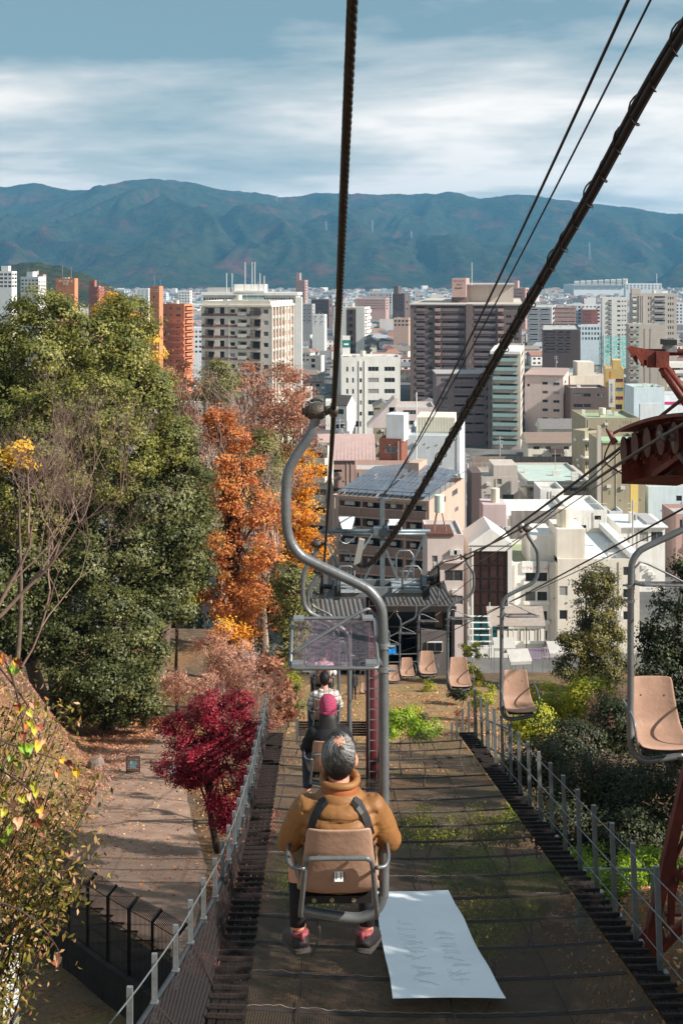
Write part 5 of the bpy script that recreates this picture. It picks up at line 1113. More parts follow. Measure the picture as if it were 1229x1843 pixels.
for u, h in ((0.24, 7), (0.30, 7), (0.44, 11), (0.515, 11), (0.545, 11), (0.60, 7), (0.645, 6)): MB().tube([(u * b.W, 2, b.H), (u * b.W, 2, b.H + h)], 0.11, 6).build('antenna', WHITE, b.root)
MB().box(b.W - 0.4, b.W + 2.0, -1.2, 0.6, 0, b.H - 1.5).build('corner_column', WHT, b.root)
b = B('apartment_building', 'cream apartment block with brick red balcony bands below the white office', 'building', 363, 487, 330, 542, CREAM, xr=527, a=15)
b.row('F', [(0.05, 0.19)], 554, 567.5, 8, 20, 'bal', 1.3, out=0.5, bmat=BAND, bstyle='rail').row('F', [(0.27, 0.335)], 554, 567, 8, 20, style='dark').row('F', [(0.42, 0.49)], 557, 564, 8, 20).row('F', [(0.53, 0.66)], 555, 567.5, 8, 20, 'bal', 1.2, out=0.25, bmat=CREAM, bh=0.9).row('F', [(0.71, 0.86)], 554, 567.5, 8, 20, 'bal', 1.3, out=0.5, bmat=BAND, bstyle='rail').row('F', [(0.90, 0.97)], 557, 565, 8, 20)
b.row('R', fr(6, 0.11), 553, 566, 8, 20, 'bal', 1.2, out=0.3, bmat=BAND, bh=1.1).finish()
for i in range(8): MB().box(0.02, b.W * 0.715, -0.07, 0, b.z(569.5 + i * 20), b.z(565 + i * 20)).build('brick_band', BAND, b.root)
MB().box(-0.5, b.W + 0.5, -0.6, b.L + 0.4, b.H - 1.6, b.H - 1.1).build('cornice', CREAM, b.root); b.clutter(7, 21, True, 2)
for k in range(8): MB().box(b.W - 0.15, b.W + 0.55, b.L * (k / 7.0) * 0.97, b.L * (k / 7.0) * 0.97 + 0.5, 0, b.H - 1.6).build('fin', CREAM, b.root)
# --- centre
b = B('apartment_building', 'slim white apartment tower with zigzag stair behind the haul rope', 'building', 601, 656, 520, 553, WHT, xr=666, a=12).row('F', [(0.05, 0.12)], 557, 563, 9, 12).row('F', [(0.40, 0.72)], 554.5, 640, 1, 0, 'void', 0.4).row('R', [(0.05, 0.95)], 557, 563, 8, 12.2, 'bal', 1.3, out=0.7, bh=1.2).finish(); b.part('dark_strip', 0.405, 0.715, 0.0, 0.03, -b.H + b.H * 0.2, -1, DBROWN)
for i in range(7): link('window', window_mesh(1.6, 1.5, 'dark'), b.root, (b.W * 0.5, -0.06, b.z(565 + i * 12)))
b.clutter(4, 23)
b = B('office_building', 'white five storey office with paired windows beside the haul rope', 'building', 614, 720, 372, 643, WHT, L=16)
b.row('F', [(0.085, 0.12), (0.185, 0.215)], 660, 669, 3, 20, style='single').row('F', [(0.295, 0.35)], 661, 668, 5, 20, style='dark').row('F', [(0.455, 0.635), (0.73, 0.91)], 660, 668, 6, 20, style='').row('F', [(0.24, 0.34)], 758, 768, 1, 0, style='dark').finish(); b.clutter(7, 25, True, 1)
for u in (0.30, 0.395): MB().box(b.W * u, b.W * u + 0.25, -0.2, 0, 0, b.H - 1).build('downpipe', WHT, b.root)
b = B('sign_board', 'white and teal advertising box on the roof behind the haul rope', 'sign', 616, 630, 385, 605, WHT, L=3, base=-26.2).finish(); MB().box(0, b.W, -0.1, 0, b.z(625), b.z(612)).build('sign_panel', M('teal_sign', C(40, 120, 112), 0.5, 0.1), b.root); MB().box(b.W * .2, b.W * .8, -0.16, -0.1, b.z(621), b.z(618)).build('sign_lettering', SIGNW, b.root)
b = B('apartment_building', 'massive brown fourteen storey apartment tower with roof sign box', 'building', 738, 938, 480, 548, BROWN, xr=945, a=8, L=16)
b.row('F', [(0.055, 0.135)], 552, 560.5, 13, 13.4, 'bal', 1.5, out=0.2, bmat=BROWN2).row('F', [(0.165, 0.205)], 554, 559, 13, 13.4, style='dark').row('F', [(0.225, 0.275)], 552, 560.5, 13, 13.4, 'bal', 0.6, out=0.9, bmat=REDP, bh=1.2).row('F', [(0.285, 0.495)], 551, 560.5, 13, 13.4, 'bal', 1.6, out=0.15, bmat=BROWN2).row('F', [(0.575, 0.775)], 551, 560.5, 9, 13.4, 'bal', 1.6, out=0.15, bmat=BROWN2).row('F', [(0.79, 0.84)], 552, 560.5, 9, 13.4, 'bal', 0.6, out=0.9, bmat=REDP, bh=1.2).row('F', [(0.86, 0.91), (0.93, 0.975)], 553.5, 559.5, 10, 13.4).row('R', fr(4, 0.12), 553, 559, 10, 13.4).finish()
MB().box(b.W * 0.505, b.W * 0.565, -0.9, 0, 0, b.H).build('pilaster', BROWN, b.root); MB().box(-0.4, b.W + 0.4, -0.5, b.L + 0.4, b.H - 0.35, b.H + 0.2).build('cornice', GREIGE, b.root); b.part('penthouse', 0.47, 0.93, 0.25, 0.8, -0.8, 7.5, GREIGE); b.part('penthouse_roof', 0.46, 0.94, 0.22, 0.83, 7.5, 8.0, GREY)
sg = b.part('sign_box', 0.36, 0.49, 0.15, 0.5, 2.5, 10.5, REDP); b.part('sign_support', 0.35, 0.50, 0.18, 0.48, -0.8, 2.5, BROWN); b.clutter(3, 31, False, 2); MB().tube([(b.W * 0.555, 3, b.H + 7.5), (b.W * 0.555, 3, b.H + 17)], 0.12, 6).build('antenna', WHITE, b.root)
for i, tx in enumerate(('アルファステイツ', 'スカイ', '勝山通り')): text_obj('sign_text', tx, 0.62 if i == 0 else 0.85, DFRAME, b.root, (b.W * 0.425, b.L * 0.15 - 0.05, b.H + 9.3 - 1.5 * i), RX90, extrude=0.02)
b = B('apartment_building', 'purple brown balcony block in front of the brown tower', 'building', 785, 893, 400, 672, BROWN2, L=15)
b.row('F', [(0.07, 0.19)], 681, 687.5, 8, 16.2).row('F', [(0.30, 0.62)], 679, 688.5, 8, 16.2, 'bal', 1.5, out=0.15, bmat=BROWN2, bstyle='cap').row('F', [(0.64, 0.80)], 679, 688.5, 8, 16.2, 'bal', 1.5, out=0.15, bmat=BROWN2, bstyle='cap').row('F', [(0.83, 0.93)], 680, 687.5, 8, 16.2, style='dark').finish(M('pale_metal_roof', C(170, 178, 178), 0.6, 0.1, 1)); b.clutter(2, 33, False, 2)
MB().box(-0.3, b.W + 0.3, -0.4, b.L, b.H - 0.2, b.H + 0.1).build('roof_edge', GREY, b.root)
b = B('apartment_building', 'slim white tower with green glass balconies beside the cable bundle', 'building', 883, 936, 390, 635, GREIGE, xr=943, a=10, L=14)
b.row('F', [(0.06, 0.90)], 641, 650.5, 10, 16.6, 'bal', 1.6, out=0.9, bmat=GGL, bh=1.15).row('R', [(0.2, 0.7)], 643, 649, 9, 16.6, style='dark').finish(); b.clutter(3, 35, False, 1)
MB().box(-0.9, 0.15, -0.8, 8, 0, b.H - 0.6).build('side_pier', DFRAME, b.root); b.part('parapet_crown', -0.02, 1.0, -0.02, 0.6, -0.4, 0.5, WHT)
b = B('apartment_building', 'pale pink five storey block with small windows right of the green balconies', 'building', 944, 1013, 420, 676, PINKW, xr=1023, a=14)
b.row('F', [(0.46, 0.60)], 688, 693, 6, 16, style='dark').row('F', [(0.06, 0.13)], 692, 697, 1, 0, style='dark').row('R', [(0.2, 0.5)], 690, 696, 5, 16).finish(M('brown_tin_roof', C(150, 124, 116), 0.6, 0.1, 1)); MB().box(-0.4, b.W + 0.4, -0.5, b.L, b.H - 0.3, b.H + 0.15).build('roof_edge', wm('taupe_roof_edge', 168, 146, 138), b.root)
for i in range(6): link('window', window_mesh(2.2, 1.0, ''), b.root, (b.W * 0.86 - 1.6, -0.05, b.z(693.5 + 16 * i)))
# --- right distance
for (nm, lab, xl, xc, xr, a, D, yt, wl_, fu, dy, n, u) in (
        ('apartment_building', 'greyish brown mid-rise terrace right of the cable bundle', 948, 992, 1000, 12, 900, 553, GREY, [(0.08, 0.45), (0.55, 0.92)], 9, 7, 0), ('apartment_building', 'salmon apartment row behind the greyish brown terrace', 995, 1036, 1040, 8, 960, 552, REDP, [(0.03, 0.97)], 7.5, 5, 0),
        ('apartment_building', 'dark brown block with white framed corner windows', 975, 1044, 1051, 10, 640, 594, DBROWN, [(0.08, 0.34), (0.42, 0.56), (0.62, 0.74)], 10.3, 4, 0), ('apartment_building', 'white far slab with lift tower, behind the dark brown block', 1018, 1080, 1084, 6, 1250, 548, WHT2, fr(9, 0.06), 6.5, 5, 0),
        ('apartment_building', 'orange and white small block beside the far white slab', 1047, 1075, 1080, 12, 1150, 557, RED, [(0.06, 0.6)], 6, 4, 0), ('office_building', 'pale blue low slab behind the golf net', 1040, 1084, 1087, 5, 760, 586, BLUEW, fr(8, 0.07), 9, 3, 0),
        ('apartment_building', 'tall pink block with turret just right of the brown tower', 920, 945, 951, 15, 1050, 518, REDP, [(0.1, 0.9)], 6.2, 9, 1), ('apartment_building', 'tall far pink tower above the white office roof', 532, 549, 554, 15, 1400, 504, REDP, fr(3, 0.2), 5, 7, 1),
        ('apartment_building', 'brown far block left of the haul rope', 560, 592, 599, 14, 1150, 539, DBROWN, [(0.05, 0.95)], 6.2, 5, 0), ('apartment_building', 'grey far block left of the brown one by the rope', 540, 562, 567, 14, 1000, 547, GREY, [(0.1, 0.5), (0.6, 0.9)], 6.6, 5, 0),
        ('apartment_building', 'long pink slab far beyond the slim white tower', 640, 694, 700, 6, 1300, 537, REDP, [(0.03, 0.97)], 5, 4, 0), ('apartment_building', 'dark stepped block left of the brown tower top', 706, 728, 738, 12, 1100, 528, DBROWN, [(0.1, 0.45), (0.55, 0.9)], 6, 5, 1),
        ('office_building', 'small white block with dark door left of the slim white tower', 562, 584, 588, 12, 900, 566, WHT, fr(2, 0.15), 9, 2, 0), ('apartment_building', 'far grey terrace above the pink slab', 660, 705, 708, 5, 1700, 527, GREY, fr(8, 0.06), 4.4, 4, 0),
        ('office_building', 'rust coloured villa like building beyond the white office', 708, 735, 738, 8, 900, 573, TERRA, fr(4, 0.14), 7, 2, 0), ('apartment_building', 'far white slab at the right edge beside the greige tower', 1215, 1260, 1264, 5, 1300, 545, WHT2, fr(7, 0.07), 6, 6, 0),
        ('office_building', 'far white slab with red stripe near the mountain foot', 1125, 1190, 1194, 4, 2300, 510, WHT2, fr(10, 0.05), 3, 3, 0), ('school_building', 'wide pale low building at the mountain foot', 240, 300, 304, 5, 2200, 527, WHT2, fr(9, 0.06), 3, 3, 0),
        ('apartment_building', 'white far block under the wooded hill', 247, 268, 273, 12, 1700, 519, WHT, fr(3, 0.18), 4.5, 5, 0), ('apartment_building', 'white far block right of the orange tower top', 322, 342, 346, 10, 1500, 523, WHT, fr(4, 0.12), 5, 5, 0)):
    b = B(nm, lab, 'building', xl, xc, D, yt, wl_, xr=xr, a=a); hh = dy * 0.52
    if len(fu) < 4: b.row('F', fu, yt + 3, yt + 3 + hh, n, dy, 'bal', 1.2, out=0.1, bh=1.0)
    else: b.row('F', fu, yt + 3, yt + 3 + hh, n, dy, style='dark')
    b.row('R', [(0.25, 0.6)], yt + 3, yt + 3 + hh, n, dy, style='dark').finish()
    if u: b.part('lift_turret', 0.05, 0.42, 0.1, 0.6, -1, 6.0 * D / 1000, wl_)
    b.clutter(3, int(xl), False, 1)
b = B('apartment_building', 'tall white tower with dark balcony column behind the golf net', 'building', 1083, 1128, 650, 535, WHT, xr=1131, a=6, L=14).row('F', [(0.24, 0.38)], 540, 545.5, 11, 8.6, 'bal', 1.3, out=0.4, bmat=GREY).row('F', [(0.60, 0.72)], 541, 544, 11, 8.6, style='dark').row('F', [(0.78, 0.84), (0.89, 0.95)], 541, 543.5, 11, 8.6).finish(); b.clutter(3, 41, False, 1)
b = B('apartment_building', 'tall greige tower with ribbed front and central balconies', 'building', 1136, 1217, 600, 528, GREIGE, xr=1222, a=5, L=18)
b.row('F', [(0.50, 0.74)], 533, 540, 9, 10.6, 'bal', 1.4, out=0.5, bmat=GREY).row('F', [(0.36, 0.39), (0.41, 0.44), (0.80, 0.83), (0.85, 0.88), (0.90, 0.93)], 534, 539, 9, 10.6, style='single').row('F', [(0.02, 0.10)], 535, 541, 9, 10.6, 'bal', 1.0, out=0.6, bmat=WHT).finish(); b.part('parapet_crown', 0.0, 0.2, -0.01, 0.6, -0.4, 2.5, GREIGE)
for u in (0.16, 0.20, 0.24): MB().box(b.W * u, b.W * u + 0.5, -0.6, 0, 0, b.H - 1).build('pilaster', GREIGE, b.root)
MB().tube([(b.W * 0.58, 3, b.H), (b.W * 0.58, 3, b.H + 10)], 0.12, 6).build('antenna', WHITE, b.root); b.clutter(3, 43, True, 1)
b = B('apartment_building', 'greige slab with two long dark slots behind the red lift tower arm', 'building', 1131, 1197, 470, 584, GREIGE, xr=1204, a=8, L=14)
b.row('F', [(0.40, 0.425), (0.56, 0.585)], 592, 700, 1, 0, 'void', 0.5).row('F', [(0.03, 0.12)], 588, 596, 9, 13, 'bal', 1.3, out=0.5, bmat=GREY).row('F', [(0.20, 0.27)], 588, 596, 9, 13, 'bal', 1.0, out=0.3, bmat=GGL).row('R', [(0.2, 0.8)], 588, 596, 8, 13, 'bal', 1.2, out=0.8).finish(); b.clutter(3, 45, False, 1)
b = B('apartment_building', 'pale block with balconies at the right edge beyond the red arm', 'building', 1200, 1290, 440, 655, WHT, L=14).row('F', [(0.05, 0.32), (0.36, 0.6)], 662, 671, 4, 14, 'bal', 1.3, out=0.6).finish()
b = B('shop_building', 'bright yellow narrow building with red lettered windows and white vertical sign', 'building', 1089, 1122, 425, 664, YEL, xr=1127, a=10, L=9)
b.row('F', [(0.55, 0.96)], 682, 688, 3, 15.8, style='').row('F', [(0.55, 0.9)], 728, 737, 1, 0, style='dark').finish(); b.part('roof_tower', 0.42, 0.86, 0.2, 0.7, -0.8, 2.8, YEL); MB().box(0.24 * b.W, 0.32 * b.W, -0.06, 0, b.z(682), b.z(668)).build('orange_stripe', M('orange_paint', C(224, 140, 40), 0.6, 0.1), b.root)
for i in range(3): MB().box(b.W * 0.57, b.W * 0.94, -0.07, -0.03, b.z(687.3 + 15.8 * i), b.z(684.6 + 15.8 * i)).build('window_lettering', M('magenta_lettering', C(150, 50, 70), 0.5, 0.5, 3) if i != 1 else M('blue_lettering', C(90, 140, 160), 0.5, 0.5, 3), b.root)
sg = MB().box(0.17 * b.W, 0.50 * b.W, -0.55, -0.25, b.z(733), b.z(683)).build('vertical_sign', SIGNW, b.root); text_obj('sign_text', '松山まどんな病院', 0.92, M('grey_sign_ink', C(90, 96, 96), 0.5, 0.1), b.root, (0.335 * b.W, -0.60, b.z(708)), RX90, vertical=True, extrude=0.01)
b = B('shop_building', 'dark brown three storey building left of the yellow one', 'building', 1026, 1092, 410, 698, DBROWN, L=12).row('F', [(0.08, 0.33), (0.36, 0.55)], 708, 714, 2, 19, style='dark').row('F', [(0.72, 0.78), (0.84, 0.90)], 708, 714, 1, 0).finish(); b.clutter(2, 51, False, 0)
b = B('office_building', 'plain cream building with stepped roof behind the dark brown one', 'building', 1025, 1090, 450, 676, CREAM, L=14).row('F', [(0.55, 0.7)], 700, 706, 1, 0).finish(); b.part('upper_block', 0.22, 0.68, 0.05, 0.7, -0.8, 5.0, CREAM); b.clutter(2, 52, False, 1)
b = B('warehouse', 'pale blue windowless box below the red lift tower arm', 'building', 1140, 1195, 360, 697, BLUEW, L=12).finish(M('green_stained_roof', C(150, 164, 134), 0.8, 0.2, 1)); b.clutter(2, 53, False, 2); MB().box(b.W * 0.2, b.W * 0.85, -0.12, 0, b.z(760), b.z(726)).build('shutter', WHT2, b.root)
b = B('shop_building', 'white shop with magenta stripe at the right edge', 'building', 1194, 1262, 370, 711, WHT2, L=12).finish(); MB().box(0, b.W, -0.1, 0, b.z(728), b.z(723)).build('magenta_stripe', M('magenta_paint', C(190, 50, 110), 0.5, 0.1), b.root)
gn = thing('golf_net', 'tall turquoise golf driving range net between white towers', 'net', P(1085, 640, 560)); GN = net_material('turquoise_golf_net', C(120, 196, 190), 1.3, 0.16, 0.16)
MB().quad((0, 0, -6), (11.2, 0, -6), (11.2, 0, 9.5), (0, 0, 9.0)).quad((0, 0, -6), (0, 9, -6), (0, 9, 9.5), (0, 0, 9.0)).build('netting', GN, gn)
for k in range(4): MB().tube([(k * 3.75, -0.1, -18), (k * 3.75, -0.1, 10)], 0.14, 6).build('pole', STEEL, gn)
# --- right middle ground
b = B('office_building', 'olive beige concrete building with green roof edge under the sheave housing', 'building', 1053, 1150, 300, 752, OLIVE, L=18).row('F', [(0.50, 0.60)], 777, 788, 2, 24).row('F', [(0.69, 0.70), (0.735, 0.745), (0.78, 0.79), (0.825, 0.835)], 757, 764, 1, 0, style='single').finish(M('green_stained_roof', C(150, 164, 134), 0.8, 0.2, 1), None); b.clutter(3, 55, True, 0)
b = B('office_building', 'olive building with yellow window strip below the sheave housing', 'building', 1084, 1160, 245, 795, OLIVE, L=14, base=CITY).row('F', [(0.66, 0.83)], 865, 874, 1, 0).row('F', [(0.66, 0.83)], 896, 904, 1, 0).row('F', [(0.66, 0.83)], 835, 843, 1, 0).finish(); MB().box(b.W * 0.655, b.W * 0.835, -0.06, 0, 0, b.z(850)).build('yellow_panel', M('yellow_panel', C(226, 196, 110), 0.7, 0.06), b.root); MB().box(-1.2, -0.4, -0.4, 0.4, 0, b.H + 3.2).build('chimney_pipe', GREIGE, b.root); MB().box(-0.2, b.W, -0.3, 6, b.H - 0.2, b.H + 0.25).build('green_fascia', M('pale_green_fascia', C(160, 190, 150), 0.6, 0.1), b.root)
# terrace building with slanted layered eaves (olive side face)
b = B('terrace_building', 'long olive building with layered white slab eaves running towards the olive block', 'building', 1030, 1052, 290, 776, OLIVE, xr=1082, a=60, L=10)
b.row('R', fr(6, 0.12), 800, 812, 3, 32, style='dark').finish()
for i in range(4): MB().box(b.W - 0.1, b.W + 2.0, -0.6, b.L, b.z(790 + i * 32) - 0.35, b.z(790 + i * 32)).build('slab_eaves', WHT, b.root)
b = B('hall', 'low grey hall with pale green flat roof and layered eaves', 'building', 948, 1060, 262, 866, GREIGE, L=26, parapet=0.5).row('F', [(0.05, 0.30), (0.35, 0.62), (0.68, 0.95)], 878, 892, 2, 26, 'bal', 1.2, out=0.3, bmat=GREIGE).finish(M('pale_green_roof', C(176, 190, 180), 0.7, 0.12, 0.35))
for i in range(2): MB().box(-1.6, b.W + 1.6, -1.6, b.L + 1, b.H - 1.1 - i * 3.0, b.H - 0.75 - i * 3.0).build('slab_eaves', GREIGE, b.root)
b.clutter(4, 57, False, 1)
b = B('warehouse', 'pale blue wall with air units on its roof below the sheave housing', 'building', 1166, 1262, 250, 876, BLUEW, L=10).row('F', [(0.52, 0.63)], 892, 902, 1, 0).finish(); b.clutter(6, 58, False, 0)
b = B('house', 'white house with metal roof and a large air unit, under the blue wall', 'house', 1117, 1196, 215, 948, WHT, L=11).row('F', [(0.42, 0.62), (0.68, 0.95)], 957, 975, 1, 0).finish(); MB().box(-0.4, b.W + 0.4, -0.6, b.L, b.H - 0.1, b.H + 0.12).build('roof_slab', WHT2, b.root); b.part('air_unit', 0.28, 0.4, 0.2, 0.35, 0.1, 2.0, ACM); b.part('roof_box', 0.62, 0.9, 0.1, 0.9, 0.1, 0.5, GREY)
b = B('house', 'salmon house wall at the right edge under the wires', 'house', 1216, 1275, 225, 925, REDP, L=10).row('F', [(0.1, 0.2)], 935, 950, 1, 0).finish()
b = B('house', 'small white house with a tiled lean-to between olive and white buildings', 'house', 1096, 1120, 240, 920, WHT2, L=9).row('F', [(0.2, 0.5)], 930, 938, 1, 0).finish()
def gable(b, mat, pitch=0.35, over=0.5, axis='x'):
    W, L, H = b.W, b.L, b.H; mb = MB(); h = (L if axis == 'x' else W) / 2 * pitch; t = 0.18
    if axis == 'x': A_, B_, C_, D_, E_, F_ = (-over, -over, H - 0.1), (W + over, -over, H - 0.1), (W + over, L + over, H - 0.1), (-over, L + over, H - 0.1), (-over, L / 2, H + h), (W + over, L / 2, H + h)
    else: A_, B_, C_, D_, E_, F_ = (W + over, -over, H - 0.1), (W + over, L + over, H - 0.1), (-over, L + over, H - 0.1), (-over, -over, H - 0.1), (W / 2, -over, H + h), (W / 2, L + over, H + h)
    up = lambda p: (p[0], p[1], p[2] + t)
    for q4 in ((A_, B_, F_, E_), (C_, D_, E_, F_)): mb.quad(*[up(p) for p in q4]); mb.quad(*[p for p in q4[::-1]]); mb.quad(q4[0], q4[1], up(q4[1]), up(q4[0])); mb.quad(q4[1], q4[2], up(q4[2]), up(q4[1])); mb.quad(q4[3], q4[0], up(q4[0]), up(q4[3]))
    o = mb.build('gable_roof', mat, b.root)
    mb = MB(); mb.poly([A_, E_, D_] if axis == 'x' else [A_, E_, D_]); mb.poly([B_, C_, F_]); mb.build('gable_wall', b.wall, b.root); return o
TILEG = M('grey_roof_tile', C(120, 116, 114), 0.7, 0.25, 2.5, 0, 0.5, 0, 0.3); TILEB = M('brown_roof_tile', C(134, 116, 104), 0.7, 0.2, 2.5, 0, 0.5)
b = B('house', 'traditional house with brown tiled roof and white walls before the pink block', 'house', 950, 1028, 335, 797, CREAM, L=9).row('F', [(0.12, 0.26), (0.40, 0.52), (0.82, 0.94)], 803, 809, 1, 0).row('F', [(0.1, 0.3), (0.55, 0.75)], 818, 825, 1, 0, style='dark').finish(); gable(b, TILEB, 0.5, 0.8); MB().box(b.W * .5, b.W * .8, -1.6, 0, b.z(814), b.z(806)).build('porch', DBROWN, b.root)
b = B('house', 'traditional house with steep grey tiled gable behind the brown roofed one', 'house', 975, 1030, 365, 772, CREAM, L=9).finish(); gable(b, TILEG, 0.55, 0.7)
b = B('boundary_wall', 'long brownish concrete boundary wall below the traditional houses', 'wall', 848, 1030, 318, 822, M('old_concrete', C(150, 134, 122), 0.85, 0.2, 1, 0, 0.2, 0.3), L=0.4).finish()
for px, py, lab in ((866, 836, 'pale mesh fence along the yellow yard'),):
    fn = thing('mesh_fence', lab, 'fence', P(848, 852, 290)); [MB().bar((k * 1.25, 0, 0), (k * 1.25, 0, 2.6), 0.09).build('post', FRAMEM, fn) for k in range(11)]; [MB().bar((0, 0, z), (12.5, 0, z), 0.06).build('rail', FRAMEM, fn) for z in (0.2, 0.9, 1.6, 2.5)]
b = B('house', 'flat roofed beige house with dark side strip left of the green roofed hall', 'house', 866, 932, 252, 858, GREIGE, L=12).row('F', [(0.42, 0.55)], 862, 872, 1, 0).row('F', [(0.08, 0.32), (0.58, 0.88)], 890, 905, 1, 0, style='dark').finish(); b.part('roof_block', 0.35, 1.0, 0.1, 0.8, -0.8, 2.2, GREIGE); MB().box(-2.1, 0.0, 0.0, 9, 0, b.H + 0.8).build('dark_side_strip', DBROWN, b.root)
PKT = wm('pink_roof_hut', 196, 176, 176)
b = B('house', 'white block with a grey side wall behind the soft cream shop', 'house', 886, 1024, 205, 928, WHT, L=15).row('F', [(0.30, 0.36), (0.48, 0.60)], 932, 942, 1, 0).finish(M('bright_white_roof', C(232, 230, 226), 0.7, 0.06, 0.5)); MB().box(b.W * 0.24, b.W * 0.98, -0.15, 0, 0, b.z(919)).build('grey_wall_panel', M('streaked_grey_wall', C(140, 134, 130), 0.8, 0.15, 1, 0, 0, 0.4), b.root)
b.part('roof_hut', -0.14, 0.16, -0.12, 0.25, -1.5, 2.2, PKT); MB().tube([(b.W * 0.04, 0.6, b.H + 2.2), (b.W * 0.04, 0.6, b.H + 4.6)], 0.75, 12).build('water_tank', TANK, b.root)
b = B('house', 'bright white stepped house with roof railing right of the streaked grey wall', 'house', 1024, 1092, 210, 918, WHT, L=14).row('F', [(0.66, 0.84)], 928, 936, 1, 0).row('F', [(0.05, 0.45)], 945, 958, 1, 0, style='dark').row('F', [(0.66, 0.84)], 950, 958, 1, 0).finish(M('bright_white_roof', C(232, 230, 226), 0.7, 0.06, 0.5)); [MB().bar((0.3, k * 1.6 + 0.3, b.H), (0.3, k * 1.6 + 0.3, b.H + 1.1), 0.06).build('rail_post', WHITE, b.root) for k in range(8)]; MB().bar((0.3, 0.3, b.H + 1.1), (0.3, 12, b.H + 1.1), 0.06).build('rail', WHITE, b.root); MB().bar((0.3, 0.3, b.H + 1.1), (b.W, 0.3, b.H + 1.1), 0.06).build('rail', WHITE, b.root)
b = B('house', 'small white house with curved window bay under the hall eaves', 'house', 972, 1014, 225, 880, WHT, L=8).row('F', [(0.70, 0.92)], 893, 902, 1, 0, style='dark').finish()
# --- street front by the lower station
b = B('shop_building', 'white gabled shop front with a tall dark bronze glass bay', 'building', 844, 921, 178, 980, WHT, L=9, parapet=0.1)
b.row('F', [(0.10, 0.90)], 992, 1162, 1, 0, 'void', 0.35).finish(M('bright_white_roof', C(232, 230, 226), 0.7, 0.06, 0.5)); gable(b, M('bright_white_roof', C(232, 230, 226), 0.7, 0.06, 0.5), 0.7, 0.15, 'y')
BRZ = M('bronze_glass', C(58, 38, 34), 0.12, 0.4, 0.7, 0, 0, 0, 0.6); BRF = M('bronze_frame', C(48, 32, 30), 0.5, 0.2)
for i in range(4):
    for j in range(7):
        x0, x1 = b.W * (0.10 + 0.2 * i), b.W * (0.10 + 0.2 * (i + 1)); z1, z0 = b.z(992 + 24 * j), b.z(992 + 24 * (j + 1)); MB().quad((x0, 0.25, z0), (x1, 0.25, z0), (x1, 0.25, z1), (x0, 0.25, z1)).box(x0 - 0.06, x0 + 0.06, 0.12, 0.22, z0, z1, 1).box(x0, x1, 0.12, 0.215, z0 - 0.06, z0 + 0.06, 1).build('glass_panel', [BRZ if j < 5 else M('teal_glass', C(30, 84, 84), 0.15, 0.2), BRF], b.root)
b = B('shop_building', 'white shop with ソフトクリーム sign board and three rows of windows', 'building', 921, 1002, 182, 1012, WHT, L=16)
b.row('F', [(0.30, 0.52), (0.56, 0.78)], 1030, 1046, 4, 35, style='dark').finish(M('mossy_roof', C(150, 158, 124), 0.8, 0.2, 1)); sg = MB().box(b.W * 0.22, b.W * 0.78, -0.25, 0, b.z(1030), b.z(1010)).build('sign_board', WHITE, b.root)
text_obj('sign_text', 'ソフトクリーム', 0.56, M('orange_red_letters', C(206, 110, 70), 0.5, 0.1), b.root, (b.W * 0.5, -0.27, b.z(1022)), RX90, extrude=0.01)
b.part('stair_hut', 0.42, 0.98, 0.05, 0.6, -0.8, 3.9, WHT); MB().tube([(b.W + 0.1, -0.1, 0), (b.W + 0.1, -0.1, b.H)], 0.09, 6).build('downpipe', DFRAME, b.root)
for i in range(4): MB().box(b.W * 0.26, b.W * 0.82, -0.5, 0, b.z(1052 + 35 * i), b.z(1046 + 35 * i)).build('window_ledge', WHT, b.root)
b = B('apartment_building', 'broad cream walled building with a bright roof terrace behind the conifer', 'building', 1003, 1150, 180, 1006, CREAM, L=22)
b.row('F', [(0.02, 0.12)], 1055, 1072, 3, 43).row('F', [(0.55, 0.64), (0.80, 0.88)], 1020, 1036, 3, 40).finish(M('bright_white_roof', C(232, 230, 226), 0.7, 0.06, 0.5))
b.part('stair_tower', 0.0, 0.34, 0.02, 0.35, -0.8, 4.4, CREAM); MB().tube([(b.W * 0.12, 2.5, b.H + 4.4), (b.W * 0.12, 2.5, b.H + 7.2)], 1.2, 14).build('water_tank', TANK, b.root); [MB().bar((b.W * 0.36 + k * 0.9, b.L - 1.0, b.H), (b.W * 0.36 + k * 0.9, b.L - 1.0, b.H + 2.0), 0.06).build('rail_post', FRAMEM, b.root) for k in range(9)]
MB().obox((b.W - 1.4, 0, b.H), (1.4, 0, 0), (0, b.L, 0), (0, 0, 0.9)).build('bright_parapet', WHITE, b.root); b.clutter(4, 66, False, 0)
b = B('house', 'pinkish white narrow building with rusty rooftop tank beside the solar roof', 'building', 769, 834, 150, 962, PINKW, L=9, parapet=0.3)
b.row('F', [(0.12, 0.28)], 1000, 1012, 1, 0).row('F', [(0.47, 0.98)], 1026, 1046, 1, 0).row('F', [(0.62, 0.98)], 1072, 1088, 1, 0).row('F', [(0.47, 0.98)], 1110, 1126, 1, 0).finish()
RUST = M('rusty_iron', C(150, 110, 90), 0.8, 0.3, 5, 0, 0.2)
b.part('rusty_roof_edge', -0.02, 0.72, -0.02, 0.6, -0.2, 0.15, M('rust_roof', C(96, 60, 48), 0.8, 0.3, 3)); tk = MB().tube([(b.W * 0.36, 2, b.H + 2.4), (b.W * 0.36, 2, b.H + 4.6)], 0.62, 14).build('water_tank', M('pale_green_tank', C(206, 220, 206), 0.5, 0.06, 2), b.root)
for x, y in ((0.2, 1.2), (0.55, 1.2), (0.2, 2.8), (0.55, 2.8)): MB().bar((b.W * x, y, b.H), (b.W * 0.36 + (b.W * x - b.W * 0.36) * 0.4, 2 + (y - 2) * 0.4, b.H + 2.4), 0.09).build('tank_leg', RUST, b.root)
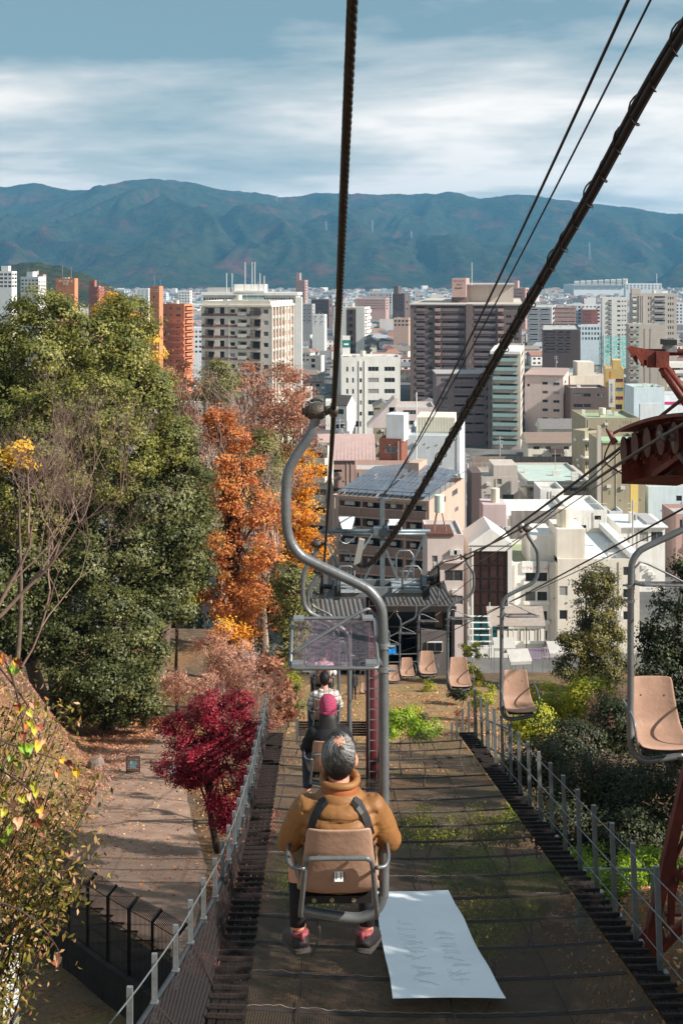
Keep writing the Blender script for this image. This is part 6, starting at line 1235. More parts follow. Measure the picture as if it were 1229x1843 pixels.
MB().box(b.W * 0.42, b.W * 1.02, -0.5, 0, b.z(1012), b.z(1008)).build('roof_balcony', PINKW, b.root); [MB().bar((b.W * (0.42 + 0.1 * k), -0.45, b.z(1008)), (b.W * (0.42 + 0.1 * k), -0.45, b.z(998)), 0.04).build('rail_post', FRAMEM, b.root) for k in range(7)]
b = B('apartment_building', 'pinkish brown apartment block with solar panels on its sloping roof', 'building', 598, 772, 176, 902, TERRA, xr=836, a=20)
BTW = wm('brown_balcony_tile', 146, 122, 110)
b.row('F', [(0.07, 0.30), (0.31, 0.52), (0.54, 0.74), (0.76, 0.97)], 907, 935, 5, 34.5, 'bal', 1.5, out=0.15, bmat=BTW, bh=1.15).row('R', [(0.62, 0.78)], 912, 924, 1, 0).row('R', [(0.32, 0.44)], 912, 924, 1, 0, style='single').row('R', [(0.70, 0.80)], 948, 958, 1, 0).row('R', [(0.62, 0.78)], 983, 995, 2, 34).finish(M('grey_roof_deck', C(150, 150, 152), 0.7, 0.15, 1))
SOL = M('solar_cells', C(104, 108, 118), 0.28, 0.25, 1.5, 0.2, 0, 0, 0.8)
sr = empty('solar_roof', parent=b.root)
W_, L_, H_ = b.W, b.L, b.H
for half, n_ in ((0, 9), (1, 9)):
    for i in range(n_):
        for j in range(5):
            u0 = (0.02 + 0.48 * (i / n_)) if half == 0 else (0.52 + 0.46 * (i / n_)); u1 = u0 + 0.48 / n_ - 0.006; v0 = 0.06 + 0.17 * j; v1 = v0 + 0.163
            zz = lambda u, v: H_ + 0.25 + 2.3 * v * (1 - abs(u - 0.5) * 0.9)
            MB().quad((u0 * W_, v0 * L_, zz(u0, v0)), (u1 * W_, v0 * L_, zz(u1, v0)), (u1 * W_, v1 * L_, zz(u1, v1)), (u0 * W_, v1 * L_, zz(u0, v1))).build('solar_panel', SOL, sr)
MB().bar((-0.1, 0.0, H_ + 1.1), (W_, 0.0, H_ + 1.1), 0.07).bar((W_, 0, H_ + 1.1), (W_, L_, H_ + 1.1), 0.07).build('guard_rail', DFRAME, b.root)
for k in range(12): MB().bar((W_ * k / 11.0, 0.0, H_ - 0.1), (W_ * k / 11.0, 0.0, H_ + 1.1), 0.05).build('guard_post', DFRAME, b.root)
for k in range(8): MB().bar((W_, L_ * k / 7.0, H_ - 0.1), (W_, L_ * k / 7.0, H_ + 1.1), 0.05).build('guard_post', DFRAME, b.root)
r_ = random.Random(5)
for i in range(5):
    for u in (0.12, 0.17, 0.36, 0.60, 0.80, 0.92): MB().box(u * W_, u * W_ + 0.8, 0.5, 0.85, b.z(920 + 34.5 * i), b.z(913 + 34.5 * i)).build('air_unit', ACM, b.root)
MB().box(0.48 * W_, 0.60 * W_, 0.72 * L_, 0.95 * L_, H_ - 1, H_ + 3.0).build('stair_hut', TERRA, b.root); MB().tube([(0.50 * W_, 0.9 * L_, H_ + 3), (0.50 * W_, 0.9 * L_, H_ + 14)], 0.09, 6).build('antenna', WHITE, b.root)
# buildings just beyond it
b = B('apartment_building', 'dusty pink building with ribbed salmon roof behind the solar block', 'building', 574, 672, 225, 828, TERRA2, L=14).row('F', [(0.06, 0.42)], 845, 860, 4, 34, 'bal', 1.2, out=0.2).row('F', [(0.68, 0.95)], 850, 862, 3, 34, style='dark').finish(); rf_ = gable(b, M('salmon_metal_roof', C(178, 152, 146), 0.55, 0.1, 1), 0.55, 0.4)
[MB().bar((b.W * k / 15.0, -0.4, b.H + 0.1), (b.W * k / 15.0, b.L / 2, b.H + b.L / 2 * 0.55 + 0.12), 0.08).build('roof_seam', REDP, rf_) for k in range(16)]
b = B('stair_tower', 'dark red brick stair tower with a window beside the salmon roof', 'tower', 682, 722, 215, 790, BRICK, xr=733, a=15, L=6).row('F', [(0.28, 0.76)], 804, 816, 1, 0, style='').row('F', [(0.12, 0.42)], 835, 852, 1, 0, style='dark').finish(); b.clutter(0, 3, False, 1); MB().box(0.3 * b.W, 1.1 * b.W, 0.3, 4.5, b.H - 0.5, b.H + 4.3).build('white_stair_head', WHT2, b.root)
b = B('apartment_building', 'dusty pink wing with slanting gable right of the brick stair tower', 'building', 640, 745, 205, 845, TERRA2, L=10).row('F', [(0.1, 0.3)], 855, 866, 2, 30, style='dark').finish()
b = B('car_park', 'large pale grey metal clad box with open parking bays below', 'building', 730, 827, 262, 785, WHT2, xr=836, a=8, L=22).row('F', [(0.16, 0.48), (0.62, 0.90)], 852, 880, 1, 0, 'void', 5.0).finish(M('pale_metal_roof', C(170, 178, 178), 0.6, 0.1, 1)); b.part('cooling_plant', 0.14, 0.86, 0.35, 0.7, -0.8, 2.9, CREAM)
[MB().box(0.14 * b.W + k * 0.63, 0.14 * b.W + k * 0.63 + 0.5, 0.345 * b.L, 0.35 * b.L - 0.02, b.H - 0.4, b.H + 2.7).build('louvre', TANK, b.root) for k in range(14)]; b.clutter(2, 71, False, 0)
b = B('house', 'pale pink stepped building with wide windows above the grey car park', 'building', 700, 783, 300, 733, PINKW, L=14).row('F', [(0.30, 0.60)], 738, 746, 2, 19).row('F', [(0.78, 0.88)], 742, 750, 1, 0).finish(); MB().poly([(-5.5, 0, b.z(770)), (-0.3, 0, b.z(770)), (0.2 * b.W, 0, b.z(717)), (0.12 * b.W, 0, b.z(717))]).poly([(0.12 * b.W, 9, b.z(717)), (0.2 * b.W, 9, b.z(717)), (-0.3, 9, b.z(770)), (-5.5, 9, b.z(770))]).quad((-5.5, 0, b.z(770)), (0.12 * b.W, 0, b.z(717)), (0.12 * b.W, 9, b.z(717)), (-5.5, 9, b.z(770))).build('slanted_wall', PINKW, b.root)
b = B('house', 'narrow beige house with a window below the white office', 'house', 673, 703, 320, 733, OLIVE, L=9).row('F', [(0.15, 0.42)], 741, 748, 2, 18).finish(); gable(b, TILEG, 0.6, 0.3, 'y')
b = B('house', 'white house with dark mansard gable just right of the grip', 'house', 596, 624, 300, 730, WHT, xr=640, a=28).row('F', [(0.3, 0.8)], 737, 746, 2, 26, style='dark').finish(); gable(b, M('dark_slate', C(84, 76, 74), 0.7, 0.15, 2), 0.9, 0.2)
b = B('apartment_building', 'cream building with rounded balconies half hidden by the orange tree', 'building', 545, 590, 215, 800, CREAM, xr=600, a=20).row('F', [(0.05, 0.95)], 815, 835, 6, 33, 'bal', 1.3, out=0.9).finish()
b = B('office_building', 'white low block left of the street', 'building', 540, 561, 470, 700, WHT, L=12).row('F', [(0.4, 0.85)], 708, 716, 4, 14, style='dark').finish()
b = B('house', 'small white house with dark door right of the street end', 'house', 586, 606, 440, 722, WHT, L=9).finish()
b = B('house', 'white two storey house left of the street with square windows', 'house', 556, 578, 620, 640, CREAM, xr=584, a=20).row('F', [(0.2, 0.5)], 646, 652, 2, 10, style='dark').finish()
b = B('stadium', 'long white ribbed arched stadium roof at the foot of the mountains', 'stadium', 1032, 1130, 3000, 512, WHT2, L=140).finish()
for k in range(9): mb = MB(); [mb.obox((b.W * (k / 9.0), -6, b.H - 2 + 16 * math.sin(math.pi * i / 10) * (0.6 + 0.4 * k / 9)), (b.W / 9 * 0.8, 0, 0), (b.W / 9 * 0.2, 14, 16 * (math.sin(math.pi * (i + 1) / 10) - math.sin(math.pi * i / 10)) * (0.6 + 0.4 * k / 9)), (0, 0, 1.2)) for i in range(0, 5)]; mb.build('roof_rib', WHT, b.root)
# --- stalls and white tents behind the station
stl = thing('market_stall', 'open stall with grey awning roof and white hanging sheets below the soft cream shop', 'stall', P(878, 1165, 150))
MB().obox((0, 0, 2.6), (7.2, 0, 0), (0.2, 3.5, 1.5), (0, 0, 0.1)).build('awning', M('grey_awning', C(150, 138, 128), 0.7, 0.15, 2), stl)
for k in range(9): MB().obox((1.2 + k * 0.68, 0.3, 0.7), (0.6, 0.05, 0), (0, 0.06, 0), (0, 0, 1.5)).build('hanging_sheet', M('white_cloth', C(226, 220, 210), 0.8, 0.06, 3), stl)
for x in (0.1, 2.5, 4.8, 7.1): MB().bar((x, 0, -1.5), (x, 0, 2.6), 0.10).build('post', DFRAME, stl)
sc = thing('scaffold', 'white steel stair and rails beside the station shed', 'stairs', P(845, 1160, 120))
for k in range(6): MB().box(0, 2.2, k * 0.3, k * 0.3 + 0.2, k * 0.55 - 0.4, k * 0.55 - 0.33).build('tread', WHITE, sc)
for x in (0, 2.2): MB().bar((x, 0, -1), (x, 0, 3.8), 0.08).bar((x, 1.6, -1), (x, 1.6, 3.8), 0.08).bar((x, 0, 3.4), (x, 1.6, 3.4), 0.06).bar((x, 0, 1.6), (x, 1.6, 1.6), 0.06).build('frame', WHITE, sc)
for k, (px, py, D, s_) in enumerate(((955, 1228, 110, 1.0), (978, 1240, 104, 0.9), (965, 1255, 98, 0.8), (940, 1205, 122, 0.9))):
    mb = MB(); mb.ball((0, 0, 0.1), 1.5 * s_, 1.2 * s_, 0.8 * s_, 12); mb.v = [tuple(Vector(v) * (1 + 0.55 * noise.noise(Vector(v) * 1.3 + Vector((k * 9, 0, 0))) + 0.2 * noise.noise(Vector(v) * 4 + Vector((k * 9, 0, 0))))) for v in mb.v]
    tag(mb.build('covered_pile', M('white_plastic_cover', C(222, 222, 220), 0.5, 0.08, 2), None, (P(px, py, D).x, D, g(P(px, py, D).x, D)), smooth=False), ['largest', 'second', 'lowest', 'farthest'][k] + ' white sheeted heap left of the conifer', 'covered heap', 'white covered heaps')
# low fence panels and small white canopies on the terrace behind the station
for k, (px, py, D, c, lab) in enumerate(((940, 1188, 128, (206, 150, 130), 'salmon lattice panel on the terrace behind the station'), (962, 1186, 128, (176, 150, 190), 'lilac lattice panel next to the salmon one'), (985, 1184, 128, (196, 176, 196), 'pale lilac lattice panel nearest the conifer'))):
    v = P(px, py, D); t = thing('lattice_panel', lab, 'panel', v, 0, 'lattice panels on the terrace'); pm = M('lattice_paint_%d' % k, C(*c), 0.6, 0.1, 3)
    for i in range(8): MB().box(-0.6 + i * 0.17, -0.54 + i * 0.17, 0, 0.04, 0, 1.1).build('slat', pm, t)
    for z in (0.05, 1.02): MB().box(-0.62, 0.68, -0.03, 0.0, z, z + 0.07).build('rail', pm, t)
for k, (px, py, D, w) in enumerate(((905, 1190, 135, 2.4), (1000, 1202, 120, 2.0), (930, 1217, 118, 2.2))):
    v = P(px, py, D); t = thing('canopy_tent', ['white gabled canopy left of the lattice panels', 'white gabled canopy under the conifer', 'low white canopy before the lattice panels'][k], 'tent', v, 0.08 * k, 'white canopies'); h = 1.9
    MB().quad((-w / 2, -1.4, h), (w / 2, -1.4, h), (w / 2, 0, h + 0.8), (-w / 2, 0, h + 0.8)).quad((w / 2, 1.4, h), (-w / 2, 1.4, h), (-w / 2, 0, h + 0.8), (w / 2, 0, h + 0.8)).quad((-w / 2, -1.4, h - 0.3), (w / 2, -1.4, h - 0.3), (w / 2, -1.4, h), (-w / 2, -1.4, h)).build('cover', M('grey_white_canvas', C(176, 172, 166), 0.8, 0.12, 2), t)
    for x in (-w / 2, w / 2):
        for y in (-1.4, 1.4): MB().bar((x, y, -1.5), (x, y, h), 0.06).build('leg', STEEL, t)
# --- street with crossing stripes and utility poles
def gp(px, py): D = 57 * F / (py - HY); return Vector(((px - HX) * D / F, D, CITY))
rd = MB().quad(gp(556, 775) + Vector((0, 0, .05)), gp(590, 775) + Vector((0, 0, .05)), gp(588, 640) + Vector((0, 0, .05)), gp(580, 640) + Vector((0, 0, .05))).build('road', M('street_asphalt', C(96, 92, 92), 0.9, 0.15, 0.3)); tag(rd, kind='structure')
for i, py in enumerate((700, 714, 730, 742)): a, c = gp(563, py), gp(584, py - 4); tag(MB().quad((a.x, a.y, CITY + .06), (c.x, a.y, CITY + .06), (c.x, c.y, CITY + .06), (a.x, c.y, CITY + .06)).build('road_marking', WHITE), kind='structure')
def pole(px, py_top, D, lab):
    v = P(px, py_top, D); t = thing('utility_pole', lab, 'utility pole', (v.x, D, CITY), 0.3, 'utility poles along the streets'); h = v.z - CITY
    MB().tube([(0, 0, 0), (0, 0, h)], [0.19, 0.13], 8).build('shaft', GREY, t); [MB().bar((-1.0, 0, h - z), (1.0, 0, h - z), 0.10).build('crossarm', FRAMEM, t) for z in (0.5, 1.3)]; MB().tube([(0.45, 0, h - 3.2), (0.45, 0, h - 2.3)], 0.28, 10).build('transformer', GREY, t)
for a in ((586, 640, 520, 'utility pole by the street end left of the rope'), (611, 752, 262, 'utility pole below the white gabled house'), (624, 757, 258, 'second utility pole below the white gabled house'), (722, 745, 330, 'tall pole left of the car park box'), (1000, 640, 520, 'thin pole before the dark brown far block'), (1037, 655, 470, 'pole rising over the plain cream building'), (1138, 900, 190, 'pole standing among the white houses'), (837, 815, 250, 'pole at the right end of the car park box'), (899, 785, 330, 'slim steel pole before the green balconies')): pole(*a)
def small_car(p, col, lab, rz=0.0):
    t = thing('parked_car', lab, 'car', p, rz, 'parked cars'); pm = M('car_paint_%d' % int(col[0] * 999), col, 0.25, 0.03, 2, 0.1)
    mb = MB(); pr = [(-2.0, 0.35), (-2.0, 0.85), (-1.2, 0.95), (-0.6, 1.5), (1.1, 1.5), (1.8, 0.95), (2.0, 0.9), (2.0, 0.35)]; mb.poly([(x, -0.8, z) for x, z in pr]); mb.poly([(x, 0.8, z) for x, z in pr[::-1]]); [mb.quad((pr[i][0], -0.8, pr[i][1]), (pr[i][0], 0.8, pr[i][1]), (pr[(i + 1) % 8][0], 0.8, pr[(i + 1) % 8][1]), (pr[(i + 1) % 8][0], -0.8, pr[(i + 1) % 8][1])) for i in range(8)]; mb.build('body', pm, t)
    for y in (-0.82, 0.82): MB().quad((-0.95, y, 0.98), (1.35, y, 0.98), (0.95, y, 1.42), (-0.55, y, 1.42)).build('side_window', GLASS, t)
    for x in (-1.25, 1.25):
        for y in (-0.8, 0.8): MB().tube([(x, y - 0.1, 0.33), (x, y + 0.1, 0.33)], 0.33, 12).build('wheel', UNDER, t)
v = P(812, 862, 258); small_car((v.x, 258, v.z - 0.5), C(220, 220, 218), 'white car in the open bay of the grey car park')
for k, (px, D, c) in enumerate(((658, 345, (110, 116, 122)), (668, 338, (60, 90, 110)), (662, 320, (200, 200, 198)), (939, 332, (120, 150, 170)))): v = P(px, 0, D); small_car((v.x, D, CITY + 0.05), C(*c), ['grey car parked below the white office', 'dark blue car parked below the white office', 'silver car parked below the white office', 'pale blue car parked beside the traditional house'][k], 0.8)
# --- houses of the town: individuals near, one mass beyond
HW = [wm('house_wall_%d' % i, *c) for i, c in enumerate(((222, 216, 206), (206, 200, 194), (196, 182, 166), (214, 206, 190), (178, 170, 166), (226, 222, 218)))]
HR = [M('house_roof_%d' % i, C(*c), 0.65, 0.15, 1.2, 0, 0.2) for i, c in enumerate(((112, 110, 112), (92, 90, 94), (134, 122, 112), (120, 140, 142), (150, 110, 96), (150, 154, 158)))]
RN = ['dark grey', 'charcoal', 'brown', 'blue green', 'reddish', 'pale metal']
def house_meshes(w, d, h, kind):
    mb = MB(); mb.box(0, w, 0, d, 0, h)
    for z in (0.9, 3.7):
        if z + 1.2 < h:
            for i in range(3): x = w * (0.12 + 0.3 * i); mb.box(x, x + w * 0.16, -0.06, 0.02, z, z + 1.2, 1)
    wmn = mb; mb = MB(); o = 0.6; rh = d * 0.27
    if kind == 'flat': mb.box(-0.15, w + 0.15, -0.15, d + 0.15, h, h + 0.5); mb.box(w * 0.2, w * 0.4, d * 0.3, d * 0.6, h + 0.5, h + 1.8)
    else:
        x1 = d * 0.35 if kind == 'hip' else -o; A_, B_, C_, D_ = (-o, -o, h), (w + o, -o, h), (w + o, d + o, h), (-o, d + o, h); E_, F_ = (x1, d / 2, h + rh), (w - x1, d / 2, h + rh)
        mb.quad(A_, B_, F_, E_).quad(C_, D_, E_, F_).poly([B_, C_, F_]).poly([D_, A_, E_]).quad(A_, D_, C_, B_)
    return wmn, mb
HM = []
hr_ = random.Random(11)
for kind in ('gable', 'hip', 'gable', 'hip', 'flat'):
    for rep in range(3): w, d, h = hr_.uniform(8, 13), hr_.uniform(7, 10), hr_.choice((5.6, 6.2, 6.8, 8.5 if kind == 'flat' else 6.5)); HM.append((house_meshes(w, d, h, kind), kind, w, d, h))
meshes = {}
cnt = 0; tries = 0; placed = []
KIND = {'gable': 'gabled', 'hip': 'hipped', 'flat': 'flat roofed'}
while cnt < 300 and tries < 20000:
    tries += 1; D = 430 * (2.9 ** hr_.random()); px = hr_.uniform(520, 1260) if hr_.random() < 0.9 else hr_.uniform(180, 380); x = (px - HX) * D / F
    if any((x - a) ** 2 + (D - c) ** 2 < (r + 7) ** 2 for a, c, r in FOOT) or any((x - a) ** 2 + (D - c) ** 2 < 13.5 ** 2 for a, c in placed): continue
    if 552 < px < 592 and D < 900: continue
    vi = hr_.randrange(len(HM)); wi, ri = hr_.randrange(6), hr_.randrange(6); key = (vi, wi, ri)
    if key not in meshes: (a, c), kind, w, d, h = HM[vi]; meshes[key] = (a.mesh('house', [HW[wi], GLASS]), c.mesh('roof', [HR[ri]]))
    a, c = meshes[key]; o = link('house', a, None, (x, D, CITY), hr_.choice((0, 0.2, 1.57, 1.77, -0.3)) + hr_.uniform(-0.06, 0.06))
    ni = min(range(len(FOOT)), key=lambda k: (x - FOOT[k][0]) ** 2 + (D - FOOT[k][1]) ** 2); sd_ = ('behind' if D > FOOT[ni][1] + 12 else 'in front of' if D < FOOT[ni][1] - 12 else 'left of' if x < FOOT[ni][0] else 'right of')
    tag(o, 'small %s house, %s roof, %s the %s' % (KIND[HM[vi][1]], RN[ri], sd_, SHORT[ni]), 'house', 'small houses of the town'); link('roof', c, o); placed.append((x, D)); cnt += 1
same = {}
for o in COL.objects:
    if o.parent is None and o.name.startswith('house') and o.get('group') == 'small houses of the town': same.setdefault(o['label'], []).append(o)
for lab, os_ in same.items():
    if len(os_) > 1:
        os_.sort(key=lambda o: o.location.x / o.location.y); nm_ = {2: ['left one', 'right one'], 3: ['left one', 'middle one', 'right one']}.get(len(os_), ['leftmost', 'second from left', 'third from left', 'fourth from left', 'fifth from left', 'sixth from left', 'seventh from left'])
        for o, w_ in zip(os_, nm_): o['label'] = (lab + ', ' + w_) if len((lab + ' ' + w_).split()) <= 16 else (lab.replace('small ', '').replace(' house,', '') + ', ' + w_)
mb = MB(); far = 0
for i in range(5200):
    D = 900 * (4.75 ** hr_.random()) ; px = hr_.uniform(-250, 1500); x = (px - HX) * D / F
    if any((x - a) ** 2 + (D - c) ** 2 < (r + 5) ** 2 for a, c, r in FOOT): continue
    w, d, h = hr_.uniform(7, 13) * (1 + D / 6000), hr_.uniform(6, 10) * (1 + D / 6000), hr_.uniform(4.5, 7.5); big = hr_.random()
    if big < 0.03: w *= 1.6; h = hr_.uniform(10, 18)
    if D > 2000: h *= 1.25
    an = hr_.uniform(-0.5, 0.5); ca, sa = math.cos(an), math.sin(an); wi, ri = hr_.randrange(6), hr_.randrange(6)
    T_ = lambda p: (x + p[0] * ca - p[1] * sa, D + p[0] * sa + p[1] * ca, CITY + p[2])
    i0 = len(mb.v); pv = [(0, 0, 0), (w, 0, 0), (w, d, 0), (0, d, 0), (0, 0, h), (w, 0, h), (w, d, h), (0, d, h)]; mb.v += [T_(p) for p in pv]
    for qd in ((0, 1, 5, 4), (1, 2, 6, 5), (3, 0, 4, 7)): mb.f.append(tuple(i0 + k for k in qd)); mb.m.append(wi)
    if big < 0.2: mb.f.append((i0 + 4, i0 + 5, i0 + 6, i0 + 7)); mb.m.append(6 + ri)
    else:
        i1 = len(mb.v); o_ = 0.7; rv = [(-o_, -o_, h), (w + o_, -o_, h), (w + o_, d + o_, h), (-o_, d + o_, h), (w * 0.12, d / 2, h + d * 0.3), (w * 0.88, d / 2, h + d * 0.3)]; mb.v += [T_(p) for p in rv]
        for qd in ((0, 1, 5, 4), (2, 3, 4, 5), (1, 2, 5), (3, 0, 4)): mb.f.append(tuple(i1 + k for k in qd)); mb.m.append(6 + ri)
tag(mb.build('distant_houses', HW + HR), 'mass of tiny far houses reaching to the mountain foot', 'houses', kind='stuff')
# pylons on the slopes
for k, (px, py, D) in enumerate(((670, 396, 5600), (587, 398, 5500), (740, 415, 5300), (498, 350, 6600), (295, 478, 4600), (1060, 436, 5200), (892, 352, 6900), (302, 475, 4600), (165, 440, 5200))):
    v = P(px, py, D); h = 55; t = thing('pylon', ['pale steel pylon right of the haul rope on the mountainside', 'pale pylon left of the haul rope on the mountainside', 'pylon lower right of the rope on the slope', 'tiny pylon near the ridge left of the rope', 'pylon at the foot above the orange tower', 'pylon on the right hand slope', 'tiny mast on the skyline between the two thin wires', 'second pylon at the foot above the orange tower', 'pylon on the left hand slope'][k], 'pylon', (v.x, D, v.z - h), 0.4, 'pylons on the mountains')
    MB().bar((-5, -5, -20), (0, 0, h), 1.2).bar((5, -5, -20), (0, 0, h), 1.2).bar((-5, 5, -20), (0, 0, h), 1.2).bar((5, 5, -20), (0, 0, h), 1.2).build('mast', STEEL, t); [MB().bar((-7, 0, h * z), (7, 0, h * z), 1.0).build('crossarm', STEEL, t) for z in (0.72, 0.84, 0.95)]
# ================================================================ vegetation
def quads_from(ctr, nrm, L, asp, rng, drop=None):
    """one diamond leaf per centre, lying across its normal"""
    n = len(ctr); a = rng.normal(size=(n, 3)); nrm = nrm / np.maximum(np.linalg.norm(nrm, axis=1, keepdims=True), 1e-6)
    t = np.cross(nrm, a); t /= np.maximum(np.linalg.norm(t, axis=1, keepdims=True), 1e-6); b = np.cross(nrm, t)
    if drop is not None: t = t * (1 - drop) + np.array([0, 0, -1.0]) * drop; t /= np.linalg.norm(t, axis=1, keepdims=True)
    L = L[:, None] * 0.5; fold = nrm * L * 0.25
    v = np.stack([ctr - t * L, ctr + b * L * asp + fold, ctr + t * L, ctr - b * L * asp + fold], 1).reshape(-1, 3)
    return v, np.arange(4 * n, dtype=np.int32).reshape(-1, 4)
def cloud(blobs, leaf, lai, seed, asp=0.55, clump=0.55, back=0.45, shell=0.35, upw=0.35, thin=1.0, tone=0.6):
    """leaf clumps through the outer part of overlapping ellipsoids (centre, radii)"""
    rng = np.random.RandomState(seed); CT, NM, RD = [], [], []
    for bi, (c, r) in enumerate(blobs):
        c = np.array(c); r = np.array(r); area = 4 * math.pi * ((r[0] * r[1]) ** 1.6 / 3 + (r[0] * r[2]) ** 1.6 / 3 + (r[1] * r[2]) ** 1.6 / 3) ** (1 / 1.6)
        nl = int(area * lai / (leaf * leaf * asp * 0.5)); per = 90; nc = max(6, nl // per)
        d = rng.normal(size=(nc, 3)); d /= np.linalg.norm(d, axis=1, keepdims=True)
        keep = (d[:, 1] < 0.15) | (rng.rand(nc) < back); d = d[keep]
        lump = np.array([1 + 0.20 * noise.noise(Vector(q) * 2.3 + Vector((bi * 3.1, seed, 0))) + 0.12 * noise.noise(Vector(q) * 5.1 + Vector((bi, seed, 5))) for q in d])
        rad = (1 - shell * rng.rand(len(d)) ** 1.6) * lump; cc = c + d * r * rad[:, None]
        ok = np.ones(len(cc), bool)
        for bj, (c2, r2) in enumerate(blobs):
            if bj != bi: ok &= (((cc - np.array(c2)) / np.array(r2)) ** 2).sum(1) > 0.42
        cc, d = cc[ok], d[ok]; cr = clump * (0.7 + 0.7 * rng.rand(len(cc))); tn = rng.rand(len(cc))
        o = rng.normal(size=(len(cc), per, 3)) * 0.5; o[:, :, 2] *= 0.62; p = cc[:, None, :] + o * cr[:, None, None]
        nm = d[:, None, :] * 0.95 + o * 0.35 + np.array([0, -0.05, upw]) + rng.normal(size=o.shape) * 0.36
        kk = rng.rand(*p.shape[:2]) < thin
        CT.append(p[kk]); NM.append(nm[kk]); RD.append((tn[:, None] * tone + rng.rand(*p.shape[:2]) * (1 - tone))[kk])
    CT, NM, RD = np.concatenate(CT), np.concatenate(NM), np.concatenate(RD)
    L = leaf * (0.7 + 0.6 * rng.rand(len(CT))); v, q_ = quads_from(CT, NM, L, asp, rng); return v, q_, RD
def billow(blobs, n, k, seed, reach=0.78):
    """cauliflower crown: smaller balls of leaves pushed out of each big one, towards the open side"""
    r_ = random.Random(seed); o = []
    for c, r in blobs:
        o.append((c, tuple(q * 0.80 for q in r)))
        for i in range(n):
            a, z = r_.uniform(0, 2 * math.pi), r_.uniform(-0.75, 1.0); h = math.sqrt(max(0, 1 - z * z)); d = (h * math.cos(a), -abs(h * math.sin(a)) * 0.9 + 0.25 * (r_.random() < 0.25), z); kk = k * r_.uniform(0.7, 1.3)
            o.append((tuple(c[j] + d[j] * r[j] * reach for j in range(3)), (r[0] * kk, r[1] * kk, r[2] * kk * 0.8)))
    return o
def blob(px, py, D, rx, ry, dep=None, dd=0.0):
    c = P(px, py, D); k = D / F; return ((c.x, D + dd, c.z), (rx * k, (dep or min(rx, ry)) * k, ry * k))
BARK = M('grey_brown_bark', C(104, 88, 76), 0.9, 0.35, 5, 0, 0.7); DBARK = M('dark_bark', C(66, 52, 44), 0.9, 0.35, 5, 0, 0.7); PBARK = M('pale_bare_bark', C(160, 140, 128), 0.85, 0.25, 4, 0, 0.4)
def limbs(base, blobs, r0, seed, n=3):
    rng = random.Random(seed); mb = MB(); base = Vector(base); top = Vector(blobs[0][0]); tr = spline([base, base.lerp(top, 0.35) + Vector((rng.uniform(-.3, .3), 0, 0)), base.lerp(top, 0.75)], 5)
    mb.tube(tr, [r0 * (1.25 - 0.75 * i / (len(tr) - 1)) for i in range(len(tr))], 9)
    for c, r in blobs:
        for k in range(n):
            s_ = tr[rng.randrange(len(tr) // 3, len(tr))]; e_ = Vector(c) + Vector((rng.uniform(-.7, .7) * r[0], rng.uniform(-.7, .7) * r[1], rng.uniform(-.2, .75) * r[2])); m_ = s_.lerp(e_, 0.5) + Vector((0, 0, 0.12 * (e_ - s_).length)); q_ = spline([s_, m_, e_], 4)
            mb.tube(q_, [r0 * 0.42 * (1 - 0.85 * i / (len(q_) - 1)) for i in range(len(q_))], 5)
    return mb
def tree(name, label, cat, base, blobs, leaf, lai, mat, seed, r0=0.25, bark=None, group=None, n=3, foliage='crown', bil=0, bk=0.4, **kw):
    base = Vector(base); t = thing(name, label, cat, base, 0, group)
    mb = limbs(base, blobs, r0, seed, n); mb.v = [tuple(Vector(v) - base) for v in mb.v]; mb.build('trunk', bark or BARK, t, smooth=True)
    bl_ = billow(blobs, bil, bk, seed) if bil else blobs
    v, q_, rd = cloud(bl_, leaf, lai, seed, **kw); link(foliage, np_mesh(foliage, v - np.array(base), q_, [mat], rd), t); return t
def on_ground(px, D, dz=0.0): x = (px - HX) * D / F; return Vector((x, D, g(x, D) + dz))
EVG = leafmat('camphor_leaves', [(0, C(66, 74, 30)), (0.35, C(98, 102, 44)), (0.7, C(132, 130, 62)), (1, C(176, 168, 94))], 0.30, 0.52)
EVG2 = leafmat('dark_evergreen_leaves', [(0, C(48, 54, 27)), (0.4, C(76, 82, 42)), (0.75, C(108, 110, 62)), (1, C(156, 154, 104))], 0.26, 0.50)
ORL = leafmat('orange_leaves', [(0, C(158, 88, 48)), (0.35, C(196, 120, 68)), (0.65, C(218, 146, 88)), (0.85, C(228, 168, 78)), (1, C(232, 194, 140))], 0.4)
RUSTL = leafmat('rust_leaves', [(0, C(112, 72, 54)), (0.4, C(156, 102, 78)), (0.75, C(188, 132, 102)), (1, C(208, 164, 134))], 0.35)
YOL = leafmat('yellow_orange_leaves', [(0, C(186, 100, 30)), (0.3, C(216, 136, 34)), (0.65, C(232, 166, 44)), (1, C(240, 200, 80))], 0.4)
YEL_ = leafmat('yellow_leaves', [(0, C(190, 140, 30)), (0.5, C(226, 178, 46)), (1, C(240, 206, 90))], 0.4)
OLV = leafmat('olive_leaves', [(0, C(70, 74, 40)), (0.5, C(112, 112, 58)), (1, C(150, 142, 82))], 0.25)
CRIM = leafmat('crimson_maple_leaves', [(0, C(96, 14, 28)), (0.4, C(138, 26, 42)), (0.75, C(170, 50, 66)), (1, C(190, 92, 98))], 0.35)
TWIG = leafmat('pink_brown_twigs', [(0, C(128, 88, 72)), (0.5, C(176, 124, 100)), (1, C(206, 158, 132))], 0.1)
AZAL = leafmat('bright_azalea_leaves', [(0, C(84, 110, 22)), (0.5, C(132, 160, 34)), (1, C(186, 206, 70))], 0.3)
YGRN = leafmat('yellow_green_leaves', [(0, C(92, 104, 24)), (0.5, C(150, 156, 40)), (0.85, C(196, 186, 62)), (1, C(216, 150, 60))], 0.35)
CONI = leafmat('conifer_leaves', [(0, C(54, 54, 24)), (0.5, C(92, 88, 40)), (1, C(144, 132, 66))], 0.2)
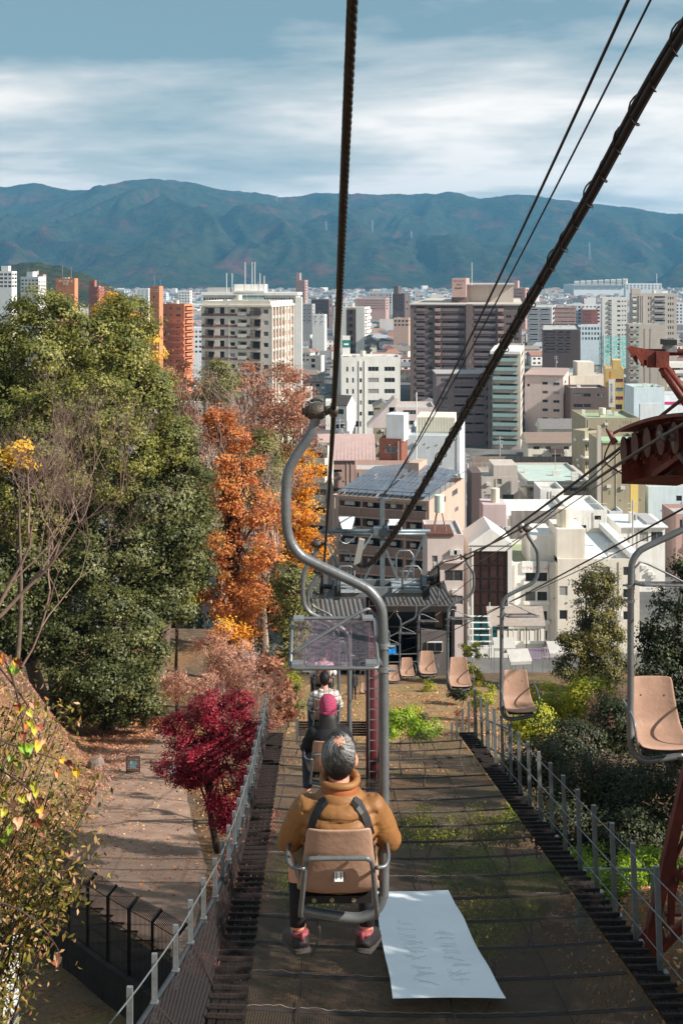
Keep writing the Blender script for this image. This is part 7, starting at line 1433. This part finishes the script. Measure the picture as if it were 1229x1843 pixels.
DKG = leafmat('shade_darkened_green_leaves', [(0, C(26, 32, 16)), (0.5, C(42, 50, 24)), (1, C(76, 82, 42))], 0.16)  # green darkened in the colour itself, standing in for shade on the right slope
# ---- left: the big evergreens
tree('camphor_tree', 'huge evergreen tree with a billowing olive green crown filling the left side', 'tree', on_ground(120, 60), [blob(70, 640, 60, 125, 130), blob(190, 660, 62, 105, 140), blob(-40, 700, 60, 110, 150), blob(120, 790, 58, 140, 130), blob(255, 770, 60, 75, 125), blob(10, 850, 58, 110, 120)], 0.165, 1.35, EVG, 1, 0.6, clump=0.5, bil=9, bk=0.44, back=0.5, shell=0.4)
tree('evergreen_tree', 'dark evergreen tree filling the space under the big camphor', 'tree', on_ground(270, 61), [blob(318, 860, 61, 62, 110), blob(270, 960, 60, 95, 120), blob(190, 970, 59, 95, 110), blob(325, 1010, 62, 55, 90), blob(345, 930, 62, 34, 70), blob(290, 1070, 60, 70, 70), blob(110, 1000, 59, 80, 80)], 0.17, 1.5, EVG2, 2, 0.35, clump=0.45, bil=8, bk=0.36, back=0.5, shell=0.5)
tree('evergreen_tree', 'bushy dark evergreen reaching down to the path, left centre', 'tree', on_ground(200, 57), [blob(215, 1130, 57, 100, 90), blob(150, 1180, 56, 70, 80), blob(245, 1210, 56.5, 75, 65), blob(190, 1225, 55, 80, 55), blob(240, 1250, 55.5, 55, 34), blob(140, 1240, 55, 45, 40), blob(195, 1282, 55, 75, 30), blob(255, 1272, 55.5, 40, 28)], 0.155, 1.4, EVG2, 3, 0.3, clump=0.4, bil=8, bk=0.36, back=0.5, shell=0.5)
tree('evergreen_tree', 'dark evergreen at the left edge behind the bare tree', 'tree', on_ground(20, 58), [blob(20, 1030, 58, 110, 100), blob(60, 1130, 57, 80, 80), blob(-30, 1140, 57, 70, 90)], 0.17, 1.4, EVG2, 4, 0.3, clump=0.45, bil=7, bk=0.36, shell=0.5)
tree('evergreen_tree', 'dark evergreen standing behind the bare tree and under the camphor', 'tree', on_ground(80, 66), [blob(-30, 950, 66, 90, 100), blob(170, 930, 66, 100, 90), blob(80, 900, 67, 100, 90), blob(90, 1040, 65, 110, 80)], 0.22, 1.3, EVG2, 19, 0.35, clump=0.6, shell=0.7)
tree('ginkgo_tree', 'golden yellow tree top behind the big evergreen crown', 'tree', on_ground(225, 84), [blob(200, 560, 84, 30, 30), blob(228, 600, 84, 42, 40), blob(250, 640, 84, 40, 50)], 0.2, 1.5, YEL_, 5, 0.3)
tree('yellow_tree', 'sprig of yellow leaves against the dark evergreen at the left edge', 'tree', on_ground(30, 54), [blob(35, 815, 54, 26, 18), blob(30, 840, 54, 32, 16)], 0.2, 0.9, YEL_, 6, 0.1, n=2)
tree('yellow_tree', 'small yellow leaved tree low between the evergreens and the orange tree', 'tree', on_ground(320, 63), [blob(322, 1045, 63, 22, 40), blob(330, 1080, 63, 25, 30)], 0.16, 0.9, YGRN, 7, 0.1, n=2)
tree('orange_tree', 'tall column of orange autumn leaves left of the lift', 'tree', on_ground(425, 64), [blob(425, 830, 64, 42, 62), blob(440, 925, 64, 68, 80), blob(425, 1010, 63, 82, 75), blob(460, 1090, 63, 62, 75), blob(405, 1090, 63, 45, 50), blob(400, 760, 65, 26, 40)], 0.165, 0.72, ORL, 8, 0.3, DBARK, clump=0.5, thin=0.85, bil=6, bk=0.38, shell=0.6, n=6)
tree('orange_tree', 'yellow orange tree right of the tall orange column, touching the rope', 'tree', on_ground(535, 78), [blob(545, 850, 78, 36, 50), blob(530, 925, 78, 50, 60), blob(552, 975, 77, 34, 60)], 0.18, 0.85, YOL, 9, 0.25, DBARK, clump=0.5, bil=5, bk=0.4, shell=0.5)
tree('rust_tree', 'half bare tree with rust brown leaves below the cream apartments', 'tree', on_ground(480, 90), [blob(440, 690, 90, 50, 45), blob(500, 720, 90, 55, 65), blob(545, 780, 88, 38, 70), blob(470, 790, 88, 45, 45)], 0.2, 0.36, RUSTL, 10, 0.3, PBARK, n=12, clump=0.8, bil=4, bk=0.45, shell=0.7)
tree('olive_tree', 'small olive green tree between the orange trees', 'tree', on_ground(475, 74), [blob(475, 830, 74, 36, 55), blob(470, 890, 74, 30, 40), blob(390, 690, 80, 36, 40)], 0.17, 1.5, OLV, 11, 0.2)
tree('evergreen_tree', 'narrow dark green tree beside the nearest chair canopy', 'tree', on_ground(525, 60), [blob(525, 1060, 60, 32, 50), blob(530, 1120, 60, 34, 45), blob(520, 1170, 59, 26, 35)], 0.15, 1.5, OLV, 12, 0.2)
tree('yellow_tree', 'low yellow foliage under the tall orange column', 'tree', on_ground(415, 58), [blob(415, 1150, 58, 42, 16), blob(395, 1135, 58, 28, 14)], 0.16, 1.1, YOL, 13, 0.08, n=2)
# trees further down the slope, closing the view between the trunks
for k, (px, py, D, rx, ry, mat, lab) in enumerate(((330, 1090, 92, 60, 90, DKG, 'dark evergreen behind the path bend'), (480, 1060, 96, 70, 80, DKG, 'dark evergreen behind the orange column'), (340, 830, 100, 60, 90, RUSTL, 'brownish half bare tree between the evergreen and the orange column'), (400, 900, 98, 60, 90, OLV, 'olive tree hidden behind the orange column'), (420, 740, 108, 70, 60, RUSTL, 'rust brown tree below the cream apartments'), (515, 850, 104, 50, 80, OLV, 'olive tree behind the yellow orange one'), (300, 720, 104, 50, 60, RUSTL, 'russet tree at the shoulder of the big evergreen'), (360, 700, 102, 45, 55, RUSTL, 'brown twiggy tree before the orange apartment tower'), (520, 700, 106, 45, 60, RUSTL, 'brown twiggy tree at the foot of the cream apartments'), (540, 1000, 98, 36, 60, DKG, 'dark tree behind the yellow orange one'))):
    tree('woodland_tree', lab, 'tree', on_ground(px, D), [blob(px, py, D, rx, ry), blob(px - 15, py + ry * 0.7, D, rx * 0.8, ry * 0.6)], 0.26, 0.7 if mat is RUSTL else 1.1, mat, 140 + k, 0.25, DBARK, clump=0.7, n=6, group='trees down the slope', shell=0.6)
# ---- bare trees
def bare(name, label, base, top, seed, r0, mat, levels=5, spread=0.55, kids=3, group='bare trees', reach=0.31):
    rng = random.Random(seed); base = Vector(base); t = thing(name, label, 'tree', base, 0, group); mb = MB(); tw_ = MB()
    def grow(p, d, ln, r, lv):
        n = 4; pts = [p]; q_ = p.copy(); dd = d.copy()
        for i in range(n): dd = (dd + Vector((rng.uniform(-.18, .18), rng.uniform(-.18, .18), rng.uniform(-.05, .14)))).normalized(); q_ = q_ + dd * ln / n; pts.append(q_.copy())
        (mb if lv > 1 else tw_).tube(pts, [r * (1 - 0.45 * i / n) for i in range(n + 1)], 6 if lv > 2 else 3, cap=False)
        if lv <= 0: return
        for k in range(kids + (1 if lv < 3 else 0)):
            at = pts[rng.randrange(2, n + 1)] if k else pts[-1]; ax = Vector((rng.uniform(-1, 1), rng.uniform(-1, 1), rng.uniform(-0.25, 0.6))).normalized(); nd = (dd * (1 - spread) + ax * spread + Vector((0, 0, 0.10))).normalized()
            grow(at.copy(), nd, ln * rng.uniform(0.58, 0.82), r * 0.55 * rng.uniform(0.8, 1.1), lv - 1)
    top = Vector(top) - base; grow(Vector((0, 0, 0)), top.normalized(), top.length * reach, r0, levels)
    mb.build('trunk', mat, t, smooth=True); tag(tw_.build('twigs', mat, t), kind='stuff'); return t
bare('bare_tree', 'bare spreading tree with pinkish branches in front of the left evergreens', on_ground(-20, 46, 1.5), P(230, 800, 46), 21, 0.09, M('pinkish_bare_bark', C(128, 104, 94), 0.85, 0.2, 4), 6, 0.52, 3, reach=0.40)
bare('bare_tree', 'second bare tree with dark fine twigs at the left edge', on_ground(40, 50, 0.5), P(240, 880, 50), 27, 0.06, M('brown_bare_bark', C(130, 106, 94), 0.85, 0.2, 4), 6, 0.55, reach=0.40)
bare('bare_tree', 'wide bare tree whose twigs reach across the evergreens', on_ground(-30, 47, 1.0), P(330, 880, 47), 33, 0.10, M('pinkish_bare_bark', C(128, 104, 94), 0.85, 0.2, 4), 6, 0.48, 3, reach=0.40)
bare('bare_tree', 'pale crooked bare tree rising through the rust leaves', on_ground(395, 70), P(385, 560, 70), 23, 0.34, PBARK, 6, 0.5)
bare('bare_tree', 'bare tree with upright twigs in front of the orange apartment tower', on_ground(300, 86), P(290, 600, 86), 24, 0.28, PBARK, 6, 0.5)
bare('bare_tree', 'fine twigged bare tree before the cream apartments', on_ground(455, 95), P(450, 620, 95), 25, 0.26, PBARK, 6, 0.5)
bare('bare_tree', 'bare brown shrub tree on the slope right of the net', on_ground(1065, 44), P(1060, 1190, 44), 26, 0.07, M('reddish_bare_bark', C(130, 92, 84), 0.85, 0.2, 4), 5, 0.55, 4)
bare('bare_tree', 'thin bare tree standing between the maple and the left fence', on_ground(468, 38.5), P(452, 1215, 38.5), 28, 0.09, M('reddish_bare_bark', C(130, 92, 84), 0.85, 0.2, 4), 6, 0.55, 3, reach=0.34)
bare('bare_tree', 'slender bare tree behind the crimson maple', on_ground(455, 44), P(440, 1170, 44), 29, 0.10, M('reddish_bare_bark', C(130, 92, 84), 0.85, 0.2, 4), 6, 0.55, 3, reach=0.34)
# ---- crimson maple and pinkish shrubs by the path
tree('maple_tree', 'crimson Japanese maple beside the path, left of the guard fence', 'tree', on_ground(392, 34.5), [blob(392, 1275, 34.5, 62, 42), blob(345, 1320, 34.5, 60, 45), blob(432, 1312, 34.3, 50, 55), blob(385, 1365, 34, 85, 48), blob(410, 1430, 34, 52, 40), blob(350, 1390, 34.5, 45, 30), blob(415, 1475, 34, 28, 20)], 0.075, 1.05, CRIM, 14, 0.09, DBARK, n=5, clump=0.24, asp=0.6, upw=0.8, bil=5, bk=0.42, shell=0.5)
for k, (px, py, D, rx, ry, lab) in enumerate(((340, 1235, 50, 50, 30, 'pinkish bare shrub left of the maple top'), (430, 1200, 52, 60, 40, 'pinkish bare shrub behind the maple'), (490, 1230, 46, 30, 60, 'reddish shrub at the far end of the left walkway'), (400, 1165, 56, 50, 28, 'pinkish shrub under the orange column'))):
    tree('shrub', lab, 'shrub', on_ground(px, D), [blob(px, py, D, rx, ry), blob(px + 15, py + 30, D, rx * 0.8, ry * 0.7)], 0.22, 0.9, TWIG if k != 2 else RUSTL, 30 + k, 0.03, group='shrubs by the path', foliage='foliage', asp=0.16 if k != 2 else 0.5, clump=0.4, n=6, upw=-0.2)
# ---- round and clipped bushes near the lower terminal
def bush(px, py, D, rx, ry, mat, lab, seed, leaf=0.08, lai=1.6, group='bushes', dz=0.0, asp=0.6, clump=0.22):
    c = P(px, py, D); k = D / F; base = Vector((c.x, D, min(g(c.x, D), c.z - ry * k * 0.5))); return tree('bush', lab, 'bush', base, [((c.x, D, c.z), (rx * k, rx * k * 0.8, ry * k)), ((c.x - rx * k * 0.35, D - 0.1, c.z - ry * k * 0.3), (rx * k * 0.7, rx * k * 0.6, ry * k * 0.75))], leaf, lai, mat, seed, 0.03, group=group, foliage='foliage', n=3, asp=asp, clump=clump)
bush(722, 1290, 46, 26, 18, AZAL, 'bright green clipped bush right of the red column', 41); bush(762, 1308, 44, 34, 16, AZAL, 'wider bright green clipped bush at the net edge', 42); bush(706, 1312, 43, 14, 14, AZAL, 'small bright green bush against the column', 43); bush(740, 1275, 50, 16, 12, YGRN, 'yellow green bush behind the clipped ones', 44)
bush(757, 1288, 52, 8, 8, DKG, 'tiny dark round bush on the lawn', 45); bush(532, 1266, 50, 15, 14, OLV, 'brown green round bush left of the passengers', 46); bush(536, 1242, 58, 10, 9, OLV, 'small round bush above the other left of the passengers', 47); bush(520, 1215, 58, 18, 26, YGRN, 'yellow green shrub left of the passengers', 48); bush(512, 1260, 52, 14, 22, DKG, 'dark shrub beside the far end of the left fence', 49)
bush(852, 1195, 76, 24, 42, YGRN, 'tall green shrub beside the station end wall', 50, 0.12, 1.3); bush(775, 1240, 72, 12, 16, YGRN, 'small yellow green plant before the station plinth', 51); bush(868, 1250, 60, 22, 22, YGRN, 'yellow green bush below the third uphill chair', 52, 0.10); bush(832, 1240, 66, 22, 16, DKG, 'dark shrub at the station corner', 53, 0.1)
bush(500, 1290, 40, 12, 24, RUSTL, 'red leaved bush at the far left corner of the net', 54, 0.07, 1.2); bush(838, 1285, 46, 20, 20, RUSTL, 'reddish bush at the far right corner of the net', 55, 0.08, 0.9)
# ---- right hand slope
tree('conifer', 'olive conifer like tree in front of the cream walled building', 'tree', on_ground(1045, 74), [blob(1072, 1050, 74, 36, 42), blob(1070, 1105, 74, 46, 50), blob(1052, 1160, 73, 42, 40), blob(1095, 1140, 74, 30, 45), blob(1035, 1205, 73, 40, 36), blob(1085, 1195, 73, 46, 36)], 0.16, 1.1, CONI, 60, 0.22, DBARK, clump=0.45, bil=7, bk=0.38)
tree('evergreen_tree', 'large dark evergreen at the right edge behind the nearest empty chair', 'tree', on_ground(1215, 46), [blob(1205, 1140, 46, 60, 75), blob(1190, 1240, 45, 60, 80), blob(1245, 1180, 46, 60, 110), blob(1225, 1320, 44, 75, 70), blob(1235, 1040, 47, 24, 40)], 0.14, 1.2, DKG, 61, 0.3, DBARK, clump=0.4, bil=6, bk=0.38, shell=0.5)
for k, (px, py, D, rx, ry, mat, lab) in enumerate(((1000, 1265, 48, 55, 38, YGRN, 'yellow green bush right of the second uphill chair'), (955, 1300, 44, 36, 36, YGRN, 'yellow green bush on the slope by the fence posts'), (1065, 1255, 46, 45, 40, YGRN, 'autumn tinted bush below the conifer'), (1025, 1330, 40, 60, 36, DKG, 'dark bush on the right slope above the fence'), (1110, 1300, 41, 45, 50, DKG, 'dark bush left of the nearest empty chair'), (965, 1370, 34, 55, 36, DKG, 'dark leafy bush below the autumn bushes'), (1060, 1410, 33, 70, 50, DKG, 'broad dark bush right of the middle fence posts'), (1165, 1430, 32, 80, 60, DKG, 'broad dark bush under the nearest empty chair'), (1110, 1500, 30, 80, 40, DKG, 'lowest dark bush above the clipped hedge'), (1010, 1480, 30, 50, 34, DKG, 'dark bush behind the middle fence posts'))):
    bush(px, py, D, rx, ry, mat, lab, 70 + k, 0.11 if D > 35 else 0.085, 2.0, 'bushes on the right slope', clump=0.36)
for k, (px, py, D, rx, ry, lab) in enumerate(((1095, 1575, 23.5, 60, 30, 'bright clipped hedge behind the little wire fence'), (1165, 1560, 24.5, 50, 30, 'hedge mound left of the red lattice leg'), (1050, 1545, 25.5, 34, 24, 'small hedge mound behind the fence posts'), (1215, 1570, 25, 40, 28, 'hedge mound behind the red lattice leg'))):
    bush(px, py, D, rx, ry, AZAL, lab, 90 + k, 0.06, 1.6, 'clipped hedge on the right', clump=0.2)
# shrubs seen dimly through the net
for k, (px, py, D, rx, ry) in enumerate(((850, 1560, 27, 70, 30), (940, 1600, 26, 60, 36), (890, 1640, 24.5, 70, 30), (980, 1570, 27, 50, 30), (780, 1480, 31, 60, 26), (900, 1480, 31, 60, 30), (560, 1600, 26, 50, 30), (530, 1560, 28, 40, 30), (870, 1690, 22.5, 50, 24), (600, 1540, 29, 50, 26))):
    bush(px, py, D, rx, ry, AZAL if k % 3 == 0 else YGRN, 'leafy shrub growing under the brown net' if False else ['broadest', 'rightmost', 'nearest bright', 'right hand', 'far central', 'far right', 'left hand', 'far left', 'lowest', 'middle left'][k] + ' shrub seen dimly through the brown net', 110 + k, 0.07, 1.2, 'shrubs under the net', clump=0.25)
# evergreens on the slope just right of the frame; they shade the net
for k, (x, y, zt) in enumerate(((10.8, 13.5, -0.4), (11.2, 18.5, -1.4), (11.0, 24, -4.6), (11.5, 30, -6.2), (11.2, 8.8, -1.0), (10.9, 11.2, -0.6))):
    b0 = Vector((x, y, g(x, y))); hh = zt - b0.z
    tree('evergreen_tree', ['evergreen on the right slope beyond the lattice tower', 'second evergreen on the right slope beyond the lattice tower', 'third evergreen on the right slope', 'fourth evergreen on the right slope', 'evergreen on the right slope nearest the viewer', 'evergreen on the right slope second nearest the viewer'][k], 'tree', b0, [((x, y, zt - hh * 0.32), (2.3, 2.4, hh * 0.33)), ((x + 0.8, y + 0.6, zt - hh * 0.55), (2.6, 2.4, hh * 0.33))], 0.26, 1.4, DKG, 130 + k, 0.2, DBARK, back=1.0, shell=0.8, group='evergreens on the right slope')
# little wire fence by the hedge
wf2 = thing('wire_fence', 'low green wire fence in front of the clipped hedge', 'fence'); GF = M('green_wire', C(110, 140, 126), 0.6, 0.2, 5)
for px, y0, y1 in ((1038, 1562, 1680), (1173, 1565, 1700)): MB().bar(P(px, y1, 21.5), P(px, y0, 21.5), 0.045).build('post', GF, wf2)
for k in range(10): y = 1566 + 12.5 * k; MB().bar(P(1038, y, 21.5), P(1260, y + 3, 21.5), 0.008).build('wire', GF, wf2)
MB().bar(P(1038, 1563, 21.5), P(1260, 1566, 21.5), 0.03).build('top_rail', GF, wf2)
# ---- foreground left: leafy shrub and a branch of large leaves
FGL = leafmat('olive_yellow_shrub_leaves', [(0, C(62, 60, 22)), (0.35, C(104, 100, 36)), (0.65, C(156, 140, 56)), (0.82, C(170, 116, 66)), (1, C(206, 170, 132))], 0.35)
rng = random.Random(77); D0 = 14.5; base = Vector((-4.6, D0, g(-4.6, D0))); fs = thing('shrub', 'straggly olive and yellow leaved shrub in the lower left foreground', 'shrub', base)
mb = MB(); tips = []
for k in range(70):
    px = rng.choice((rng.uniform(-60, 90), rng.uniform(-40, 150))); py = rng.uniform(1230, 1800); px2 = px + 10; 
    lim = lerp_tab([(1200, 80), (1300, 115), (1400, 150), (1480, 195), (1560, 185), (1640, 150), (1700, 90), (1800, 60)], py)
    px = rng.uniform(-70, lim); e_ = P(px, py, D0 + rng.uniform(-1.0, 1.0)); s_ = base + Vector((rng.uniform(-0.8, 0.2), rng.uniform(-.5, .5), rng.uniform(1.5, 4.0))); m_ = s_.lerp(e_, 0.55) + Vector((-0.15, 0, 0.25)); q_ = spline([s_, m_, e_], 5); mb.tube([p - base for p in q_], [0.022 * (1 - 0.85 * i / (len(q_) - 1)) for i in range(len(q_))], 4)
    for p in q_[2:]: tips.append((p, e_))
for k in range(4): mb.tube([Vector((rng.uniform(-.4, .2), 0, 0)), Vector((rng.uniform(-.8, .2), 0, 2.0)), Vector((rng.uniform(-0.9, .3), 0, 4.0))], [0.05, 0.04, 0.02], 6)
mb.build('stems', DBARK, fs); nr_ = np.random.RandomState(5); CT = []
for p, e_ in tips:
    m_ = 20; CT.append(np.array(p) + nr_.normal(size=(m_, 3)) * np.array([0.16, 0.22, 0.16]))
CT = np.concatenate(CT); v, q_ = quads_from(CT, nr_.normal(size=CT.shape) + np.array([0.2, -0.5, 0.6]), 0.082 * (0.6 + 0.8 * nr_.rand(len(CT))), 0.40, nr_, 0.35)
tag(link('small_leaves', np_mesh('small_leaves', v - np.array(base), q_, [FGL], nr_.rand(len(CT))), fs), kind='stuff')
br = thing('branch', 'hanging branch of large heart shaped yellow and green leaves at the left edge', 'branch', P(-30, 1150, 9.5))
mb = MB(); bl = Vector(br.location); paths = [[(-60, 1100), (10, 1190), (35, 1270), (45, 1345), (40, 1420)], [(-60, 1130), (30, 1240), (60, 1290), (75, 1330)], [(-60, 1300), (20, 1340), (110, 1370), (135, 1395)], [(-60, 1350), (40, 1410), (65, 1445), (70, 1480)], [(-60, 1400), (20, 1450), (30, 1490), (38, 1530)], [(-80, 1600), (40, 1640), (100, 1700), (112, 1740)]]
for pth in paths: q_ = spline([P(x, y, 9.5 + 0.004 * (x + y % 50)) for x, y in pth], 5); mb.tube([p - bl for p in q_], [0.011 * (1 - 0.8 * i / (len(q_) - 1)) for i in range(len(q_))], 5)
mb.build('stem', DBARK, br)
def heart(w):
    o = [(0, 0), (0.30, 0.12), (0.50, 0.02), (0.56, -0.25), (0.42, -0.62), (0.15, -0.95), (0, -1.12), (-0.15, -0.95), (-0.42, -0.62), (-0.56, -0.25), (-0.50, 0.02), (-0.30, 0.12)]
    mb = MB(); mb.v = [(0, 0.02, -0.4 * w)] + [(x * w, 0.10 * w * abs(x) * 2 + 0.06 * w * z * z, z * w) for x, z in o]; mb.f = [(0, i + 1, (i + 1) % 12 + 1) for i in range(12)]; mb.m = [0] * 12; return mb
LM = [M('leaf_green', C(108, 140, 34), 0.45, 0.2, 20), M('leaf_yellow_green', C(156, 150, 44), 0.45, 0.2, 20), M('leaf_yellow', C(196, 152, 50), 0.45, 0.2, 20), M('leaf_orange', C(178, 108, 50), 0.5, 0.25, 20), M('leaf_tan', C(190, 142, 108), 0.55, 0.2, 20), M('leaf_brown', C(140, 76, 50), 0.6, 0.25, 20), M('leaf_deep_green', C(96, 124, 34), 0.45, 0.2, 20)]
HL = [heart(0.072).mesh('leaf', [m]) for m in LM]
spots = [(18, 1192, 4), (28, 1196, 2), (14, 1212, 0), (22, 1210, 0), (33, 1214, 0), (30, 1200, 5), (2, 1190, 3), (40, 1282, 1), (52, 1290, 1), (58, 1272, 4), (66, 1276, 2), (30, 1280, 5), (54, 1308, 1), (64, 1318, 1), (70, 1316, 5), (50, 1312, 3), (38, 1352, 0), (54, 1352, 0), (48, 1366, 0), (22, 1370, 6), (34, 1384, 6), (80, 1356, 2), (72, 1346, 2), (82, 1340, 4), (112, 1376, 2), (130, 1388, 4), (120, 1382, 5), (138, 1396, 2), (104, 1398, 3), (60, 1420, 1), (66, 1434, 1), (54, 1440, 4), (70, 1446, 5), (24, 1452, 4), (40, 1444, 1), (24, 1472, 4), (34, 1484, 4), (10, 1468, 1), (72, 1466, 2), (80, 1470, 4), (64, 1490, 5), (20, 1500, 0), (8, 1520, 6), (102, 1726, 4), (98, 1740, 5), (108, 1734, 4), (6, 1440, 1), (44, 1330, 5)]
for px, py, m_ in spots:
    o = link('leaf', HL[m_], br, P(px, py, 9.3 + rng.uniform(-0.25, 0.25)) - bl + Vector((0, 0, 0.05))); o.rotation_euler = (rng.uniform(-0.6, 0.5), rng.uniform(-0.5, 0.5), rng.uniform(-0.9, 0.9)); s_ = rng.uniform(0.75, 1.15); o.scale = (s_ * rng.uniform(0.6, 1), s_, s_)
# ---- bank cover, fallen leaves, lawn
def scatter(n, fn, size, mat, name, label, cat, seed, asp=0.6, lift=0.02, ntilt=0.5):
    r_ = np.random.RandomState(seed); C_ = []
    while len(C_) < n:
        x, y = fn(r_)
        C_.append((x, y, g(x, y) + lift + (0.04 if lerp_tab(EDGE_L, y) < x < lerp_tab(EDGE_R, y) and 22 < y < 74 else 0)))
    C_ = np.array(C_); v, q_ = quads_from(C_, r_.normal(size=C_.shape) * ntilt + np.array([0, 0, 1.0]), size * (0.6 + 0.8 * r_.rand(n)), asp, r_)
    return tag(link(name, np_mesh(name, v, q_, [mat], r_.rand(n))), label, cat, kind='stuff')
LITT = leafmat('fallen_leaf', [(0, C(120, 66, 36)), (0.4, C(186, 112, 60)), (0.7, C(214, 150, 92)), (1, C(232, 190, 140))], 0.2)
def f_path(r_):
    y = 30 + 30 * r_.rand(); l_, q_ = lerp_tab(EDGE_L, y), lerp_tab(EDGE_R, y); u = r_.rand()
    x = l_ - 0.5 + (q_ - l_ + 2.2) * (u ** 2 if r_.rand() < 0.6 else 1 - 0.25 * u * u); return x, y
scatter(5000, f_path, 0.085, LITT, 'fallen_leaves', 'orange fallen leaves strewn over the path and its edges', 'leaves', 61)
scatter(9000, lambda r_: (-8.5 - 6.5 * r_.rand(), 52 + 9 * r_.rand()), 0.10, LITT, 'fallen_leaves', 'thick orange leaf litter under the bushy evergreen', 'leaves', 62)
scatter(30000, lambda r_: (lerp_tab(EDGE_L, 45) + 0.6 - 8 * r_.rand(), 27 + 30 * r_.rand()), 0.13, TWIG, 'dry_grass', 'dry pinkish grass on the bank left of the path', 'grass', 63, 0.22, 0.05, 1.2)
scatter(6000, lambda r_: (4.5 + 6 * r_.rand(), 16 + 12 * r_.rand()), 0.09, LITT, 'fallen_leaves', 'leaf litter round the foot of the red lattice tower', 'leaves', 64)
scatter(5000, lambda r_: (-3.4 + 1.4 * r_.rand() - 0.1 * 0, 24 + 16 * r_.rand()), 0.08, leafmat('red_fallen_leaf', [(0, C(120, 44, 40)), (0.5, C(176, 92, 76)), (1, C(206, 140, 116))], 0.2), 'fallen_leaves', 'reddish leaf litter under the crimson maple', 'leaves', 65)
scatter(5000, lambda r_: (-7 + 4.2 * r_.rand(), 15 + 9 * r_.rand()), 0.08, LITT, 'fallen_leaves', 'brown leaf litter below the dark wire fence', 'leaves', 67)
mb = MB()
for i in range(12):
    for j in range(14):
        pt = lambda a, c: (-2.6 + a * 1.0, 46 + c * 2.1, g(-2.6 + a, 46 + c * 2.1) + 0.03); mb.quad(pt(i, j), pt(i + 1, j), pt(i + 1, j + 1), pt(i, j + 1))
tag(mb.build('lawn', M('dry_lawn', C(146, 120, 90), 0.95, 0.2, 1.2, 0, 0.4, 0, 0.1, col2=C(116, 108, 66), thr=(0.45, 0.72), bscale=20), smooth=True), kind='structure')
scatter(9000, lambda r_: (-2.5 + 11.8 * r_.rand(), 46.5 + 28 * r_.rand()), 0.13, LITT, 'fallen_leaves', 'orange leaves scattered over the station lawn', 'leaves', 66)
